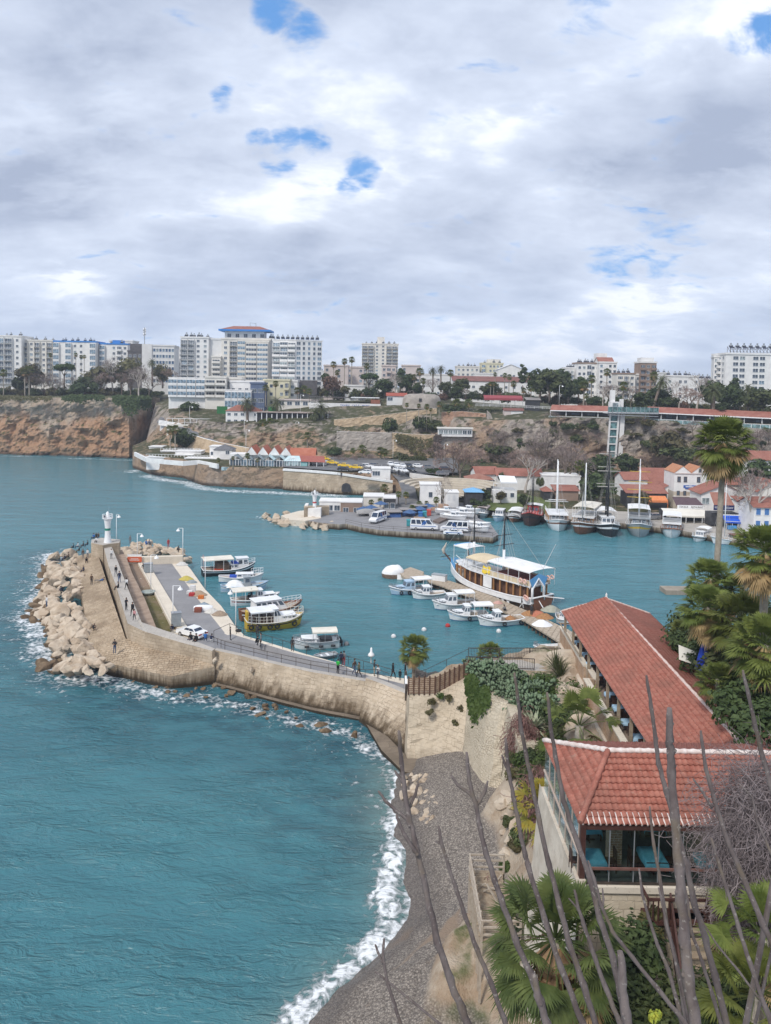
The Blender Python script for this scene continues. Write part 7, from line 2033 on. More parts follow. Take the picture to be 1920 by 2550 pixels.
def bf(p,h,k,band,label,post=True):
 t=aD('lighthouse',label,'lighthouse',p)
 m=MB();m.L9([(.125*h,0),(.10*h,.10*h),(.082*h,.28*h),(.080*h,.5*h),(.092*h,.62*h),(.112*h,.74*h),(.112*h,.77*h)],20);m.W9('tower',aC,t)
 m=MB();m.L9([(.086*h,.40*h),(.086*h,.47*h)],20,cap=False);m.W9('band',band,t)
 g=MB();r=.155*h;z=.77*h
 g.L9([(r,z),(r,z+.015*h)],16)
 for i in range(12):
  a=2*PI*i/12;g.bar((r*cos(a),r*sin(a),z),(r*cos(a),r*sin(a),z+.13*h),.05)
 for q in(.065,.13):
  for i in range(12):
   a,b_=2*PI*i/12,2*PI*(i+1)/12;g.bar((r*cos(a),r*sin(a),z+q*h),(r*cos(b_),r*sin(b_),z+q*h),.06)
 g.W9('gallery',aC,t)
 m=MB();m.L9([(.07*h,.785*h),(.07*h,.86*h),(.045*h,.88*h),(.05*h,.95*h),(.02*h,.985*h),(.005*h,1.0*h)],12);m.W9('lantern',aC,t)
 m=MB();m.raw([(-.11*h,-.07*h,.80*h),(-.02*h,-.11*h,.80*h),(-.02*h,-.08*h,.88*h),(-.11*h,-.04*h,.88*h)],[(0,1,2,3)]);m.W9('solar_panel',am('m72',(.03,.04,.08)),t)
 m=MB();m.bar((.04*h,0,.95*h),(.04*h,0,1.15*h),.05);m.W9('aerial',aW,t)
 return t
bf(G(268,1352,5.5),6.0,1,mat('m124',(.02,.24,.17)),'white lighthouse with a green band at the end of the near breakwater')
t=bf(G(783,1284,1.5)+V9((0,0,1.0)),5.8,1,mat('m125',(.52,.05,.05)),'white lighthouse with a red band on the middle mole')
m=MB();m.box(-1.8,1.8,-1.8,1.8,-1.0,1.2);m.box(-2.6,-1.8,0,3,-1,1.8);m.W9('base',aG,t)
bE('stone_wall',[G(757,1264,4.0),G(775,1262,4.0),G(820,1262,3.6),G(820,1258,3.6),G(757,1259,4.0)],1,aw,'tan stone wall behind the red banded lighthouse','wall')
aB=mat('m126',(.80,.81,.82),(.70,.71,.72),.8,.4,spec=.5)
bR=mat('m127',(.42,.56,.70),(.36,.49,.63),1,.4,spec=.5)
cA=mat('m128',(.02,.10,.30),(.03,.12,.36),1,.5)
aQ=mat('m129',(.018,.02,.024),(.035,.035,.04),1,.45)
bt=mat('m130',(.62,.42,.04),(.55,.36,.04),1,.45)
ci=mat('m131',(.42,.045,.035),(.35,.04,.03),1,.5)
al=mat('m132',(.23,.085,.035),(.16,.06,.03),2.5,.4,spec=.5)
aj=mat('m133',(.055,.030,.024),(.085,.045,.035),2,.55)
ae=mat('m134',(.33,.36,.38),(.28,.31,.33),1,.5)
bG=mat('m135',(.40,.33,.26),(.33,.27,.21),2,.7)
cT=mat('m136',(.42,.22,.09),(.34,.17,.07),2,.6)
bD=mat('m137',(.72,.68,.60),(.64,.60,.52),.8,.85)
aR=mat('m138',(.80,.80,.79),(.70,.70,.70),.7,.8)
dQ=mat('m139',(.66,.55,.38),(.58,.48,.33),.7,.85)
dZ=mat('m140',(.02,.07,.38),(.03,.09,.44),1,.8)
bW=mat('m141',(.12,.34,.62),(.15,.38,.66),1,.8)
dE=mat('m142',(.42,.22,.10),(.30,.15,.07),5,.95,bump=.6)
cY=mat('m143',(.45,.42,.38),(.36,.33,.30),3,.9)
def aL(t,L,B,H,top,stripe,bottom,deck,bow=1.5,flare=.15,stern=.72,sheer=.5,rub=None,bul=.22,full=.55):
 n=16;mb=MB();dk=MB();rings=[]
 for i in range(n+1):
  s=i/n;x=lerp(-L/2,L/2,s)
  w=(stern+(1-stern)*min(1,s/.4)**.7)if s<.4 else(1-max(0,(s-full)/(1-full))**2.3 if s>full else 1)
  w=max(.012,w)*B/2
  zs=H+bow*H*.55*max(0,(s-.45)/.55)**2+sheer*H*.35*max(0,(.3-s)/.3)**2
  kx=x+(.10*L*max(0,(s-.75)/.25)**1.5*-1)
  wb=w*(1-flare)*(.85 if s<.9 else .6)
  rings.append([(kx-.0,-.02,-.35,.0),(kx,wb*.75,-.30,0),(lerp(kx,x,.35),wb,.10,0),(lerp(kx,x,.7),lerp(wb,w,.55),zs*.62,0),(lerp(kx,x,.78),lerp(wb,w,.68),zs*.76,0),(x,w,zs,0)])
 m=len(rings[0]);base=0
 for sgn in(1,-1):
  b0=len(mb.v)
  for r in rings:
   for p in r:mb.v.append((p[0],p[1]*sgn,p[2]))
  for i in range(n):
   for j in range(m-1):
    a=b0+i*m+j;q=(a,a+m,a+m+1,a+1)if sgn<0 else(a,a+1,a+m+1,a+m)
    mb.f.append(q);mb.m.append(2 if j<2 else(0 if j!=3 else 1));mb.s.append(True)
 r0=rings[0]
 mb.face([(p[0],p[1],p[2])for p in r0]+[(p[0],-p[1],p[2])for p in reversed(r0)],0)
 hull=mb.W9('hull',[top,stripe,bottom],t)
 for i in range(n):
  a,c=rings[i][-1],rings[i+1][-1]
  dk.face([(a[0],-a[1]*.97,a[2]-bul),(c[0],-c[1]*.97,c[2]-bul),(c[0],c[1]*.97,c[2]-bul),(a[0],a[1]*.97,a[2]-bul)],0)
 dk.W9('deck',deck,t)
 g=MB()
 for sgn in(1,-1):g.T9([(r[-1][0],r[-1][1]*sgn,r[-1][2])for r in rings],.06+L*.003,5)
 g.T9([(r0[-1][0],r0[-1][1]*s,r0[-1][2])for s in(-1,1)],.06+L*.003,5)
 g.W9('gunwale',rub or top,t)
 def sheerz(x):
  s=(x+L/2)/L;return H+bow*H*.55*max(0,(s-.45)/.55)**2+sheer*H*.35*max(0,(.3-s)/.3)**2
 def halfb(x):
  s=min(1,max(0,(x+L/2)/L));i=min(n-1,int(s*n));f=s*n-i
  return lerp(rings[i][-1][1],rings[i+1][-1][1],f)
 return sheerz,halfb
def au(t,x0,x1,w,z0,h,m,rake=.35,wins=2,roofm=None,front=True,pane=aZ,over=.18,winh=.4):
 mb=MB();r=rake*h
 P=[(x0,-w/2,z0),(x1,-w/2*.92,z0),(x1,w/2*.92,z0),(x0,w/2,z0)];T=[(x0+.08,-w/2*.93,z0+h),(x1-r,-w/2*.85,z0+h),(x1-r,w/2*.85,z0+h),(x0+.08,w/2*.93,z0+h)]
 mb.raw(P+T,[(0,1,5,4),(1,2,6,5),(2,3,7,6),(3,0,4,7),(4,5,6,7)]);c=mb.W9('cabin',m,t)
 rf=MB();rf.raw([(x0-over,-w/2-over*.4,z0+h),(x1-r+over,-w/2*.92,z0+h),(x1-r+over,w/2*.92,z0+h),(x0-over,w/2+over*.4,z0+h),(x0-over,-w/2-over*.4,z0+h+.08),(x1-r+over,-w/2*.92,z0+h+.08),(x1-r+over,w/2*.92,z0+h+.08),(x0-over,w/2+over*.4,z0+h+.08)],[(0,1,2,3),(4,5,6,7),(0,1,5,4),(1,2,6,5),(2,3,7,6),(3,0,4,7)])
 rf.W9('cabin_roof',roofm or m,t)
 def at(s,side,z):
  x=lerp(x0+.08*z,x1-r*z,s);y=lerp(w/2,w/2*.93,z)if s<.01 else lerp(lerp(w/2,w/2*.92,s),lerp(w/2*.93,w/2*.85,s),z)
  return V9((x,side*(y+.015),z0+h*z))
 for side in(-1,1):
  for i in range(wins):
   s0,s1=(i+.14)/wins,(i+.86)/wins;q=MB();q.face([at(s0,side,1-winh-.12),at(s1,side,1-winh-.12),at(s1,side,.86),at(s0,side,.86)]);q.W9('window',pane,c)
 if front:
  for k in range(3):
   y0,y1=lerp(-.42,.42,(k+.08)/3)*w,lerp(-.42,.42,(k+.92)/3)*w
   za,zb=1-winh-.12,.88
   q=MB();q.face([(x1-r*za+.02,y0,z0+h*za),(x1-r*za+.02,y1,z0+h*za),(x1-r*zb+.02,y1*.93,z0+h*zb),(x1-r*zb+.02,y0*.93,z0+h*zb)]);q.W9('windscreen',pane,c)
 return c
def bC(t,x0,x1,w,zt,m,z0,posts=2,arch=.12,sag=.05,pm=None):
 c=MB()
 c.grid(lambda u,v:(lerp(x0,x1,u),lerp(-w/2,w/2,v),zt-arch*(2*v-1)**2-sag*sin(u*PI*posts)**2),10,6)
 n=len(c.v)
 for y in(-w/2,w/2):c.face([(x0,y,zt-arch),(x1,y,zt-arch),(x1,y,zt-arch-.18),(x0,y,zt-arch-.18)])
 c.W9('canopy',m,t)
 for i in range(posts+1):
  for y in(-w/2+.06,w/2-.06):
   p=MB();x=lerp(x0+.1,x1-.1,i/posts);p.bar((x,y,z0),(x,y,zt-arch),.06);p.W9('canopy_post',pm or aC,t)
def rails(t,sz,hb,x0,x1,h=.75,n=7,m=None,close=True):
 r=MB();xs=[lerp(x0,x1,i/n)for i in range(n+1)]
 for sgn in(-1,1):
  for a,c in zip(xs[:-1],xs[1:]):
   for q in(.5,1):r.bar((a,hb(a)*.93*sgn,sz(a)+h*q),(c,hb(c)*.93*sgn,sz(c)+h*q),.045)
  for a in xs:r.bar((a,hb(a)*.93*sgn,sz(a)),(a,hb(a)*.93*sgn,sz(a)+h),.045)
 r.W9('railing',m or aC,t)
_fm={}
def bn(t,p,r=.32,m=None):
 if 'f' not in _fm:
  mb=MB();R0,r0=.72,.28
  mb.grid(lambda u,v:((R0+r0*cos(2*PI*v))*cos(2*PI*u),r0*sin(2*PI*v),(R0+r0*cos(2*PI*v))*sin(2*PI*u)),14,6);_fm['f']=mb.mesh('tyre_fender',cE)
 return aE('tyre_fender',_fm['f'],t,p,0,r)
def dB(t,x,z0,h,r,m,spars=(),y=0,rig=0,sp_m=None,hb=2.0,bow=None):
 q=MB();q.T9([(x,y,z0),(x,y,z0+h*.6),(x,y,z0+h)],[r,r*.85,r*.55],7);o=q.W9('mast',m,t)
 for(k,w,ang)in spars:
  s=MB();z=z0+h*k;s.T9([(x+w/2*cos(ang),y-w/2*sin(ang),z),(x-w/2*cos(ang),y+w/2*sin(ang),z)],r*.45,5);s.W9('spar',sp_m or m,o)
 if rig:
  s=MB()
  for i in range(rig):
   for sgn in(-1,1):s.bar((x,y,z0+h*(.92-.12*i)),(x-1.0+.7*i,hb*sgn,z0-.3),.03)
  if bow:s.bar((x,y,z0+h*.95),bow,.03)
  s.W9('rigging',cY,t)
 return o
def bK(u0,v0,u1,v1,z=.0):
 a=G(u0,v0,z);c=G(u1,v1,z);d=c-a
 return(a+c)/2,atan2(d.y,d.x),d.length
def ck(t_or_none,p,s,label,m,cat='net pile',name='fishing_net'):
 rnd=random.Random(int(p[0]*10));mb=MB()
 mb.grid(lambda u,v:(s*cos(2*PI*u)*(1-v)*1.2,s*.9*sin(2*PI*u)*(1-v),s*.55*sin(v*PI/2)*(1+.25*noise.noise(V9((u*6,v*5,p[0]))))),14,6)
 o=mb.W9(name,m);o.location=p;return tag(o,label,cat)
def cX():
 c,rz,L=bK(503,1434,636,1424)
 t=aD('fishing_boat','black hulled fishing boat with a long flat cream canopy at the breakwater quay','boat',c,rz)
 sz,hb=aL(t,L,3.9,1.15,aQ,aB,aQ,bG,1.3,rub=aB)
 au(t,L*.14,L*.36,2.0,.95,2.0,aB,.1,2);au(t,L*.02,L*.14,2.4,.95,1.0,aB,.1,2,front=False)
 bC(t,-L*.5,L*.06,3.4,3.3,bD,.9,3,.1)
 q=MB();q.box(-L*.25,L*-.02,-1.2,1.2,.9,2.4);q.W9('deck_gear',mat('m144',(.07,.05,.04),(.15,.10,.07),4),t)
 q=MB();q.box(-L*.30,-L*.12,-1.3,-.3,.95,1.35);q.W9('red_crate',mat('m145',(.55,.09,.04)),t);q=MB();q.box(L*.05,L*.16,-1.0,.8,1.95,2.3);q.W9('blue_tarp',dZ,t)
 rails(t,sz,hb,L*.2,L*.49,.8,6)
 dB(t,-L*.48,.8,3.2,.05,cp,[])
 c,rz,L=bK(545,1449,656,1447)
 t=aD('fishing_boat','white fishing boat with a low coach roof, second along the breakwater quay','boat',c,rz)
 sz,hb=aL(t,L,2.9,.95,aB,aB,cA,bG,1.1,stern=.3)
 au(t,-L*.1,L*.30,1.7,.75,.75,aB,.5,3);q=MB();q.box(-L*.26,-L*.08,-.8,.8,.75,1.15);q.W9('blue_locker',dZ,t);rails(t,sz,hb,L*.22,L*.49,1.0,5)
 c,rz,L=bK(550,1473,668,1466)
 t=aD('fishing_boat','pale blue fishing boat with a crumpled white tarpaulin over its stern half','boat',c,rz)
 sz,hb=aL(t,L,3.0,.95,bR,aB,aB,bG,.9,stern=.35)
 au(t,-L*.02,L*.12,1.5,.75,1.6,ae,.1,1);q=MB();q.grid(lambda u,v:(lerp(-L*.40,-L*.02,u),lerp(-1.25,1.25,v),.9+1.0*sin(PI*u)**.6*sin(PI*v)**.7+.12*noise.noise(V9((u*6,v*5,1)))),12,8);q.W9('tarpaulin',aR,t)
 q=MB();q.box(L*.14,L*.3,-.9,.9,.7,1.0);q.W9('hatch',ae,t);bn(t,(L*.24,-1.5,.6),.35)
 c,rz,L=bK(575,1508,696,1497)
 t=aD('fishing_boat','white boat with a red stripe and a scalloped cream awning over the stern','boat',c,rz)
 sz,hb=aL(t,L,3.1,.95,aB,ci,aB,bG,1.1,stern=.4,rub=aB)
 au(t,L*.02,L*.16,1.9,.8,1.5,aB,.25,2);au(t,L*.14,L*.40,1.7,.95,.6,aB,.5,2);bC(t,-L*.50,L*.02,2.7,2.75,bD,.7,2,.2);bn(t,(L*.30,-1.35,.8),.3)
 c,rz,L=bK(598,1545,752,1524)
 t=aD('cabin_boat','brown and white passenger boat with a long white cabin, behind the yellow boat','boat',c,rz)
 sz,hb=aL(t,L,3.8,1.3,al,aB,aj,bG,1.0,stern=.5)
 au(t,-L*.30,L*.24,2.6,1.1,1.7,aB,.8,5);rails(t,sz,hb,L*.2,L*.48,.8,5);q=MB();q.L9([(.28,0),(.42,.05),(.42,.14),(.28,.2)],10,(0,-1.45,1.7));q.W9('lifebuoy',mat('m146',(.70,.20,.08)),t)
 c,rz,L=bK(612,1569,756,1554)
 t=aD('excursion_boat','yellow and brown excursion boat with white cabin and tyre fenders','boat',c,rz)
 sz,hb=aL(t,L,3.9,1.25,bt,aj,bt,aB,.9,stern=.62,rub=bD)
 bC(t,-L*.46,-L*.05,3.2,3.0,aB,1.2,3,.1);q=MB()
 for k in range(5):q.box(lerp(-L*.42,-L*.1,k/4)-.25,lerp(-L*.42,-L*.1,k/4)+.25,-1.2,1.2,1.05,1.9)
 q.W9('bench',aj,t);au(t,-L*.06,L*.14,2.7,1.1,1.9,aB,.6,2);au(t,L*.10,L*.36,2.4,1.1,.75,aB,.4,3,winh=.3)
 rails(t,sz,hb,-L*.48,L*.49,.9,16,bD)
 q=MB();q.box(-L*.50,-L*.47,-.6,.6,1.5,2.8);q.W9('yellow_board',bt,t)
 for k in(-.44,-.32,-.14,-.02,.29):bn(t,(L*k,-hb(L*k)-.06,.75),.42)
 c,rz,L=bK(843,1609,727,1614)
 t=aD('motor_boat','white motorboat with a cream bimini top and outboard engine, nearest to the sea wall','boat',c,rz)
 sz,hb=aL(t,L,2.7,1.05,aB,aB,aB,aB,.45,stern=.85,rub=ae)
 au(t,-L*.02,L*.36,1.9,.95,.45,aB,1.2,1,winh=.3);bC(t,-L*.46,L*.08,2.3,2.55,bD,.9,2,.15,pm=aW)
 q=MB();q.box(-L*.35,-L*.1,-.8,.8,.9,1.35);q.W9('seat',aQ,t);q=MB();q.cbox((-L*.53,0,.9),(.5,.45,.8),0,0,.5);q.cbox((-L*.57,0,.2),(.2,.2,.9),0);q.W9('outboard',aQ,t);rails(t,sz,hb,L*.1,L*.48,.45,5,aW)
 for k in(-.36,-.1,.2):q=MB();q.T9([(L*k-.3,hb(L*k)+.1,.55),(L*k+.3,hb(L*k)+.1,.55)],.16,8);q.W9('fender',aQ,t)
 c,rz,L=bK(838,1633,781,1641)
 t=aD('rowing_boat','small grey white rowing boat floating against the quay below the motorboat','boat',c,rz)
 aL(t,L,1.4,.38,ae,aB,ae,ae,.5,bul=.12);q=MB();q.box(-.5,-.2,-.6,.6,.3,.36);q.box(.4,.7,-.5,.5,.3,.36);q.W9('thwart',aB,t)
cp=mat('m147',(.55,.08,.06))
cX()
def fC():
 t=aD('timber_pier','timber pier on piles running out from the pavilion to the covered float','pier',(0,0,0))
 Lf=[(1053,1430),(1100,1440),(1170,1462),(1240,1490),(1330,1528),(1412,1566),(1470,1600)];Rt=[(1070,1450),(1092,1456),(1150,1478),(1212,1505),(1308,1546),(1395,1600),(1450,1640)]
 d=MB();m=mat('m148',(.34,.275,.205),(.44,.365,.285),2,.9,space='pos',bump=.3)
 for k in range(len(Lf)-1):
  a,bq,c,e=G(*Lf[k],1.0),G(*Lf[k+1],1.0),G(*Rt[k+1],1.0),G(*Rt[k],1.0)
  n=8
  for i in range(n):
   p,q=a.lerp(bq,i/n),a.lerp(bq,(i+.94)/n);r,s=e.lerp(c,(i+.94)/n),e.lerp(c,i/n)
   d.P9([p,q,r,s],.78)
 d.W9('deck',m,t)
 pm=mat('m149',(.085,.06,.045),(.15,.11,.08),3,.9)
 for k in range(len(Lf)-1):
  n=9
  for i in range(n):
   for P_ in(Rt,Lf):
    if P_ is Lf and i%3:continue
    a=G(*P_[k],.8).lerp(G(*P_[k+1],.8),i/n);q=MB();q.bar((a.x,a.y,-1),(a.x,a.y,.8),.22);q.W9('pile',pm,t)
 q=MB()
 for k in range(len(Rt)-1):a,c=G(*Rt[k],.55),G(*Rt[k+1],.55);q.bar(a,c,.3,0,.35)
 q.W9('beam',pm,t)
 q=MB();q.P9([G(992,1424,1.0),G(1022,1412,1.0),G(1056,1424,1.0),G(1050,1440,1.0),G(1010,1440,1.0)],.5);o=q.W9('wooden_float',[m]);tag(o,'square planked float at the outer end of the timber pier','float')
 p=G(978,1436,0);t2=aD('covered_float','round float wrapped in a white tarpaulin beyond the end of the pier','float',p)
 q=MB();q.L9([(2.0,-.3),(2.1,.7),(1.9,.8)],12);q.W9('base',pm,t2)
 q=MB();q.grid(lambda u,v:((2.1*cos(2*PI*u)*cos(v*PI/2)+.5*v),1.9*sin(2*PI*u)*cos(v*PI/2),.7+1.5*sin(v*PI/2)+.15*noise.noise(V9((cos(2*PI*u)*2,sin(2*PI*u)*2,v*3)))),18,7);q.grid(lambda u,v:(lerp(.8,2.6,u),-1.9-.3*v,lerp(.9,-.1,v)),3,3);q.W9('tarpaulin',aR,t2)
 p=G(1094,1445,1.0);t3=aD('storage_box','white storage box standing on the pier behind the blue boat','box',p,R(-25));q=MB();q.box(-1.3,1.3,-.6,.6,0,1.0);q.W9('body',aB,t3);q=MB();q.box(-1.35,1.35,-.65,.65,1.0,1.12);q.W9('lid',ae,t3)
 for(u,v,s,lab,m_)in((1318,1530,1.1,'tall orange net heap at the bend of the pier',dE),(1340,1532,1.2,'red orange net heap right of the tall heap',mat('m150',(.46,.17,.10),(.36,.13,.08),5,.95)),(1356,1538,1.2,'tan orange net heap on the pier',dE),(1240,1502,.7,'pinkish net laid flat on the middle of the pier',mat('m151',(.55,.33,.28))),(1350,1556,1.3,'white net sheet spread over the edge of the pier',aR),(1372,1520,1.4,'grey green net sheet on the raft behind the pier',mat('m152',(.36,.36,.29)))):
  ck(None,G(u,v,1.02),s,lab,m_)
fC()
def bY(u0,v0,u1,v1,label,B=2.6,top=None,stripe=None,cab=(-.05,.22),ch=1.3,fore=(.2,.40),can=None,fend=(),cabm=None,H=.9,bow=1.2,name='fishing_boat',pile=None,bottom=None):
 c,rz,L=bK(u0,v0,u1,v1)
 t=aD(name,label,'boat',c,rz)
 sz,hb=aL(t,L,B,H,top or aB,stripe or aB,bottom or cA,bG,bow,stern=.55,rub=aB)
 if cab:au(t,L*cab[0],L*cab[1],B*.62,H-.2,ch,cabm or aB,.4,2)
 if fore:au(t,L*fore[0],L*fore[1],B*.5,H-.05,.5,cabm or aB,.8,1,winh=.3)
 if can:bC(t,L*can[0],L*can[1],B*.8,can[2],can[3],H-.2,2,.1)
 for k in fend:bn(t,(L*k,hb(L*k)+.06,.5),.34)
 if pile:q=MB();q.grid(lambda u,v:(L*pile[0]+.9*cos(2*PI*u)*(1-v),.8*sin(2*PI*u)*(1-v),H-.1+.6*v),10,3);q.W9('net_heap',pile[1],t)
 rails(t,sz,hb,L*.25,L*.48,.5,4,aW)
 return t
bY(1072,1473,968,1481,'pale blue cabin boat nearest to the end of the pier',2.9,bR,aB,(-.1,.18),1.5,(.16,.36),(-.48,-.05,2.7,aR),(.08,.26),bR)
bY(1107,1488,1024,1491,'small white boat with a wheelhouse tucked beside the pale blue one',2.6,None,ae,(-.02,.24),1.4,(.22,.40))
bY(1180,1511,1076,1517,'white cabin cruiser with a solar panelled roof, third along the pier',3.0,None,None,(-.05,.22),1.6,(.18,.42),(-.46,-.02,2.8,aR),())
bY(1212,1540,1114,1543,'white boat with a pale blue stripe and white stern awning, fourth along the pier',2.9,None,bR,(-.04,.16),1.5,(.10,.40),(-.62,-.12,2.5,aR),(.0,))
bY(1302,1552,1188,1558,'white boat carrying orange nets, nearest to the bend of the pier',2.9,None,None,(.02,.2),1.4,(.18,.40),None,(-.02,-.40),pile=(-.22,dE))
bY(1420,1556,1383,1548,'white boat half hidden behind the pavilion roof',2.4,None,None,(-.2,.2),1.2,None)
bY(1398,1622,1328,1628,'low white open boat under the terrace railings',2.4,None,ae,None,1,None,H=.7)
def en():
 a=G(1352,1523,0);c=G(1122,1446,0);d=c-a;L=d.length*1.0;ctr=(a+c)/2;rz=atan2(d.y,d.x)
 t=aD('tour_gulet','big two decked wooden tour gulet with white and sand awnings moored at the pier','boat',ctr,rz)
 B=6.2;H=1.9
 sz,hb=aL(t,L,B,H,al,aB,al,bG,1.5,stern=.78,sheer=.9,rub=aB,bul=.5)
 q=MB()
 for sgn in(-1,1):
  pts=[lerp(-L/2,L*.49,i/24)for i in range(25)]
  for x0,x1 in zip(pts[:-1],pts[1:]):q.face([(x0,(hb(x0)+.03)*sgn,sz(x0)*.56),(x1,(hb(x1)+.03)*sgn,sz(x1)*.56),(x1,(hb(x1)+.05)*sgn,sz(x1)+.12),(x0,(hb(x0)+.05)*sgn,sz(x0)+.12)])
 q.W9('white_bulwark',aB,t)
 for k in range(7):
  x=lerp(-L*.28,L*.02,k/6);p=MB();p.box(x-.28,x+.28,hb(x)*.0+hb(x)-.02,hb(x)+.03,.62,.95);p.W9('porthole',aB,t)
 UD=4.0
 q=MB();q.box(-L*.40,L*.25,-B*.30,B*.30,H-.4,UD-.1);q.W9('saloon',mat('m153',(.10,.05,.035),(.16,.08,.05),1),t)
 for sgn in(-1,1):
  for k in range(13):
   x=lerp(-L*.44,L*.34,k/12);p=MB();p.box(x-.12,x+.12,sgn*hb(x)*.84-.1,sgn*hb(x)*.84+.1,sz(x)-.3,UD+max(0,(x-L*.2))*.07);p.W9('teak_post',cT,t)
 d=MB();xs=[lerp(-L*.47,L*.36,i/14)for i in range(15)]
 for x0,x1 in zip(xs[:-1],xs[1:]):
  f=lambda x:UD+max(0,x-L*.15)*.11
  d.raw([(x0,-hb(x0)*.92,f(x0)),(x1,-hb(x1)*.92,f(x1)),(x1,hb(x1)*.92,f(x1)),(x0,hb(x0)*.92,f(x0)),(x0,-hb(x0)*.92,f(x0)+.2),(x1,-hb(x1)*.92,f(x1)+.2),(x1,hb(x1)*.92,f(x1)+.2),(x0,hb(x0)*.92,f(x0)+.2)],[(0,1,2,3),(4,5,6,7),(0,1,5,4),(3,2,6,7)])
 d.W9('upper_deck',aB,t)
 r2_=MB()
 for sgn in(-1,1):
  q=MB()
  for x0,x1 in zip(xs[:-1],xs[1:]):
   z0,z1=UD+.2+max(0,x0-L*.15)*.11,UD+.2+max(0,x1-L*.15)*.11
   r2_.bar((x0,sgn*hb(x0)*.9,z0+.9),(x1,sgn*hb(x1)*.9,z1+.9),.07);r2_.bar((x0,sgn*hb(x0)*.9,z0),(x0,sgn*hb(x0)*.9,z0+.9),.07)
   if x0<-L*.05:q.face([(x0,sgn*hb(x0)*.895,z0),(x1,sgn*hb(x1)*.895,z1),(x1,sgn*hb(x1)*.895,z1+.8),(x0,sgn*hb(x0)*.895,z0+.8)])
  q.W9('canvas_screen',dQ,t)
 r2_.W9('upper_railing',aC,t)
 bC(t,-L*.49,-L*.06,B*.95,6.9,aR,UD,4,.25,.1);bC(t,-L*.04,L*.19,B*.86,6.5,dQ,UD,2,.35,.08);bC(t,L*.20,L*.37,B*.66,7.6,aR,UD+.4,1,.1)
 q=MB();q.box(L*.355,L*.372,-B*.3,B*.3,7.2,7.6);q.W9('blue_valance',bW,t)
 q=MB();q.box(-L*.38,-L*.10,-B*.34,B*.34,UD+.2,UD+.9);q.W9('seating',mat('m154',(.16,.035,.03),(.2,.05,.04)),t)
 q=MB();q.grid(lambda u,v:(-L*.085+lerp(0,1.9,u),B*.42+.35*v,UD+1.5-1.1*v+.15*sin(u*7)),6,4);q.W9('yellow_cloth',mat('m155',(.75,.55,.05)),t)
 q=MB();q.face([(-L*.11,hb(0)*.95,H+.2),(-L*.02,hb(0)*.95,H+.2),(-L*.02,hb(0)*.95,UD),(-L*.11,hb(0)*.95,UD)]);q.W9('white_screen',aR,t)
 q=MB();q.T9([(L*.46,0,sz(L*.5)-.3),(L*.62,0,sz(L*.5)+1.9)],[.22,.10],7,0);q.W9('bowsprit',aj,t)
 q=MB();q.T9([(L*.585,0,sz(L*.5)+1.2),(L*.60,0,sz(L*.5)+1.9),(L*.575,0,sz(L*.5)+2.7),(L*.56,0,sz(L*.5)+3.5)],[.25,.34,.2,.03],6);q.W9('furled_sail',mat('m156',(.62,.56,.48)),t)
 for s in(-1,1):q=MB();q.bar((L*.57,-1.1,sz(L*.5)+.6+s*.25),(L*.57,1.1,sz(L*.5)+.6+s*.25),.10);q.W9('cross_spar',bW if s<0 else aQ,t)
 q=MB()
 for sgn in(-1,1):q.face([(L*.36,sgn*hb(L*.36),sz(L*.36)+.2),(L*.485,sgn*.35,sz(L*.49)+.25),(L*.485,sgn*.3,sz(L*.49)+1.1),(L*.36,sgn*hb(L*.36)*.95,sz(L*.36)+1.2)])
 q.W9('blue_bow_screen',bW,t)
 q=MB();y0=B*.38
 q.T9([(-L*.492,y0-2.6,H),(-L*.492,y0-2.6,UD),(-L*.49,y0-1.3,UD+1.5),(-L*.492,y0,UD),(-L*.492,y0,H)],.22,6);q.W9('stern_arch',aB,t)
 q=MB();q.face([(-L*.495,y0-2.6,UD),(-L*.495,y0-1.3,UD+1.6),(-L*.495,y0,UD),(-L*.495,y0+.8,UD+1.5),(-L*.495,y0-1.3,UD+2.3),(-L*.495,y0-3.4,UD+1.5)]);q.W9('blue_stern_panel',bW,t)
 for(x,y,z)in((-L*.44,B*.47,UD+1.0),(-L*.40,B*.47,UD+1.0),(-L*.47,B*.49,H+.5),(-L*.49,-B*.35,UD+1.3),(-L*.49,-B*.2,UD+1.3),(-L*.45,B*.47,H+.6)):
  bn(t,(x,y,z),.42).name='lifebuoy'
 z1=UD+.2
 dB(t,L*.23,z1,10.6,.15,aQ,[(.62,3.6,PI/2),(.42,4.2,PI/2)],0,3,aQ,2.6,(L*.6,0,sz(L*.5)+1.8))
 dB(t,-L*.10,z1,11.2,.16,aQ,[(.45,4.6,PI/2),(.60,3.8,PI/2)],0,3,aQ,2.8,(-L*.49,0,7.0))
 for x in(L*.23,-L*.10):q=MB();q.T9([(x,0,z1),(x,0,z1+4.2)],.235,8);q.W9('white_mast_foot',aB,t)
 q=MB();q.bar((-L*.49,0,6.9),(-L*.62,.5,11.5),.06);q.bar((-L*.5,1.0,H),(-L*.60,1.4,.2),.1);q.bar((-L*.5,.0,H+.6),(-L*.68,-.2,H+1.2),.12);q.W9('stern_spar',aC,t)
 return t
en()
mb=MB();mb.grid(lambda u,v:((.72+.28*cos(2*PI*v))*cos(2*PI*u),.28*sin(2*PI*v),(.72+.28*cos(2*PI*v))*sin(2*PI*u)),14,6);_lb=mb.mesh('lifebuoy',mat('m157',(.72,.34,.26),(.75,.6,.55),3))
for o in bpy.data.objects:
 if o.name.startswith('lifebuoy')and o.data==_fm['f']:o.data=_lb
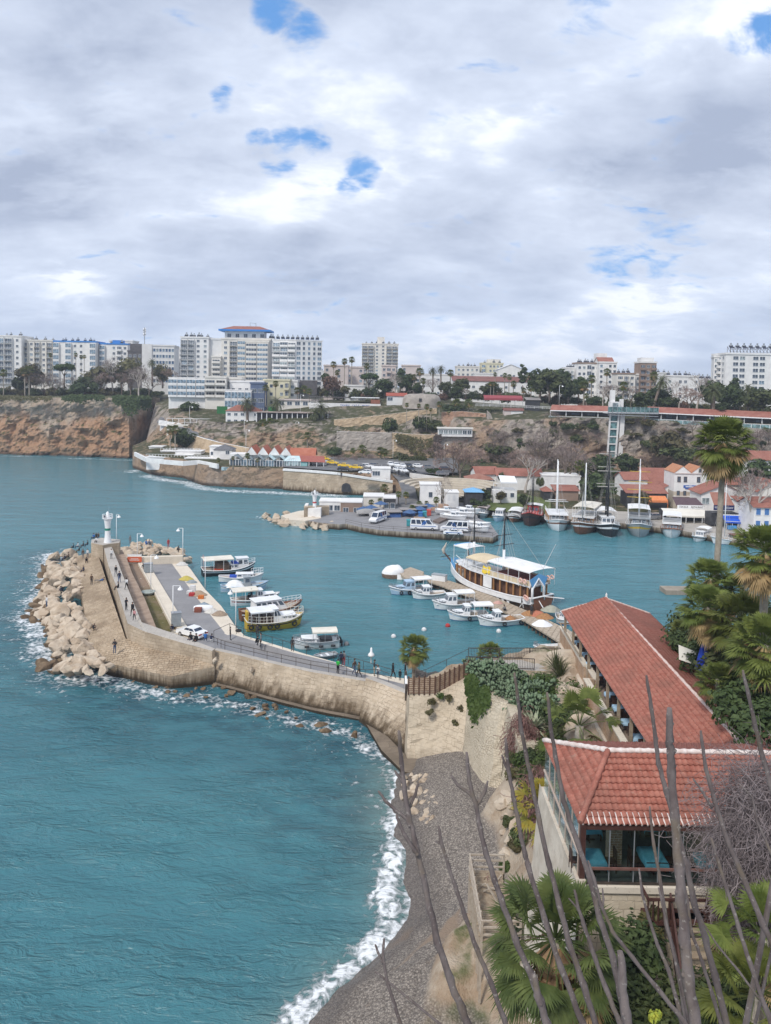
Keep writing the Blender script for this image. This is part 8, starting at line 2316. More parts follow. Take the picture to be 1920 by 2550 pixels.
def aY(u,v,L,B,H,label,top,stripe,bottom,cab=None,can=None,masts=(),hd=(-.30,-.95),deck=None,rub=None,bow=1.2,name='gulet',upper=None,rail=True,cabm=None,bowsprit=False,wins=4):
 p=G(u,v,0);h=V9(hd+(0,)).normalized();ctr=p-h*(L*.42)
 t=aD(name,label,'boat',ctr,atan2(h.y,h.x))
 sz,hb=aL(t,L,B,H,top,stripe,bottom,deck or bG,bow,stern=.75,rub=rub or aB)
 if cab:au(t,L*cab[0],L*cab[1],B*.62,H-.2,cab[2],cabm or aB,.25,wins)
 if upper:
  x0,x1,zt,m_=upper;q=MB();q.box(L*x0,L*x1,-B*.42,B*.42,zt,zt+.16);q.W9('upper_deck',m_,t)
  for s in(-1,1):
   for k in range(6):q=MB();x=lerp(L*x0,L*x1,k/5);q.bar((x,s*B*.40,H-.2),(x,s*B*.40,zt),.14);q.W9('deck_post',cabm or cT,t)
  q=MB()
  for s in(-1,1):q.bar((L*x0,s*B*.41,zt+.9),(L*x1,s*B*.41,zt+.9),.06);[q.bar((lerp(L*x0,L*x1,k/7),s*B*.41,zt),(lerp(L*x0,L*x1,k/7),s*B*.41,zt+.9),.06)for k in range(8)]
  q.bar((L*x1,-B*.41,zt+.9),(L*x1,B*.41,zt+.9),.06);q.W9('upper_railing',aC,t)
 if can:bC(t,L*can[0],L*can[1],B*.86,can[2],can[3],H,3,.25,.08)
 if rail:rails(t,sz,hb,-L*.1,L*.48,.7,8)
 for(x,h_,r,m_,sp,spm)in masts:dB(t,L*x,H-.2,h_,r,m_,sp,0,2,spm,B*.45,(L*.48,0,sz(L*.48)))
 if bowsprit:q=MB();q.T9([(L*.45,0,sz(L*.48)),(L*.60,0,sz(L*.48)+1.4)],[.16,.07],6);q.W9('bowsprit',rub or aj,t)
 return t
aY(1196,1291,8.5,3.6,1.0,'grey white boat with a pinkish cover, leftmost along the old quay',ae,aB,aB,(-.3,.2,1.5),(-.4,.25,2.9,mat('m158',(.55,.47,.45))),name='cabin_boat')
aY(1238,1299,9,3.8,1.1,'white boat with a bright blue canvas across its front, second along the old quay',bR,aB,bR,(-.35,.12,1.7),None,name='cabin_boat')
t=aY(1278,1301,10,4.0,1.2,'brown boat shrouded in a white tarpaulin beside the red pirate boat',al,aB,aj,None,(-.45,.3,3.0,aR),name='cabin_boat')
q=MB();q.grid(lambda u,v:(lerp(-3,3.4,u),lerp(-1.7,1.7,v),1.2+1.4*sin(PI*v)**.5*(.8+.2*sin(5*u))),8,8);q.W9('tarpaulin',aR,t)
aY(1318,1311,13.5,5.4,2.3,'dark pirate style boat with a red deck and two thin black masts',aj,aQ,aj,(-.4,-.1,2.0),(-.45,-.15,4.6,aR),[(.06,11,.12,aQ,[(.5,2.4,PI/2)],None),(-.12,12,.12,aQ,[(.55,2.4,PI/2)],None)],deck=ci,rub=ci,cabm=ci,bowsprit=True)
aY(1392,1323,15,6.0,1.9,'white over brown gulet with two close white masts',aB,al,aB,(-.35,.2,1.9),None,[(.02,15.5,.20,aC,[(.62,4.5,PI/2),(.35,4.5,PI/2)],None),(-.10,15.8,.20,aC,[(.3,6,PI/2)],None)],hd=(-.12,-.99),upper=(-.42,.26,3.6,aB))
aY(1444,1331,17,6.4,2.0,'varnished brown gulet with a white canopy and one tall white mast',al,aB,al,(-.38,.15,1.9),(-.45,.2,6.4,bD),[(.08,15.5,.24,aC,[],None),(.26,8.5,.13,ae,[],None)],hd=(-.42,-.9),cabm=cT,upper=(-.44,.24,3.7,aB),bowsprit=False)
aY(1522,1339,16,6.0,2.2,'black and white gulet with tall black masts and many yards',aQ,aB,aB,(-.3,.18,2.2),(-.46,.0,5.6,aR),[(.08,19.5,.26,aQ,[(.92,5.0,PI/2),(.7,5.5,PI/2),(.5,5.5,PI/2)],cY),(-.08,17,.22,aQ,[(.85,4.5,PI/2),(.6,5,PI/2)],cY)],hd=(-.10,-.99),bowsprit=True)
aY(1592,1338,15,6.2,2.2,'grey two decked boat with a yellow line and yellow yards on its masts',ae,bt,ae,(-.42,.22,2.0),(-.48,.10,6.4,aR),[(.02,14.0,.18,aB,[(.5,6.0,PI/2),(.78,5.6,PI/2)],bt),(-.18,16.5,.18,aB,[(.52,6.0,PI/2),(.8,5.0,PI/2)],bt)],hd=(-.28,-.96),upper=(-.45,.22,4.0,ae),cabm=ae)
aY(1672,1340,13.5,5.2,1.5,'white tour boat with varnished rails and an arched white canopy',aB,aB,aB,(-.40,.24,1.6),(-.44,.16,5.0,aR),[],hd=(-.35,-.94),cabm=al,upper=(-.44,.25,3.0,aB),rub=al)
aY(1733,1349,9,3.4,.9,'small white and brown boat with a low white cabin beside the tall near palm',aB,aj,aB,(-.30,.16,1.3),(-.45,-.05,2.8,aR),[],hd=(-.62,-.78),name='cabin_boat',wins=2)
t=aY(1778,1354,11.5,3.8,1.1,'white sailing boat with a blue waterline and a bare white mast',aB,aB,cA,(-.36,.08,1.3),None,[(.20,13.5,.13,aC,[],None)],hd=(-.93,-.10),name='sailing_boat',cabm=al)
for i,(u0,v0,u1,v1,lab)in enumerate(((1100,1292,1162,1300,'white motorboat laid up on the mole behind the minibus'),(1120,1284,1184,1292,'second white motorboat laid up on the mole, behind the first'),(1085,1280,1140,1284,'white motorboat with a blue screen laid up on the mole'),(1140,1276,1196,1282,'white motorboat laid up farthest back on the mole'),(1164,1312,1222,1318,'white motorboat laid up at the right tip of the mole'),(1172,1322,1218,1328,'low white boat laid up beside the red box at the tip of the mole'))):
 c,rz,L=bK(u0,v0,u1,v1,1.5)
 t=aD('motor_boat',lab,'boat',c+V9((0,0,.55)),rz)
 sz,hb=aL(t,L,2.3,.8,aB,aB,aB,aB,.7,stern=.85)
 if i!=4:au(t,-L*.1,L*.2,1.5,.7,.9,aB,.9,1,pane=ap if i==2 else aZ)
 for x in(-L*.25,L*.2):q=MB();q.box(x-.1,x+.1,-.9,.9,-.55,-.15);q.W9('cradle',aW,t)
for i,(u,v,Y_,lab)in enumerate(((912,1284,0,'grey covered boat on a trailer under the brick store'),(944,1290,0,'grey blue covered boat on a trailer left of the lorry'))):
 p=G(u,v,1.45);t=aD('covered_boat',lab,'boat',p,R(15))
 q=MB();q.grid(lambda a,w:(lerp(-2.8,2.8,a),lerp(-1.1,1.1,w)*sin(PI*min(.98,a*.8+.2))**.5,.7+1.2*sin(PI*w)**.6*sin(PI*min(.97,a*.85+.1))**.6),10,8);q.W9('cover',mat('m159',(.34,.33,.32),(.28,.28,.28)),t)
 q=MB();q.box(-2.2,2.0,-.8,.8,.45,.8);q.W9('trailer',ad,t)
 for y in(-.85,.85):q=MB();q.T9([(0,y-.08,.3),(0,y+.08,.3)],.3,10);q.W9('wheel',cE,t)
q=MB();q.box(-3,3,-1.6,1.6,-.3,.8,0);o=q.W9('wooden_jetty',aS('m160',(.30,.26,.21),(.40,.35,.29),(.1,.08,.06),.35,4,False,.0,.4,.3));o.location=G(1692,1476,0);tag(o,'small square planked jetty in the water left of the palms','jetty')
def cI():
 aA(1030,1612,1694,87,84,'fan palm with brown skirt standing at the quay end behind the slatted fence',True)
 aA(1220,1628,1662,89,76,'fan palm half hidden behind the iron balustrade',True,False)
 aA(1774,1098,1560,61,154,'very tall slender fan palm rising above the palm group at the right',True,True,None,.2,ab(401,74,1.35,1.3,24,elmin=-78),.20)
 aA(1761,1440,1640,60,128,'fan palm in front of the tall slender trunk',True)
 aA(1896,1375,1640,50,190,'large fan palm with a long rusty skirt at the right edge',True)
 aA(1756,1512,1660,56,150,'dense fan palm left in the palm group',True)
 aA(1846,1548,1690,53,190,'broad fan palm in the middle of the palm group',True)
 aA(1900,1605,1720,48,200,'fan palm with light green fronds lowest at the right edge',True)
 aA(1812,1470,1650,60,110,'fan palm with upright pale fronds behind the group',True,False)
 aA(1700,1575,1640,70,84,'low dark fan palm beside the far end of the pavilion roof',True,False)
 aA(1785,1690,1740,50,110,'low yellow green fan palm beside the closed blue parasol',True,False)
 for(u,v,Y,rx,rz,m,lab)in((1700,1560,74,3.0,2.6,aF,'dark round shrub at the harbour side of the palm group'),(1730,1600,66,2.8,2.0,aF,'dark shrub under the dense fan palm'),(1790,1640,60,3.4,2.0,aF,'dark shrub behind the closed blue parasol'),(1840,1670,54,3.2,2.2,aM,'green leafy shrub right of the closed blue parasol'),(1900,1700,50,3.2,2.4,aF,'dark shrub at the right edge under the palms'),(1860,1740,47,2.6,1.8,aF,'dark shrub beside the pavilion roof under the palms'),(1900,1800,43,2.6,1.8,aF,'dark shrub at the lower right end of the pavilion roof'),(1820,1620,64,4,2.5,aF,'deep shaded bush in the middle of the palm group'),(1900,1560,62,4.5,3.0,aF,'deep shaded bush behind the rusty skirted palm')):
  bu(A(u,v+20,Y),m,rx,rx,rz,lab,nl=22,per=75,leaf=.26)
 def rosette(p,n,L,w,m,label,name,up=70,lo=-10):
  rnd=random.Random(int(p.x*9));mb=MB()
  for i in range(n):
   el=R(lerp(up,lo,i/n)+rnd.uniform(-8,8));az=i*2.39996
   d=V9((cos(az)*cos(el),sin(az)*cos(el),sin(el)));s=V9((-sin(az),cos(az),0))*w
   ll=L*rnd.uniform(.75,1.1);m1=d*ll*.5;e=d*ll+V9((0,0,-.22*ll*cos(el)))
   mb.face([s*-.5,s*.5,m1+s*.6,m1-s*.6]);mb.face([m1-s*.6,m1+s*.6,e])
  o=mb.W9(name,m);o.location=p;return tag(o,label,'plant')
 rosette(A(1904,1690,46),70,1.25,.10,dX,'spiky yucca rosette at the right edge below the palms','yucca',85,-30)
 rosette(gg(1330,1815),46,2.0,.20,df,'pale striped agave with arching leaves beside the prickly pears','agave',70,0)
 for(u,v,lab)in((1385,1668,'tall grassy clump at the right end of the iron balustrade'),(1395,1690,'grassy clump below the right end of the iron balustrade')):
  rosette(gg(u,v),60,2.2,.09,aM,lab,'grass_clump',88,20)
 sp=ab(411,17,1.9,1.3,26,elmin=-30)
 aA(1440,1808,1905,57,190,'open fan palm with few wide fronds on the rocky slope under the pavilion',True,False,None,0,sp,.26)
 yp=ab(412,26,1.5,1.2,16,mats=[cf,bU,cf,ce],yel=.3,elmin=-40)
 aA(1352,2010,2110,41,165,'yellowing palm beside the flank wall of the restaurant',True,False,None,0,yp,.22)
 aA(1372,2340,2700,26.2,345,'large fan palm in the foreground below the restaurant',True,True,None,0,ab(413,50,1.5,1.25,34,mats=[bU,bU,cf,ce],elmin=-58),.20)
 aA(1888,2330,2600,23.5,260,'fan palm with wide green fronds at the lower right edge',True,False,None,0,ab(414,26,1.5,1.4,34,elmin=-40))
 aA(1870,2480,2700,22,270,'fan palm at the lower right corner',True,False,None,0,ab(415,26,1.5,1.4,34,elmin=-40))
 aA(1420,2560,2750,25,240,'low fan palm cut by the bottom edge under the foreground palm',True,False,None,0,ab(416,24,1.4,1.2,22,elmin=-30))
 for(u,v,Y,rx,rz,m,lab)in((1560,2500,27.5,1.5,1.9,aF,'dark bush at the foot of the restaurant wall'),(1640,2540,26.5,1.5,1.6,aF,'dark bush left below the wooden stair'),(1735,2530,26.3,1.4,1.8,aM,'green bush under the wooden stair'),(1800,2500,27,1.6,2.0,aF,'dark bush right of the wooden stair'),(1500,2560,25.5,1.5,1.5,aF,'dark bush at the bottom edge right of the foreground palm'),(1600,2600,24.5,1.6,1.4,aF,'dark bush cut by the bottom edge in the middle of the branches'),(1690,2600,24.5,1.4,1.3,aM,'green bush cut by the bottom edge under the stair'),(1860,2580,24,1.8,1.6,aF,'dark bush at the bottom right corner'),(1590,2400,28.8,.9,2.2,aF,'dark climbing bush against the stone foundation'),(1780,2600,24,1.6,1.5,aF,'dark bush cut by the bottom edge right of the stair')):
  bu(A(u,v+30,Y),m,rx,rx,rz,lab,nl=20,per=80,leaf=.17)
 bA([(A(1600,2280,30.6),A(1600,2330,30.6)),(A(1622,2270,30.6),A(1622,2400,30.6)),(A(1640,2260,30.6),A(1640,2420,30.6))],420,aO,'brownish climbing plant on the stone foundation beside the stair',.16,12,jit=.22)
 for(u,v,lab)in((1632,2520,'yellow flowering sprig at the bottom edge left of the thick branch'),(1752,2500,'yellow flowering sprig at the foot of the wooden stair')):
  bu(A(u,v+20,22.5),mat('m161',(.36,.36,.04),(.20,.27,.04),3),.14,.14,.4,lab,nl=6,per=30,leaf=.09)
 def pear(p,s,n,label,seed):
  rnd=random.Random(seed);mb=MB()
  def pad(c,d,side,L,k):
   w=side*L*.36;th=d.cross(side).normalized()*L*.05;e=c+d*L;m_=[]
   N=10
   ring=[c+d*L*(.5-.5*cos(2*PI*i/N))+w*sin(2*PI*i/N)*(1 if True else 1)for i in range(N)]
   cen=c+d*L*.5
   b0=len(mb.v);mb.v.extend([tuple(q)for q in ring]);mb.v.append(tuple(cen+th));mb.v.append(tuple(cen-th))
   for i in range(N):
    j=(i+1)%N
    mb.f.append((b0+i,b0+j,b0+N));mb.m.append(0);mb.s.append(True);mb.f.append((b0+j,b0+i,b0+N+1));mb.m.append(0);mb.s.append(True)
   if k>0:
    for _ in range(rnd.choice((1,2,2,3))):
     a=rnd.uniform(-.9,.9);nd=(d*cos(a)+side*sin(a)+V9((rnd.uniform(-.45,.45),rnd.uniform(-.45,.45),.15))).normalized()
     ns=(side*cos(a)-d*sin(a)+V9((rnd.uniform(-.6,.6),rnd.uniform(-.6,.6),0)));ns=(ns-nd*ns.dot(nd)).normalized()
     pad(c+d*L*.92+side*L*.25*sin(a),nd,ns,L*rnd.uniform(.8,1.0),k-1)
  for i in range(n):
   a=rnd.uniform(0,2*PI);q=rnd.random()**.5*s
   az=rnd.uniform(0,PI)
   pad(V9((cos(a)*q,sin(a)*q*.7,-.1)),V9((rnd.uniform(-.5,.5),rnd.uniform(-.5,.5),1)).normalized(),V9((cos(az),sin(az),0)),rnd.uniform(.46,.66),rnd.choice((2,3,3)))
  o=mb.W9('prickly_pear',eK);o.location=p;return tag(o,label,'cactus','prickly pears on the terrace bed')
 for i,(u,v,Y,s,n,lab)in enumerate(((1185,1672,76,1.0,8,'prickly pear clump at the upper left end of the bed'),(1212,1684,75,1.3,12,'prickly pear clump behind the hanging creeper'),(1240,1690,74.5,1.5,14,'large prickly pear clump in front of the balustrade'),(1270,1700,74,1.4,12,'prickly pear clump right of the large one'),(1238,1722,71.5,1.4,12,'prickly pear clump in the middle of the bed'),(1262,1748,69,1.2,10,'prickly pear clump at the top of the pale buttress'),(1300,1735,69.5,1.2,11,'prickly pear clump left of the feathery shrub'),(1318,1765,67,1.2,11,'prickly pear clump above the agave'),(1280,1785,66,1.2,11,'lowest prickly pear clump over the rubble wall'),(1330,1725,70.5,1.0,9,'prickly pear clump against the feathery shrub'),(1350,1770,66,.9,8,'small prickly pear clump right of the agave'))):
  pear(gg(u,v+8),s*1.15,int(n*1.7),lab,30+i)
 for(u,v,Y,rx,rz,m,lab)in((1372,1725,72,3.0,2.4,aV,'big feathery green shrub below the iron balustrade'),(1345,1705,74,2.4,1.7,aV,'feathery green shrub left behind the big one'),(1395,1770,68,2.0,1.8,aF,'dark green shrub below the big feathery one'),(1235,1710,73,2.6,.8,aV,'bright green undergrowth between the prickly pears'),(1300,1770,67.5,2.4,.8,aV,'green undergrowth round the lower prickly pears'),(1400,1860,60,1.8,1.2,aV,'green shrub on the slope under the pavilion'),(1455,1905,56,1.6,.9,aV,'green tuft at the foot of the open fan palm'),(1345,1930,52,1.8,1.4,aM,'green ivy bush on the slope above the tiled roof corner'),(1380,1900,54,1.8,1.4,aV,'bright ivy bush left of the restaurant roof'),(1320,1990,48,1.4,1.3,aF,'dark bush on the slope left of the roof corner'),(1300,2070,47,1.0,.9,aM,'olive tuft on the slope edge above the timber platform')):
  bu(gg(u,v+14)-V9((0,0,.15)),m,rx,rx*.8,rz,lab,nl=24,per=90,leaf=.17)
 bA([(A(1164,1690,72.3),A(1168,1745,70.5)),(A(1174,1685,71.6),A(1180,1815,68)),(A(1192,1700,70.4),A(1196,1815,66.7)),(A(1212,1720,68.6),A(1212,1765,66.6))],2600,aV,'bright green creeper hanging over the top of the pale buttress wall',.22,14,jit=.3)
 for(u,v)in((1075,1752),(1098,1738),(1068,1778),(1150,1770),(1136,1805),(1120,1742)):
  bu(A(u,v,72.2-(v-1738)*.017),aO if u!=1098 else aV,.42,.3,.6,'small tuft of weeds growing out of the leaning bastion wall',nl=7,per=40,leaf=.12,group='weeds on the bastion wall',name='weed_tuft')
 for(u,v,rx,rz,m)in((1288,1893,1.2,.9,aM),(1312,1905,1.3,1.0,aV),(1335,1895,1.4,1.1,aF),(1290,1935,.9,.8,aO),(1325,1950,1.3,1.1,aV),(1352,1935,1.3,1.2,aF),(1310,1985,.9,.8,aM),(1335,1990,1.0,1.0,aF),(1272,2050,.6,.5,aM),(1290,2110,.7,.6,aO),(1262,2165,.5,.5,aV),(1362,1870,1.3,1.0,aM),(1420,1890,1.2,.9,aV),(1470,1870,1.0,.8,aF),(1390,1835,1.1,.9,aM)):
  bu(gg(u,v),m,rx,rx*.8,rz,'leafy bush on the rocky slope between the beach and the tiled restaurant',nl=18,per=70,leaf=.16,group='bushes on the slope below the restaurant')
 def vines(cx,n,m,label,cat='vine',rad=(1.2,1.2,2.0),th=.012,seg=7,seed=1,name='bare_vine',down=.35):
  rnd=random.Random(seed);mb=MB()
  for i in range(n):
   d=V9((rnd.gauss(0,1),rnd.gauss(0,1),rnd.gauss(.2,1))).normalized();k=rnd.random()**.4
   p=V9((d.x*rad[0]*k,d.y*rad[1]*k,d.z*rad[2]*k));v=V9((rnd.gauss(0,1),rnd.gauss(0,1),rnd.gauss(-down,1))).normalized()
   w=th*rnd.uniform(.6,1.6);L=rad[0]*rnd.uniform(.10,.24)
   for j in range(seg):
    q=p+v*L;s=v.cross(V9((rnd.uniform(-1,1),-1,rnd.uniform(-1,1)))).normalized()*w
    mb.face([p-s,p+s,q+s,q-s]);p=q;v=(v+V9((rnd.gauss(0,.45),rnd.gauss(0,.45),rnd.gauss(-down*.5,.45)))).normalized()
  o=mb.W9(name,m);o.location=cx;return tag(o,label,cat)
 M_V=mat('m162',(.155,.125,.125),(.245,.205,.205),1.5,.95);M_VR=mat('m163',(.17,.085,.075),(.25,.15,.13),1.5,.95)
 vines(A(1905,2110,26.5),7000,M_V,'dense grey purple thicket of bare vines at the right of the restaurant',rad=(1.65,1.7,3.1),th=.0062,seed=3)
 vines(A(1300,1850,62),1500,M_VR,'reddish bare vines hanging behind the rubble wall end',rad=(1.2,1.4,2.6),th=.016,seed=4,down=.8)
 vines(A(1345,1985,46),1200,M_VR,'dark reddish bare vines on the slope left of the restaurant roof',rad=(1.1,1.2,2.0),th=.014,seed=5,down=.8)
 vines(A(1225,2160+80,44.5),500,M_VR,'rust brown dead vines hanging under the timber platform',rad=(.9,.8,1.6),th=.014,seed=6,down=1.2)
 rnd=random.Random(12)
 for(u,v,Y,s)in((1270,1985,58,.8),(1290,2010,55,.7),(1262,2035,54,.6),(1285,2060,51.5,.7),(1250,2000,57,.6),(1300,2040,53,.6),(1275,2095,50,.6),(1262,2130,48.5,.55),(1255,2075,51,.5),(1310,1975,58,.7)):
  cD(gg(u,v),s,'pale rough rock on the slope edge beside the beach','rocks on the slope edge',False,rnd)
 for(u,v,Y,s)in((1415,1650,78,1.6),(1425,1690,74,1.8),(1432,1730,71,1.7),(1440,1770,67,1.6),(1412,1720,73,1.4),(1450,1810,64,1.4)):
  cD(gg(u,v),s,'grey lichened rock under the stepped brick parapet','rocks under the parapet',False,rnd)
 p=A(1752,1668,56);t=aD('parasol','tall closed bright blue parasol standing among the palms behind the pavilion','parasol',p)
 m=MB();m.bar((0,0,-1),(0,0,.5),.07);m.W9('pole',ad,t)
 rb=mat('m164',(.008,.03,.28),(.012,.05,.36),2,.7)
 m=MB();m.grid(lambda u,v:((.42*(1-v)**.7+.10)*(1+.15*cos(10*PI*u))*cos(2*PI*u),(.42*(1-v)**.7+.10)*(1+.15*cos(10*PI*u))*sin(2*PI*u),.1+2.0*v),30,8);c=m.W9('canopy',rb,t)
 m=MB();m.box(-.06,.06,-.42,-.36,1.15,1.45);m.box(-.11,0,-.42,-.37,1.36,1.44);m.box(-.12,.12,-.52,-.46,.55,.63);m.W9('emblem',aC,c)
 m=MB();m.L9([(.10,2.1),(.11,2.2),(.02,2.28)],8);m.W9('cap',aC,t)
 p=A(1722,1640,60);m=MB();m.raw([(-1.3,-.8,.2),(1.0,-1.6,-.4),(1.2,.6,.1),(-.6,1.2,.7)],[(0,1,2,3)]);o=m.W9('sun_sail',bD);o.location=p;tag(o,'cream sun sail left of the closed blue parasol','awning')
cI()
def dD():
 B=[[((993,1820),(1000,1901),(1008,1967),(1018,2032),(1034,2095),(1051,2173),(1069,2258),(1091,2352),(1120,2438),(1148,2510),(1180,2590)),10,23,7.2],[((942,1969),(960,1995),(986,2019),(1011,2037),(1022,2060)),7,11,7.2],[((987,2028),(996,2055),(1008,2080),(1034,2120),(1040,2130)),8,12,7.15],[((983,1919),(990,1930),(1003,1950)),6,9,7.2],[((1041,1951),(1034,1980),(1021,2008),(1016,2025)),7,9,7.25],[((1092,2057),(1099,2098),(1117,2158),(1134,2208),(1159,2283),(1188,2366),(1224,2449),(1256,2539),(1275,2600)),8,15,7.6],[((1084,2094),(1092,2098),(1100,2104)),5,7,7.6],[((1162,1873),(1168,1944),(1185,2002),(1195,2057),(1210,2125),(1233,2193),(1246,2233),(1282,2337),(1321,2424),(1345,2490),(1375,2590)),10,20,7.0],[((1122,1929),(1140,1955),(1170,1977),(1182,1995)),7,10,7.0],[((1215,1944),(1206,1975),(1190,2002)),7,10,7.0],[((1258,1838),(1266,1914),(1278,1982),(1291,2047),(1308,2133),(1314,2150),(1357,2294),(1397,2409),(1451,2550),(1470,2600)),9,18,7.4],[((1250,1880),(1258,1905),(1268,1925)),6,8,7.4],[((1281,1675),(1289,1733),(1298,1816),(1311,1885),(1322,1935),(1342,2041),(1366,2150),(1393,2251),(1419,2352),(1455,2456),(1495,2590)),8,18,7.8],[((1363,1725),(1372,1816),(1383,1882),(1403,1992),(1436,2094),(1469,2188),(1494,2290),(1525,2384),(1545,2470),(1565,2590)),9,20,7.3],[((1668,1763),(1666,1843),(1671,1870),(1673,1922),(1681,2029),(1690,2160),(1697,2244),(1707,2337),(1715,2431),(1738,2600)),19,34,5.6],[((1609,1682),(1622,1759),(1632,1840),(1640,1902),(1660,1971),(1690,2080),(1709,2150),(1728,2244),(1756,2337),(1781,2431),(1820,2600)),9,20,6.6],[((1745,1820),(1758,1914),(1779,1992),(1811,2094),(1852,2188),(1900,2300),(1960,2430)),9,18,6.2],[((1726,1939),(1745,1965),(1762,1992),(1774,2010)),6,9,6.2],[((1849,1669),(1864,1729),(1878,1796),(1898,1880),(1925,1970),(1950,2060)),9,15,6.8],[((1771,2086),(1787,2139),(1809,2212),(1840,2310),(1868,2400),(1912,2525),(1935,2600)),8,15,6.0],[((1618,2008),(1628,2106),(1644,2188),(1660,2300),(1690,2420),(1715,2590)),7,14,6.9],[((1591,2163),(1600,2228),(1615,2284),(1637,2353),(1665,2415),(1690,2509),(1705,2600)),6,13,6.4],[((1464,2143),(1480,2190),(1497,2253),(1525,2319),(1575,2384),(1637,2462),(1700,2540),(1740,2600)),7,14,6.1],[((1500,2212),(1503,2240),(1500,2265)),5,7,6.1],[((1431,2216),(1440,2262),(1453,2300),(1481,2384),(1509,2462),(1544,2550),(1560,2600)),8,16,6.5],[((1416,2237),(1426,2248),(1441,2264)),4,6,6.5],[((1544,2368),(1550,2446),(1559,2525),(1575,2600)),22,27,5.2],[((1328,2424),(1340,2480),(1362,2550),(1380,2600)),18,24,5.4],[((956,2337),(954,2384),(965,2449),(983,2503),(1010,2590)),7,11,7.9],[((934,2352),(942,2372),(954,2400)),6,7,7.9],[((934,2420),(945,2428),(960,2440)),5,6,7.9],[((1746,2290),(1790,2359),(1837,2415),(1912,2515),(1960,2580)),5,8,6.3],[((1840,1951),(1873,1984),(1885,2045),(1925,2135),(1960,2200)),5,8,6.4],[((1700,2180),(1712,2240),(1722,2320),(1750,2400),(1775,2480),(1810,2600)),6,12,6.9],[((1640,2210),(1660,2300),(1676,2370),(1700,2470),(1722,2590)),6,10,6.7]]
 mb_=None
 m,t_=nt('grey_branch_bark');b=NB(t_);p=b.pos()
 f=b.ramp(b.noise(b.map(p,(9,9,3)),1.0,5,.65),.35,.65);lich=b.ramp(b.noise(p,26,3,.5),.62,.68)
 c=b.mix(f,(.10,.078,.074),(.165,.138,.13));c=b.mix(b.math('MULTIPLY',lich,.45),c,(.36,.33,.30));c=b.mix(b.ramp(b.noise(p,3,3),.5,.7,0,.5),c,(.16,.125,.075))
 b.bsdf(c,.9,0,.2,b.bump(b.noise(p,40,4),.5,.01))
 base=A(1760,3050,6.4)
 foot=V9((base.x+.6,base.y,bi(base.x+.6,base.y)-.5))
 t=aD('bare_tree','close pruned tree with long bare grey shoots rising across the lower right','bare tree',foot)
 rnd=random.Random(5)
 mbt=MB();mbt.T9([V9((0,0,0)),(base-foot)*.5+V9((.1,0,0)),base-foot],[.30,.24,.2],10);mbt.W9('trunk',m,t)
 for L,w0,w1,Y in B:
  n=len(L);pts=[];rad=[]
  full=L[-1][1]>=2430 or L[-1][0]>1920
  for i,(u,v)in enumerate(L):
   yy=Y*(1-.10*max(0,(v-1900)/700));pts.append(A(u,v,yy)-foot);rad.append(lerp(w0,w1,i/(n-1))*yy/F*.45)
  fp=[];fr=[]
  for i in range(n-1):
   for k in range(4):
    s=k/4;q=pts[i].lerp(pts[i+1],s);j=rad[i]*.22
    fp.append(q+V9((rnd.uniform(-j,j),rnd.uniform(-j,j),0)));fr.append(lerp(rad[i],rad[i+1],s)*(1.0+(.20 if(k==0 and i)else rnd.uniform(-.06,.06))))
  fp.append(pts[-1]);fr.append(rad[-1])
  fr[0]*=.7
  if full:
   e=fp[-1];d=base-foot
   fp+=[e.lerp(d,.35)+V9((0,0,-.05)),e.lerp(d,.75),d];fr+=[fr[-1]*1.15,fr[-1]*1.3,fr[-1]*1.4]
  q=MB();q.T9(fp,fr,8,0)
  for i in range(2,len(fp)-6,3):
   if rnd.random()<.55:
    a=rnd.uniform(0,6.28);d=V9((cos(a),-abs(sin(a)),.3));q.ball(fp[i]+d*fr[i]*.8,fr[i]*.42,6,4)
  q.W9('branch',m,t)
dD()
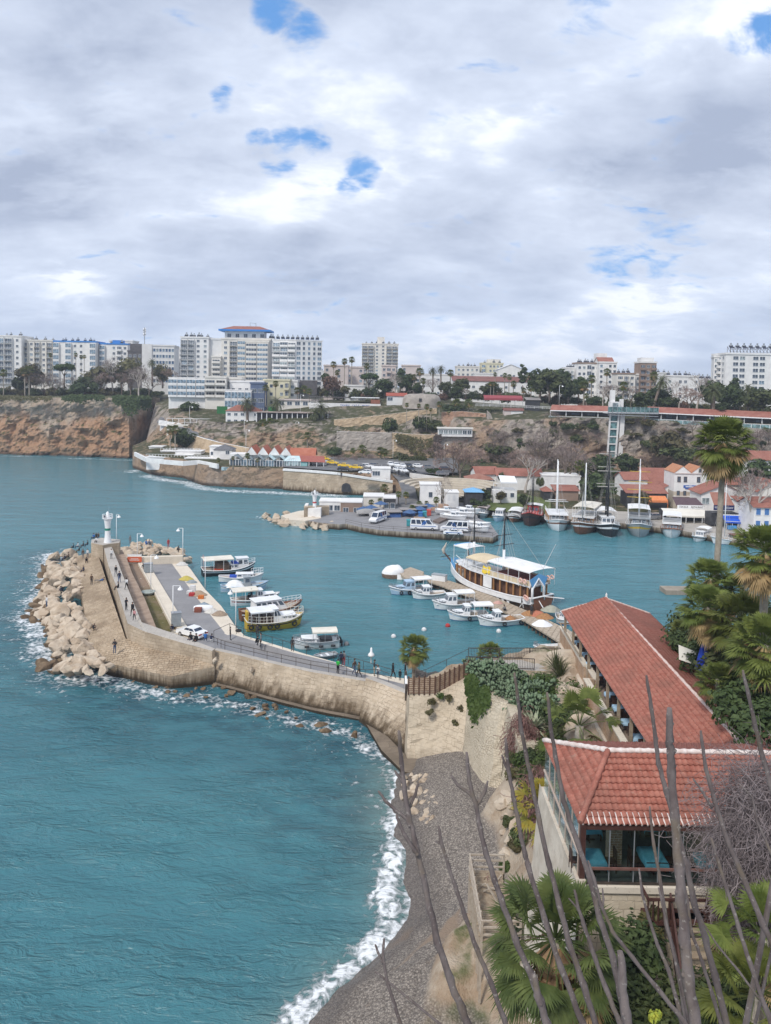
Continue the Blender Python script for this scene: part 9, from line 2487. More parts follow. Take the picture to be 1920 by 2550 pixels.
def cn(pose):
 J={'pelvis':(0,0,.95,.135),'waist':(0,0,1.12,.125),'chest':(0,.0,1.33,.15),'neck0':(0,0,1.46,.075),'neck':(0,-.01,1.53,.055),'head':(0,-.025,1.63,.088),'top':(0,-.01,1.73,.07)}
 for s,k in((-1,'R'),(1,'L')):
  J.update({'sh'+k:(s*.17,0,1.41,.07),'el'+k:(s*.23,.03,1.14,.05),'wr'+k:(s*.24,-.05,.90,.034),'pa'+k:(s*.245,-.07,.83,.036),'hi'+k:(s*.095,0,.88,.10),'kn'+k:(s*.10,-.03,.50,.068),'an'+k:(s*.105,.02,.10,.048),'to'+k:(s*.12,-.15,.045,.042)})
 J.update(ej[pose])
 E=[('pelvis','waist'),('waist','chest'),('chest','neck0'),('neck0','neck'),('neck','head'),('head','top')]
 for k in 'RL':E+=[('chest','sh'+k),('sh'+k,'el'+k),('el'+k,'wr'+k),('wr'+k,'pa'+k),('pelvis','hi'+k),('hi'+k,'kn'+k),('kn'+k,'an'+k),('an'+k,'to'+k)]
 names=list(J);ix={n:i for i,n in enumerate(names)}
 me=bpy.data.meshes.new('skeleton');me.from_pydata([J[n][:3]for n in names],[(ix[a],ix[c])for a,c in E],[])
 o=bpy.data.objects.new('skeleton',me);COL.objects.link(o)
 o.modifiers.new('skin','SKIN').use_smooth_shade=True
 for n in names:sv=me.skin_vertices[0].data[ix[n]];sv.radius=(J[n][3],J[n][3]*(.78 if n in('chest','waist','pelvis')else 1));sv.use_root=n=='pelvis'
 sub=o.modifiers.new('smooth','SUBSURF');sub.levels=1;sub.render_levels=1
 bpy.context.view_layer.update()
 out=bpy.data.meshes.new_from_object(o.evaluated_get(bpy.context.evaluated_depsgraph_get()))
 bpy.data.objects.remove(o)
 mb=MB()
 for k,s in(('R',-1),('L',1)):
  p=V9(J['pa'+k][:3]);w=V9(J['wr'+k][:3]);d=(p-w).normalized();side=d.cross(V9((s,0,0)))
  side=side.normalized()if side.length>.1 else V9((0,1,0))
  for i in range(4):
   a=p+side*(.027*(i-1.5));L=(.072,.082,.078,.06)[i];c=V9((-s*.012,0,0))
   mb.T9([a,a+d*L*.5+c*.3,a+d*L+c],[.011,.010,.007],5)
  mb.T9([w.lerp(p,.5)-side*.03,w.lerp(p,1.0)-side*.058,p-side*.062+d*.035],[.013,.011,.008],5)
 nv=len(out.vertices);vs=[tuple(v.co)for v in out.vertices]+mb.v;fs=[tuple(p.vertices)for p in out.polygons]+[tuple(i+nv for i in f)for f in mb.f]
 res=bpy.data.meshes.new('person');res.from_pydata(vs,[],fs)
 reg={'pelvis':2,'waist':1,'chest':1,'neck0':1,'neck':0,'head':0,'top':0}
 for k in 'RL':reg.update({'sh'+k:1,'el'+k:1,'wr'+k:1,'pa'+k:0,'hi'+k:2,'kn'+k:2,'an'+k:2,'to'+k:3})
 segs=[(V9(J[a][:3]),V9(J[c][:3]),reg[a],reg[c])for a,c in E]
 nf=len(out.polygons)
 for i,p in enumerate(res.polygons):
  p.use_smooth=True
  if i>=nf:p.material_index=0;continue
  c=V9(p.center);best=9;r=1
  for a,q,ra,rc in segs:
   t=max(0,min(1,(c-a).dot(q-a)/max(1e-6,(q-a).length_squared)));dd=(c-a.lerp(q,t)).length
   if dd<best:best=dd;r=ra if t<.5 else rc
  p.material_index=r
 h=V9(J['head'][:3]);tp=V9(J['top'][:3])
 return res,h,(tp-h)
ej={'stand':{},'walk':{'knR':(-.09,-.20,.52,.068),'anR':(-.09,-.24,.11,.048),'toR':(-.09,-.40,.07,.042),'knL':(.09,.08,.50,.068),'anL':(.09,.34,.14,.048),'toL':(.09,.24,.03,.042),'elR':(-.23,.12,1.16,.05),'wrR':(-.24,.10,.93,.034),'paR':(-.24,.08,.86,.036),'elL':(.23,-.06,1.15,.05),'wrL':(.22,-.20,.95,.034),'paL':(.22,-.24,.89,.036)},'phone':{'elR':(-.24,-.04,1.14,.05),'wrR':(-.10,-.24,1.18,.034),'paR':(-.06,-.30,1.21,.036),'elL':(.24,-.04,1.14,.05),'wrL':(.10,-.24,1.16,.034),'paL':(.06,-.30,1.19,.036),'head':(0,-.05,1.62,.088),'top':(0,-.06,1.72,.07)},'sit':{'pelvis':(0,0,.12,.14),'waist':(0,.01,.30,.125),'chest':(0,-.03,.52,.15),'neck0':(0,-.05,.65,.075),'neck':(0,-.07,.72,.055),'head':(0,-.10,.82,.088),'top':(0,-.10,.92,.07),'shR':(-.17,-.03,.60,.07),'elR':(-.23,-.10,.36,.05),'wrR':(-.14,-.30,.28,.034),'paR':(-.11,-.36,.26,.036),'shL':(.17,-.03,.60,.07),'elL':(.23,-.10,.36,.05),'wrL':(.14,-.30,.28,.034),'paL':(.11,-.36,.26,.036),'hiR':(-.10,-.06,.11,.10),'knR':(-.13,-.45,.22,.068),'anR':(-.13,-.60,-.20,.048),'toR':(-.13,-.74,-.24,.042),'hiL':(.10,-.06,.11,.10),'knL':(.13,-.45,.20,.068),'anL':(.13,-.56,-.22,.048),'toL':(.13,-.70,-.26,.042)},'crouch':{'pelvis':(0,.08,.38,.14),'waist':(0,.0,.55,.125),'chest':(0,-.10,.74,.15),'neck0':(0,-.15,.86,.075),'neck':(0,-.18,.92,.055),'head':(0,-.23,1.0,.088),'top':(0,-.24,1.10,.07),'shR':(-.17,-.10,.82,.07),'elR':(-.22,-.30,.64,.05),'wrR':(-.12,-.46,.52,.034),'paR':(-.09,-.50,.46,.036),'shL':(.17,-.10,.82,.07),'elL':(.22,-.30,.64,.05),'wrL':(.12,-.46,.52,.034),'paL':(.09,-.50,.46,.036),'hiR':(-.11,.04,.38,.10),'knR':(-.16,-.34,.50,.068),'anR':(-.14,-.10,.09,.048),'toR':(-.14,-.26,.04,.042),'hiL':(.11,.04,.38,.10),'knL':(.16,-.34,.50,.068),'anL':(.14,-.10,.09,.048),'toL':(.14,-.26,.04,.042)},'lie':{'pelvis':(0,0,.16,.14),'waist':(.18,0,.20,.125),'chest':(.38,0,.30,.15),'neck0':(.50,0,.40,.075),'neck':(.56,0,.46,.055),'head':(.63,0,.55,.088),'top':(.69,0,.64,.07),'shR':(.42,-.17,.36,.07),'elR':(.50,-.24,.12,.05),'wrR':(.62,-.18,.06,.034),'paR':(.68,-.16,.05,.036),'shL':(.42,.17,.36,.07),'elL':(.50,.24,.12,.05),'wrL':(.62,.20,.06,.034),'paL':(.68,.18,.05,.036),'hiR':(-.08,-.10,.14,.10),'knR':(-.46,-.12,.22,.068),'anR':(-.84,-.12,.07,.048),'toR':(-.90,-.12,.18,.042),'hiL':(-.08,.10,.14,.10),'knL':(-.48,.12,.10,.068),'anL':(-.86,.12,.07,.048),'toL':(-.92,.12,.18,.042)}}
dm={}
dH={}
def cloth(c):
 if c not in dH:dH[c]=mat('m165'+c,PAL[c],tuple(x*.7 for x in PAL[c]),6,.85)
 return dH[c]
PAL={'black':(.014,.014,.017),'navy':(.02,.028,.065),'white':(.72,.72,.72),'blue':(.03,.14,.42),'jeans':(.07,.11,.20),'grey':(.20,.20,.21),'red':(.48,.05,.05),'green':(.03,.46,.06),'brown':(.12,.07,.045),'beige':(.45,.37,.28),'pink':(.62,.30,.30),'olive':(.10,.10,.05),'charcoal':(.045,.045,.05),'orange':(.6,.18,.04)}
dP=mat('m166',(.46,.27,.19),(.40,.22,.15),8,.6);eD=mat('m167',(.018,.013,.010),(.03,.022,.017),20,.7)
dV={}
def eT(u,v,z,pose,rz,top,leg,label,hk=1.0,shoe='black',at=None):
 if pose not in dm:dm[pose]=cn(pose)
 me,h,d=dm[pose]
 for _ in range(4-len(me.materials)):me.materials.append(dP)
 p=at or G(u,v,z)
 o=aE('person',me,None,p,R(rz),hk)
 for i,m in enumerate((dP,cloth(top),cloth(leg),cloth(shoe))):o.material_slots[i].link='OBJECT';o.material_slots[i].material=m
 tag(o,label,'person')
 if pose not in dV:
  mb=MB();mb.ball((0,0,0),.118,10,8,0,(.95,1.05,1.0));vs=mb.v
  q=d.normalized()
  mb.f,mb.m,mb.s=zip(*[(f,m_,s)for f,m_,s in zip(mb.f,mb.m,mb.s)if sum((V9(vs[i])).dot(q)for i in f)/len(f)>.015 or sum(vs[i][1]for i in f)/len(f)>.03])if True else(mb.f,mb.m,mb.s)
  dV[pose]=mb.mesh('hair',eD)
 aE('hair',dV[pose],o,h+d*.35+V9((0,.012,0)))
 return o
def eE():
 def q2(x,y,z):return G(60+x/3.332,1240+y/3.332,z)
 def q8(x,y,z):return G(240+x/5.206,1340+y/5.206,z)
 def q5(x,y,z):return G(480+x/2.38,1540+y/2.38,z)
 def q3(x,y,z):return G(440+x/3.786,1340+y/3.786,z)
 P=eT
 for(p,pose,rz,top,leg,lab,k)in((q2(752,1290,2.2),'phone',0,'charcoal','jeans','man in dark jacket and jeans standing alone at the lower end of the sloping paving',1.03),(q2(900,975,5.0),'walk',-10,'black','black','man in an open black jacket walking on the high wall behind a child',1.03),(q2(915,1013,5.0),'walk',-5,'pink','black','child in a pink dress walking on the high wall',.82),(q2(847,932,5.0),'phone',60,'charcoal','charcoal','person in dark clothes standing at the edge of the high wall',1.0),(q2(850,758,5.0),'walk',170,'white','black','person in a white jacket and black trousers on the high wall',1.0),(q2(790,705,5.0),'walk',10,'navy','jeans','man in blue jacket and jeans walking on the high wall',1.05),(q2(762,650,5.0),'walk',0,'black','grey','person in a black top and grey trousers on the high wall',1.0),(q2(785,745,5.0),'sit',-65,'black','black','person in black sitting with legs over the side of the high wall',1.0),(q2(724,505,5.0),'stand',0,'white','grey','person in a white top on the high wall near the lighthouse',1.0),(q2(560,720,2.5),'stand',40,'brown','charcoal','person in brown standing in the middle of the sloping paving',1.0),(q2(632,690,2.9),'lie',-5,'blue','grey','person in blue lying on the sloping paving',1.0),(q2(575,1098,2.0),'crouch',60,'charcoal','black','dark clad person crouching on the lower sloping paving',.85),(q2(496,605,2.3),'sit',-40,'navy','navy','person in navy sitting high on the sloping paving',1.0),(q2(518,540,2.4),'crouch',20,'black','black','person in black crouching at the top of the sloping paving',1.0),(q2(488,500,2.5),'stand',20,'brown','grey','person in a brown coat at the top of the sloping paving',1.0),(q2(527,500,2.6),'stand',0,'white','grey','person in white at the top of the sloping paving',1.0),(q2(460,440,2.5),'sit',-60,'black','olive','person in a black coat sitting on the top boulders',1.0),(q2(372,490,2.0),'sit',-50,'brown','black','person in brown sitting on the boulders at the far left',1.0),(q2(340,508,1.8),'sit',-40,'navy','black','person in navy sitting on the boulders at the far left',1.0),(q2(412,415,2.2),'sit',-70,'navy','black','leftmost of the people sitting in a row at the tip of the boulders',1.0),(q2(450,405,2.6),'sit',-60,'white','navy','person with a white top in the row at the tip of the boulders',1.0),(q2(495,400,3.0),'sit',-50,'charcoal','black','grey dark person in the row at the tip of the boulders',1.0),(q2(530,390,3.2),'sit',-50,'black','navy','rightmost of the people sitting in a row at the tip of the boulders',1.0),(q2(580,332,5.7),'sit',-30,'blue','navy','person in blue sitting on the plinth left of the lighthouse',1.0),(q2(600,328,5.7),'sit',-20,'black','black','person in black sitting on the plinth left of the lighthouse',1.0),(q2(618,327,5.7),'sit',-10,'brown','navy','person in brown sitting on the plinth closest to the lighthouse',1.0),(q2(600,362,5.7),'sit',0,'white','black','person in white sitting on the front edge of the lighthouse plinth',1.0),(q2(318,790,2.0),'crouch',-60,'navy','charcoal','person in navy bending over the boulders',1.05),(q2(188,905,1.2),'stand',-40,'white','jeans','person in a white top standing on the outer boulders',1.0),(q2(880,380,2.4),'stand',0,'grey','grey','grey clad person standing beyond the quay end wall',1.0),(q2(1013,388,2.6),'sit',180,'blue','blue','person in bright blue sitting beyond the quay end wall',1.1),(q2(1038,388,2.6),'sit',180,'jeans','grey','person in pale blue sitting beyond the quay end wall',1.1),(q2(1197,412,2.6),'stand',30,'red','red','person in red standing on the boulders beyond the quay end wall',1.05),(q2(1272,450,2.4),'crouch',90,'black','black','dark clad person climbing the boulders at the quay corner',1.15),(q8(612,395,1.95),'sit',-20,'black','beige','person in a dark top sitting beside the far grey cabinet',1.1),(q8(985,1215,1.6),'crouch',0,'navy','grey','person in navy crouching at the foot of the nearest lamp post',1.0),(q2(1385,1180,4.15),'sit',-20,'black','navy','left one of two people in black sitting on the wall behind the white car',1.1),(q2(1432,1190,4.15),'sit',-25,'black','black','right one of two people in black sitting on the wall behind the white car',1.1),(q3(270,975,2.0),'crouch',190,'blue','jeans','person in a bright blue top sitting by the ramp railing',1.1),(q3(325,985,2.2),'crouch',170,'navy','white','person in navy sitting by the ramp railing',1.0),(q3(505,960,2.2),'stand',100,'black','black','person in a long black coat leaning on the start of the quay railing',1.0),(q3(760,935,3.0),'stand',180,'charcoal','charcoal','person in dark grey standing behind the crouching one on the walkway',1.0),(q3(748,1010,3.1),'crouch',90,'black','black','person in black bending beside another on the walkway',1.1),(q3(792,1022,3.1),'stand',-80,'grey','black','person in grey and black standing on the walkway',1.0),(q3(1090,1070,3.2),'stand',180,'charcoal','brown','person in dark clothes at the railing before the motorboat',1.02),(q5(860,330,3.3),'phone',150,'green','black','man in a bright green jacket standing on the walkway',1.0),(q5(878,285,3.3),'stand',180,'navy','black','person in navy behind the man in the green jacket',1.0),(q5(895,280,3.3),'stand',160,'grey','red','person in grey with a red and white bag on the walkway',1.0),(q5(958,335,3.3),'walk',60,'brown','jeans','person in a brown coat walking on the walkway',1.05),(q5(985,350,3.3),'walk',-60,'olive','charcoal','person in an olive coat leaning towards the walker in brown',1.0),(q5(1075,342,3.4),'phone',90,'charcoal','beige','person in black raising an arm near the white lamp',1.08),(q5(1098,355,3.4),'stand',0,'white','jeans','child in white and blue beside the person in black',.82),(q5(1186,358,3.5),'walk',120,'black','charcoal','person in a long black coat walking towards the gate',1.02),(q5(1228,368,3.6),'stand',0,'black','black','child in black standing at the gate',.7),(q5(1258,345,3.6),'stand',90,'black','black','person in black half hidden by the white gate',.95)):
  P(0,0,0,pose,rz,top,leg,lab,k,at=p)
 for(u,v,z,pose,rz,top,leg,lab,k)in((1323,1534,1.0,'stand',150,'charcoal','charcoal','dark figure standing between the net heaps on the pier',1.05),(1299,1515,1.0,'walk',90,'black','white','person in black and white on the pier under the gulet stern',1.0),(1259,1525,.8,'crouch',-90,'grey','black','person in grey bending over the boat with orange nets',1.1),(620,1493,.9,'sit',0,'black','black','left one of two people in black under the scalloped awning',1.2),(626,1493,.9,'stand',0,'navy','black','right one of two people in black under the scalloped awning',1.0),(1166,1394,4.3,'stand',120,'black','navy','person in black on the upper deck at the gulet bow',1.0),(1212,1408,4.3,'crouch',60,'black','black','person in black crouching on the gulet roof',1.0),(850,1190,7.2,'stand',0,'black','navy','person walking along the white coping of the harbour wall',1.1),(918,1181,7.3,'stand',0,'black','black','person in black by the parked white car on the harbour wall',1.1),(993,1184,6.6,'walk',0,'black','black','person in black at the top of the curving road',1.2),(1660,1290,1.5,'stand',0,'black','navy','person in black on the quay between the grey boat and the white tour boat',1.2),(1868,1310,1.5,'stand',0,'black','grey','person on the quay right of the blue awning',1.1)):
  P(u,v,z,pose,rz,top,leg,lab,k)
 for(x,y,c,lab)in((19.9,71.2,'white','diner in a white shirt sitting at the pavilion edge'),(20.4,70.2,'brown','diner in brown sitting at the pavilion edge'),(20.6,72.4,'charcoal','dark clad diner sitting at the pavilion edge')):
  P(0,0,0,'sit',90,c,'black',lab,1.0,at=V9((x,y,10.36)))
 p=q8(826,303,1.55);me=dm['stand'][0]
 t=aD('statue','dark standing statue in a long coat at the seaward end of the quay road','statue',p,R(0))
 m=MB();m.box(-.45,.45,-.45,.45,0,.25);m.W9('plinth',bB,t)
 o=aE('figure',me,t,(0,0,.25),0,1.15);mm=mat('m168',(.035,.035,.032),(.06,.06,.055),4,.5,.4)
 for i in range(4):o.material_slots[i].link='OBJECT';o.material_slots[i].material=mm
 m=MB();m.L9([(.30,.35),(.26,.8),(.22,1.2),(.25,1.6)],10);m.W9('coat',mm,t)
eE()
an=mat('m169',(.78,.79,.80),(.74,.75,.76),.3,.25,spec=.5);eN=mat('m170',(.75,.50,.02),(.70,.46,.02),.3,.25,spec=.5)
cR=mat('m171',(.018,.018,.02),(.03,.03,.03),.3,.25,spec=.5);ba=mat('m172',(.22,.22,.23),(.2,.2,.21),.3,.25,spec=.5);eG=mat('m173',(.09,.07,.065),(.08,.06,.06),.3,.25)
cN=am('m174',(.03,.05,.09),.06);eJ=mat('m175',(.45,.015,.015));db=mat('m176',(.75,.76,.76));eZ=mat('m177',(.45,.45,.46),None,2,.4,.6)
eB={}
def cz(kind,paint):
 t=aD('parked_car','','car')
 if kind=='sedan':L,W_,low,roof,gl_=4.4,1.72,[(-2.2,.35),(-2.2,.86),(-2.05,.98),(-1.35,1.0),(1.0,.95),(2.0,.78),(2.2,.62),(2.2,.35)],[(-1.45,.98),(-.85,1.40),(.30,1.42),(1.05,.95)],3
 elif kind=='hatch':L,W_,low,roof,gl_=4.2,1.75,[(-2.1,.35),(-2.1,.95),(-2.0,1.02),(1.0,.98),(1.95,.80),(2.1,.62),(2.1,.35)],[(-2.0,1.0),(-1.65,1.45),(.20,1.50),(1.05,.98)],3
 else:L,W_,low,roof,gl_=6.6,2.0,[(-3.3,.4),(-3.3,1.45),(2.0,1.45),(2.9,1.15),(3.3,.95),(3.3,.4)],[(-3.3,1.45),(-3.2,2.55),(1.4,2.6),(2.25,1.45)],6
 def sweep(prof,w0,w1,zlo):
  mb=MB();h=len(prof);zs=[p[1]for p in prof];zm,zx=min(zs),max(zs)
  rows=[]
  for s in(-1,1):rows.append([(x,s*lerp(w0,w1,(z-zm)/(zx-zm))/2,z)for x,z in prof])
  for i in range(h-1):mb.face([rows[0][i],rows[0][i+1],rows[1][i+1],rows[1][i]],0,False)
  mb.face(list(reversed(rows[0])));mb.face(rows[1]);mb.face([rows[0][-1],rows[0][0],rows[1][0],rows[1][-1]])
  return mb
 m=sweep(low,W_,W_*.95,0);bd=m.W9('body',paint,t)
 m=sweep(roof,W_*.93,W_*.78,0);m.W9('cabin',paint,t)
 def side(x,z,s,o=.012):zm,zx=roof[0][1],max(p[1]for p in roof);return(x,s*(lerp(W_*.93,W_*.78,(z-zm)/(zx-zm))/2+o),z)
 z0,z1=roof[0][1]+.06,max(p[1]for p in roof)-.10
 def rx(z,front):
  a,c=(roof[-1],roof[-2])if front else(roof[0],roof[1]);f=(z-a[1])/(c[1]-a[1]);return lerp(a[0],c[0],f)
 xa0,xa1,xb0,xb1=rx(z0,0)+.12,rx(z1,0)+.10,rx(z0,1)-.15,rx(z1,1)-.10
 for s in(-1,1):
  n=2 if kind!='van' else 4
  for i in range(n):
   f0,f1=i/n+.02,(i+1)/n-.02
   q=MB();q.face([side(lerp(xa0,xb0,f0),z0,s),side(lerp(xa0,xb0,f1),z0,s),side(lerp(xa1,xb1,f1),z1,s),side(lerp(xa1,xb1,f0),z1,s)]);q.W9('side_window',cN,t)
 for fr,nm in((1,'windscreen'),(0,'rear_window')):
  q=MB();y0,y1=W_*.93/2*.86,W_*.78/2*.9;o=.015 if fr else-.015
  q.face([(rx(z0,fr)+o,-y0,z0),(rx(z0,fr)+o,y0,z0),(rx(z1,fr)+o,y1,z1),(rx(z1,fr)+o,-y1,z1)]);q.W9(nm,cN,t)
 r=.31 if kind!='van' else .36
 for x in(-L*.29,L*.31):
  for s in(-1,1):
   w=MB();y=s*(W_/2-.08);w.T9([(x,y-.10,r),(x,y+.10,r)],r,14);wo=w.W9('wheel',cE,t)
   w=MB();w.T9([(x,y+s*.09,r),(x,y+s*.115,r)],r*.6,10);w.W9('hub',eZ,wo)
 for s in(-1,1):
  q=MB();q.box(L/2-.06,L/2+.02,s*W_*.36-.2,s*W_*.36+.2,.62,.78);q.W9('headlight',db,t)
  q=MB();q.box(-L/2-.02,-L/2+.06,s*W_*.34-.26,s*W_*.34+.26,.68,.86)if kind!='van' else q.box(-L/2-.02,-L/2+.06,s*W_*.44-.08,s*W_*.44+.08,.9,1.4);q.W9('tail_light',eJ,t)
 q=MB();q.box(L/2-.02,L/2+.08,-W_*.46,W_*.46,.36,.54);q.box(-L/2-.08,-L/2+.02,-W_*.46,W_*.46,.36,.56);q.W9('bumper',aW if kind=='van' else paint,t)
 return t
def car(kind,paint,p,rz,label,name='parked_car',cat='car',group=None):
 k=(kind,paint.name)
 if k not in eB:
  t=cz(kind,paint);eB[k]=t;t.location=p;t.rotation_euler=(0,0,rz);t.name=name;tag(t,label,cat,group);return t
 t=dup(eB[k],p,rz,label,group);t.name=name;t['category']=cat;return t
def dJ():
 a,bq=G(506,1592,1.51),G(450,1577,1.51);d=bq-a
 car('sedan',an,(a+bq)/2,atan2(d.y,d.x),'white saloon car parked on the near quay beside the sitting people')
 zt=7.9
 for i,(u,v,rz,lab)in enumerate(((808,1146,-20,'yellow taxi farthest left, beside the taxi office'),(828,1156,-22,'yellow taxi second from the left in the rank'),(858,1163,-22,'yellow taxi third from the left in the rank'),(887,1168,-20,'yellow taxi at the right end of the rank'))):
  car('sedan',eN,G(u,v,zt),R(rz),lab,'taxi','taxi','yellow taxis on the harbour wall')
 for(u,v,z,rz,kind,p,lab)in((910,1180,7.5,165,'hatch',an,'white hatchback left of the flat roofed ticket house'),(857,1173,7.6,-10,'hatch',cR,'black car below the yellow taxis'),(901,1167,7.9,-15,'hatch',ba,'grey car right of the taxi rank'),(915,1165,8.0,-15,'hatch',an,'white car behind the white hatchback'),(935,1163,8.0,-10,'hatch',ba,'blue grey car left of the parking row'),(972,1160,8.1,-80,'hatch',an,'white tall car at the left end of the parking row'),(987,1162,8.1,-75,'hatch',an,'white car second in the parking row'),(1002,1164,8.1,-75,'hatch',an,'white car third in the parking row'),(1018,1165,8.1,-70,'hatch',cR,'black car fourth in the parking row'),(1043,1165,8.1,-20,'hatch',an,'white car by itself under the great stone wall'),(1068,1168,8.1,10,'hatch',ba,'grey car left of the two round trees'),(1110,1172,8.3,10,'hatch',eG,'dark brown car at the right end of the parking'),(992,1174,7.6,-60,'hatch',an,'white car in the front parking row'),(1004,1176,7.5,-60,'hatch',an,'white car right beside the front row one'),(1024,1175,7.6,-60,'hatch',cR,'black car in the front parking row'),(1101,1184,7.2,0,'hatch',ba,'dark grey car behind the round trees'),(1625,1292,1.6,190,'hatch',ba,'silver car on the quay behind the grey boat')):
  car(kind,p,G(u,v,z),R(rz),lab)
 stripe=mat('m178',(.03,.14,.45))
 for(u,v,rz,lab)in((1056,1319,-6,'white minibus with blue slanting stripes on the middle mole'),(1131,1324,174,'white van with blue stripes parked nose to nose with the minibus')):
  p=G(u,v,1.46);t=car('van',an,p,R(rz),lab,'minibus','minibus')
  for s in(-1,1):
   q=MB();q.face([(-.6,s*1.012,1.3),(-.25,s*1.012,1.3),(.35,s*.96,2.3),(0,s*.96,2.3)]);q.face([(-.1,s*1.012,1.3),(.15,s*1.012,1.3),(.75,s*.96,2.3),(.5,s*.96,2.3)]);q.face([(-3.2,s*1.006,.95),(2.9,s*1.006,.95),(2.9,s*1.006,1.08),(-3.2,s*1.006,1.08)]);q.W9('stripe',stripe,t)
 p=G(1128,1332,1.46);t=car('sedan',an,p,R(176),'white patrol car with a blue side stripe in front of the white van')
 q=MB()
 for s in(-1,1):q.face([(-2.0,s*.868,.62),(1.8,s*.868,.62),(1.8,s*.868,.76),(-2.0,s*.868,.76)])
 q.W9('stripe',stripe,t)
 q=MB();q.box(-.3,-.1,-.5,.5,1.43,1.52);q.W9('light_bar',stripe,t)
 p=G(941,1299,1.46);t=car('van',an,p,R(-115),'white lorry cab facing the water beside the blue stalls','lorry','lorry')
dJ()
def eX():
 def lamp(p,h,label,arm=1.3,rz=0,two=False):
  t=aD('street_lamp',label,'street lamp',p,rz)
  m=MB();m.T9([(0,0,0),(0,0,h)],[.07,.05],8);m.W9('pole',aC,t)
  if arm:m=MB();m.bar((0,0,h),(arm,0,h),.06);m.W9('arm',aC,t);m=MB();m.L9([(.38,-.55),(.30,-.35),(.10,-.22),(.05,-.02)],10,(arm,0,h));m.W9('lamp_shade',aC,t)
  return t
 def q8(x,y,z):return G(240+x/5.206,1340+y/5.206,z)
 lamp(q8(992,1160,1.9),5.9,'white lamp post with a hooded lamp nearest to the parked white car',1.0)
 lamp(q8(706,710,1.9),6.2,'white lamp post with a hooded lamp in the middle of the dry grass strip',.9)
 lamp(q8(530,250,2.0),4.6,'white lamp post with a hooded lamp behind the red notice board',.9)
 lamp(q8(1120,300,1.6),6.4,'white lamp post with a lamp at the far harbour corner of the quay',-.9)
 lamp(G(511,1466,1.5),5.4,'plain white pole at the water edge of the quay beside the black boat',0)
 lamp(G(587,1568,1.5),5.6,'white pole with small lamps beside the yellow boat',-.8)
 lamp(G(290,1370,2.0),7.2,'white lamp post right of the green banded lighthouse',.5)
 t=aD('street_lamp','short white bell shaped lamp at the edge of the lower quay','street lamp',G(924,1652,2.2));m=MB();m.L9([(.06,0),(.06,.9),(.42,.95),(.38,1.15),(.15,1.4),(.10,1.9),(.02,2.0)],10);m.W9('pole',aC,t)
 for(u,v,Y,h,lab)in((1392,1012,296,9,'street lamp on the promenade left of the lift'),(612,1148,285,13,'tall thin lamp post behind the glazed restaurant'),(608,1105,320,11,'lamp post at the cliff foot behind the sloping road'),(736,1110,318,11,'lamp post at the cliff foot by the palms'),(472,1058,335,9,'lamp post at the bend of the sloping road'),(978,1160,290,11,'lamp post by the ochre city wall'),(1105,1165,285,10,'lamp post at the right end of the parking'),(748,1035,330,10,'lamp post beside the cafe terrace')):
  p=A(u,v,Y);lamp(p,h*.9,lab,1.2)
 bx=mat('m179',(.30,.33,.35),(.25,.28,.30),2,.5)
 for(x,y,w,h,lab)in((1035,1140,.65,1.9,'grey metal cabinet beside the nearest lamp post'),(672,445,.75,1.6,'grey metal cabinet farther along the pale pavement')):
  t=aD('cabinet',lab,'cabinet',q8(x,y,1.95),R(20));m=MB();m.box(-w,w,-.5,.5,.1,h);m.W9('body',bx,t);m=MB();m.box(-w-.05,w+.05,-.55,.55,h,h+.08);m.W9('top',aW,t);m=MB();m.box(-.02,.02,-.52,-.5,.15,h-.05);m.box(-w*.9,w*.9,-.51,-.5,h*.5-.02,h*.5+.02);m.W9('door',aW,t)
 p=q8(495,325,1.9);t=aD('notice_board','orange red notice board on the pale pavement','sign',p,R(5));m=MB();m.box(-1.3,1.3,-.04,.04,.2,1.2);m.W9('panel',mat('m180',(.62,.14,.06),(.55,.11,.05)),t);m=MB();m.bar((-1.25,.06,0),(-1.25,.06,1.7),.07);m.bar((1.25,.06,0),(1.25,.06,1.7),.07);m.box(-1.3,1.3,-.04,.04,1.3,1.65);m.W9('frame',aC,t);m=MB();m.box(-.9,.9,-.06,-.045,.55,.65);m.box(-.7,.7,-.06,-.045,.8,.88);m.W9('lettering',aC,t)
 for(x,y,s,c,c2,lab)in((1165,535,1.1,(.52,.42,.08),(.42,.36,.12),'yellow fishing net heap on the harbour kerb'),(1235,572,.8,(.30,.33,.34),(.22,.25,.27),'grey net bag beside the yellow heap'),(1325,735,1.2,(.40,.29,.20),(.30,.22,.16),'tan net heap beside the white and red bags'),(1500,960,1.0,(.60,.58,.54),(.48,.46,.42),'white sacks by the overturned white boat'),(1600,990,1.0,(.34,.26,.19),(.26,.2,.15),'brown net heap at the kerb'),(1395,870,.8,(.25,.31,.36),(.2,.25,.3),'blue grey net heap behind the overturned white boat'),(1110,345,1.0,(.62,.60,.57),(.5,.49,.47),'white nets piled in the far corner of the quay')):
  ck(None,q8(x,y,1.55),s,lab,mat('net_%d'%x,c,c2,4,.95))
 for(x,y,c,lab)in((1210,720,'white','white crate beside the tan net heap'),(1250,700,'white','tall white sack beside the tan net heap'),(1240,748,'red','red bag in front of the tan net heap'),(1358,782,'orange','orange crate right of the tan net heap')):
  t=aD('crate',lab,'crate',q8(x,y,1.52));h=1.1 if 'tall' in lab else .5;m=MB();m.P9([(-.45,-.35,h),(.45,-.35,h),(.4,.35,h),(-.4,.35,h)],0);m.W9('box',cloth(c),t)
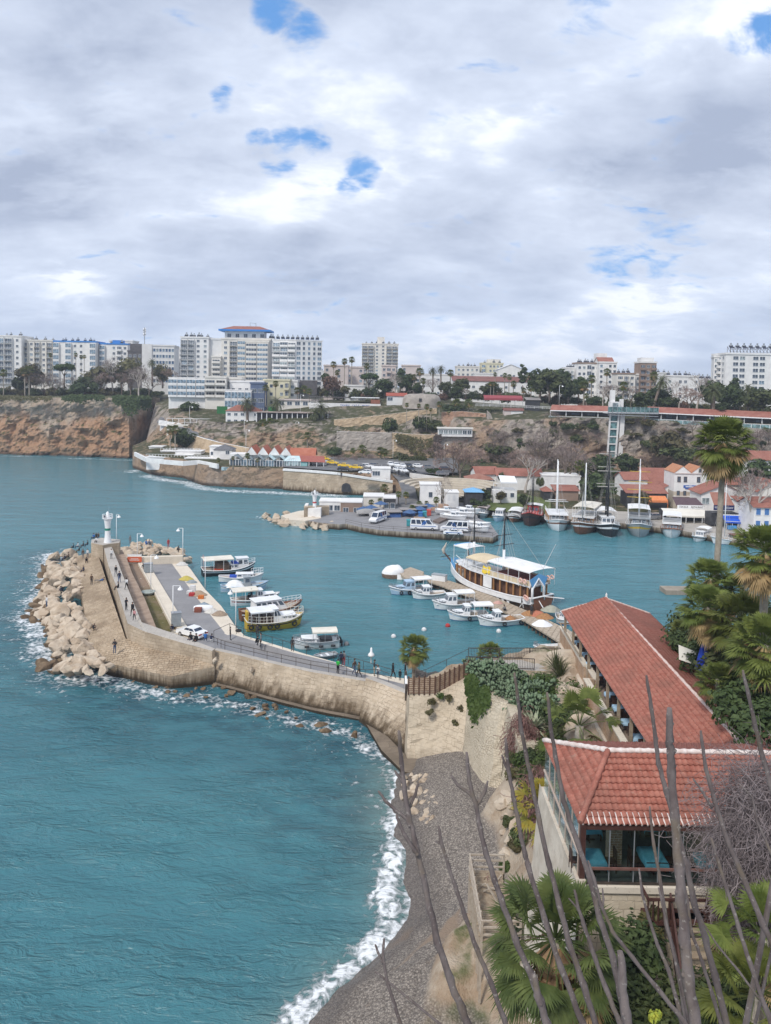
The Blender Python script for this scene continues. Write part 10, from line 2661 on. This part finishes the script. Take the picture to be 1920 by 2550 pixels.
 p=q8(1385,930,1.52);t=aD('upturned_boat','white rectangular upturned boat on the quay road','boat',p,R(8));m=MB();m.grid(lambda u,v:(lerp(-1.4,1.4,u),.65*cos(PI*v)*(1-.3*abs(2*u-1)**4),.75*sin(PI*v)**.6*(1-.25*abs(2*u-1)**4)),12,8);m.W9('hull',aB,t);m=MB();m.box(-1.42,-1.36,-.5,.5,0,.5);m.box(1.36,1.42,-.5,.5,0,.5);m.W9('transom',aB,t)
 p=q8(1318,955,1.52);t=aD('crate','rusty red crate left of the upturned white boat','crate',p);m=MB();m.box(-.5,.5,-.4,.4,0,.65);m.W9('box',mat('m181',(.26,.08,.05),(.2,.07,.05)),t)
 p=q8(670,730,1.75);t=aD('planter','round grey stone basin on the dry grass strip','planter',p);m=MB();m.L9([(.7,0),(1.1,.35),(1.15,.5),(.95,.5),(.8,.3),(.01,.28)],16,cap=False);m.W9('bowl',mat('m182',(.36,.40,.37),(.3,.33,.31)),t)
 for(u,v,c,lab)in((1115,1560,'red','red buoy floating before the white fishing boats'),(1056,1570,'white','white buoy floating off the walkway'),(1242,1574,'white','white and yellow buoy floating near the pier'),(980,1587,'white','white float left of the walkway buoy'),(863,1606,'grey','small grey buoy right of the motorboat')):
  o=MB();o.ball((0,0,.1),.38,10,7);q=o.W9('buoy',cloth(c),None);q.location=G(u,v,0);tag(q,lab,'buoy')
 t=aE('tyre',_fm['f'],None,G(594,1570,1.65),0,.45);t.rotation_euler=(R(90),0,0);tag(t,'black tyre lying on the quay edge by the yellow boat','tyre')
 p=G(753,1637,1.52);o=MB();o.box(-1.6,1.6,-.25,.25,0,.12);q=o.W9('plank',mat('m183',(.10,.30,.48)),None);q.location=p;q.rotation_euler=(0,0,R(-28));tag(q,'pale blue plank lying on the lower quay below the motorboat','plank')
 rnd=random.Random(2)
 for i,(x,y,z)in enumerate(((514,348,2.2),(722,402,1.9),(985,445,1.6),(1072,500,1.6),(1142,570,1.0),(345,305,2.6),(132,250,3.0))):
  p=G(480+x/2.38,1540+y/2.38,z);o=aE('stone_ball',dv[i%9],None,p+V9((0,.1,0)),i,.42);tag(o,'weathered round stone set into the face of the long sea wall','stone ball','stone balls set in the sea wall')
eX()
def cG():
 rnd=random.Random(77)
 L=[]
 for i in range(46):
  u=lerp(-10,400,(i+.5)/46);L.append((u,986+rnd.uniform(-8,0),400+rnd.uniform(-6,12),rnd.uniform(22,40),rnd.uniform(10,22)))
 for i in range(84):
  u=lerp(795,1920,(i+.5)/84);Y=np.interp(u,[795,1000,1300,1500,1700,1920],[372,362,335,312,298,278])+rnd.uniform(-2,14)
  L.append((u,np.interp(u,[795,1300,1500,1920],[990,1000,1014,1036])+rnd.uniform(-8,0),Y,rnd.uniform(26,46),rnd.uniform(12,30)))
 ms=(aF,aF,aM,aO,dR)
 for u,v,Y,w,h in L:
  m=rnd.choice(ms);aJ(u,v,Y,w,h,m,{aF:'low dark green bush',aM:'low olive green bush',aO:'low brownish bush',dR:'low russet bush'}[m]+' in the undergrowth beneath the trees on the cliff top',0,'undergrowth on the cliff top')
 for i in range(60):
  u=lerp(985,1910,(i+.5)/60)+rnd.uniform(-14,14);f=rnd.random();Y=np.interp(u,[990,1150,1235,1330,1420,1530,1700,1920],[304,299,294,286,282,277.5,267,250])-1+f*4
  v=np.interp(u,[990,1200,1370,1700,1920],[1128,1110,1080,1080,1100])+lerp(34,-26,f)
  if 1500<u<1548:continue
  if i%3==0:aN(rnd.choice(('grey','pink')),u,v-rnd.uniform(22,40),v,Y,'small bare scrub tree clinging to the face of the right hand cliff',1.3,'scrub on the cliff face')
  else:
   m=rnd.choice((aM,aO,aO,aF));aJ(u,v,Y,rnd.uniform(16,40),rnd.uniform(8,18),m,{aF:'dark green bush',aM:'olive green bush',aO:'brownish bush'}[m]+' clinging to the face of the right hand cliff',0,'scrub on the cliff face')
 for i in range(34):
  u=lerp(990,1900,(i+.5)/34)+rnd.uniform(-10,10);Y=np.interp(u,[990,1150,1235,1330,1420,1530,1700,1920],[292,292,286,279,277,273,262,246])-1
  v=np.interp(u,[990,1300,1700,1920],[1152,1178,1186,1190])+rnd.uniform(-12,4)
  if rnd.random()<.45:aN(rnd.choice(('grey','pink')),u,v-rnd.uniform(40,75),v,Y,'bare scrub tree at the foot of the right hand cliff',1.2,'bare scrub at the cliff foot')
  else:
   m=rnd.choice((aM,aO,aF));aJ(u,v,Y,rnd.uniform(24,44),rnd.uniform(12,24),m,{aF:'dark green bush',aM:'olive green bush',aO:'brownish bush'}[m]+' at the foot of the right hand cliff',0,'scrub at the cliff foot')
cG()
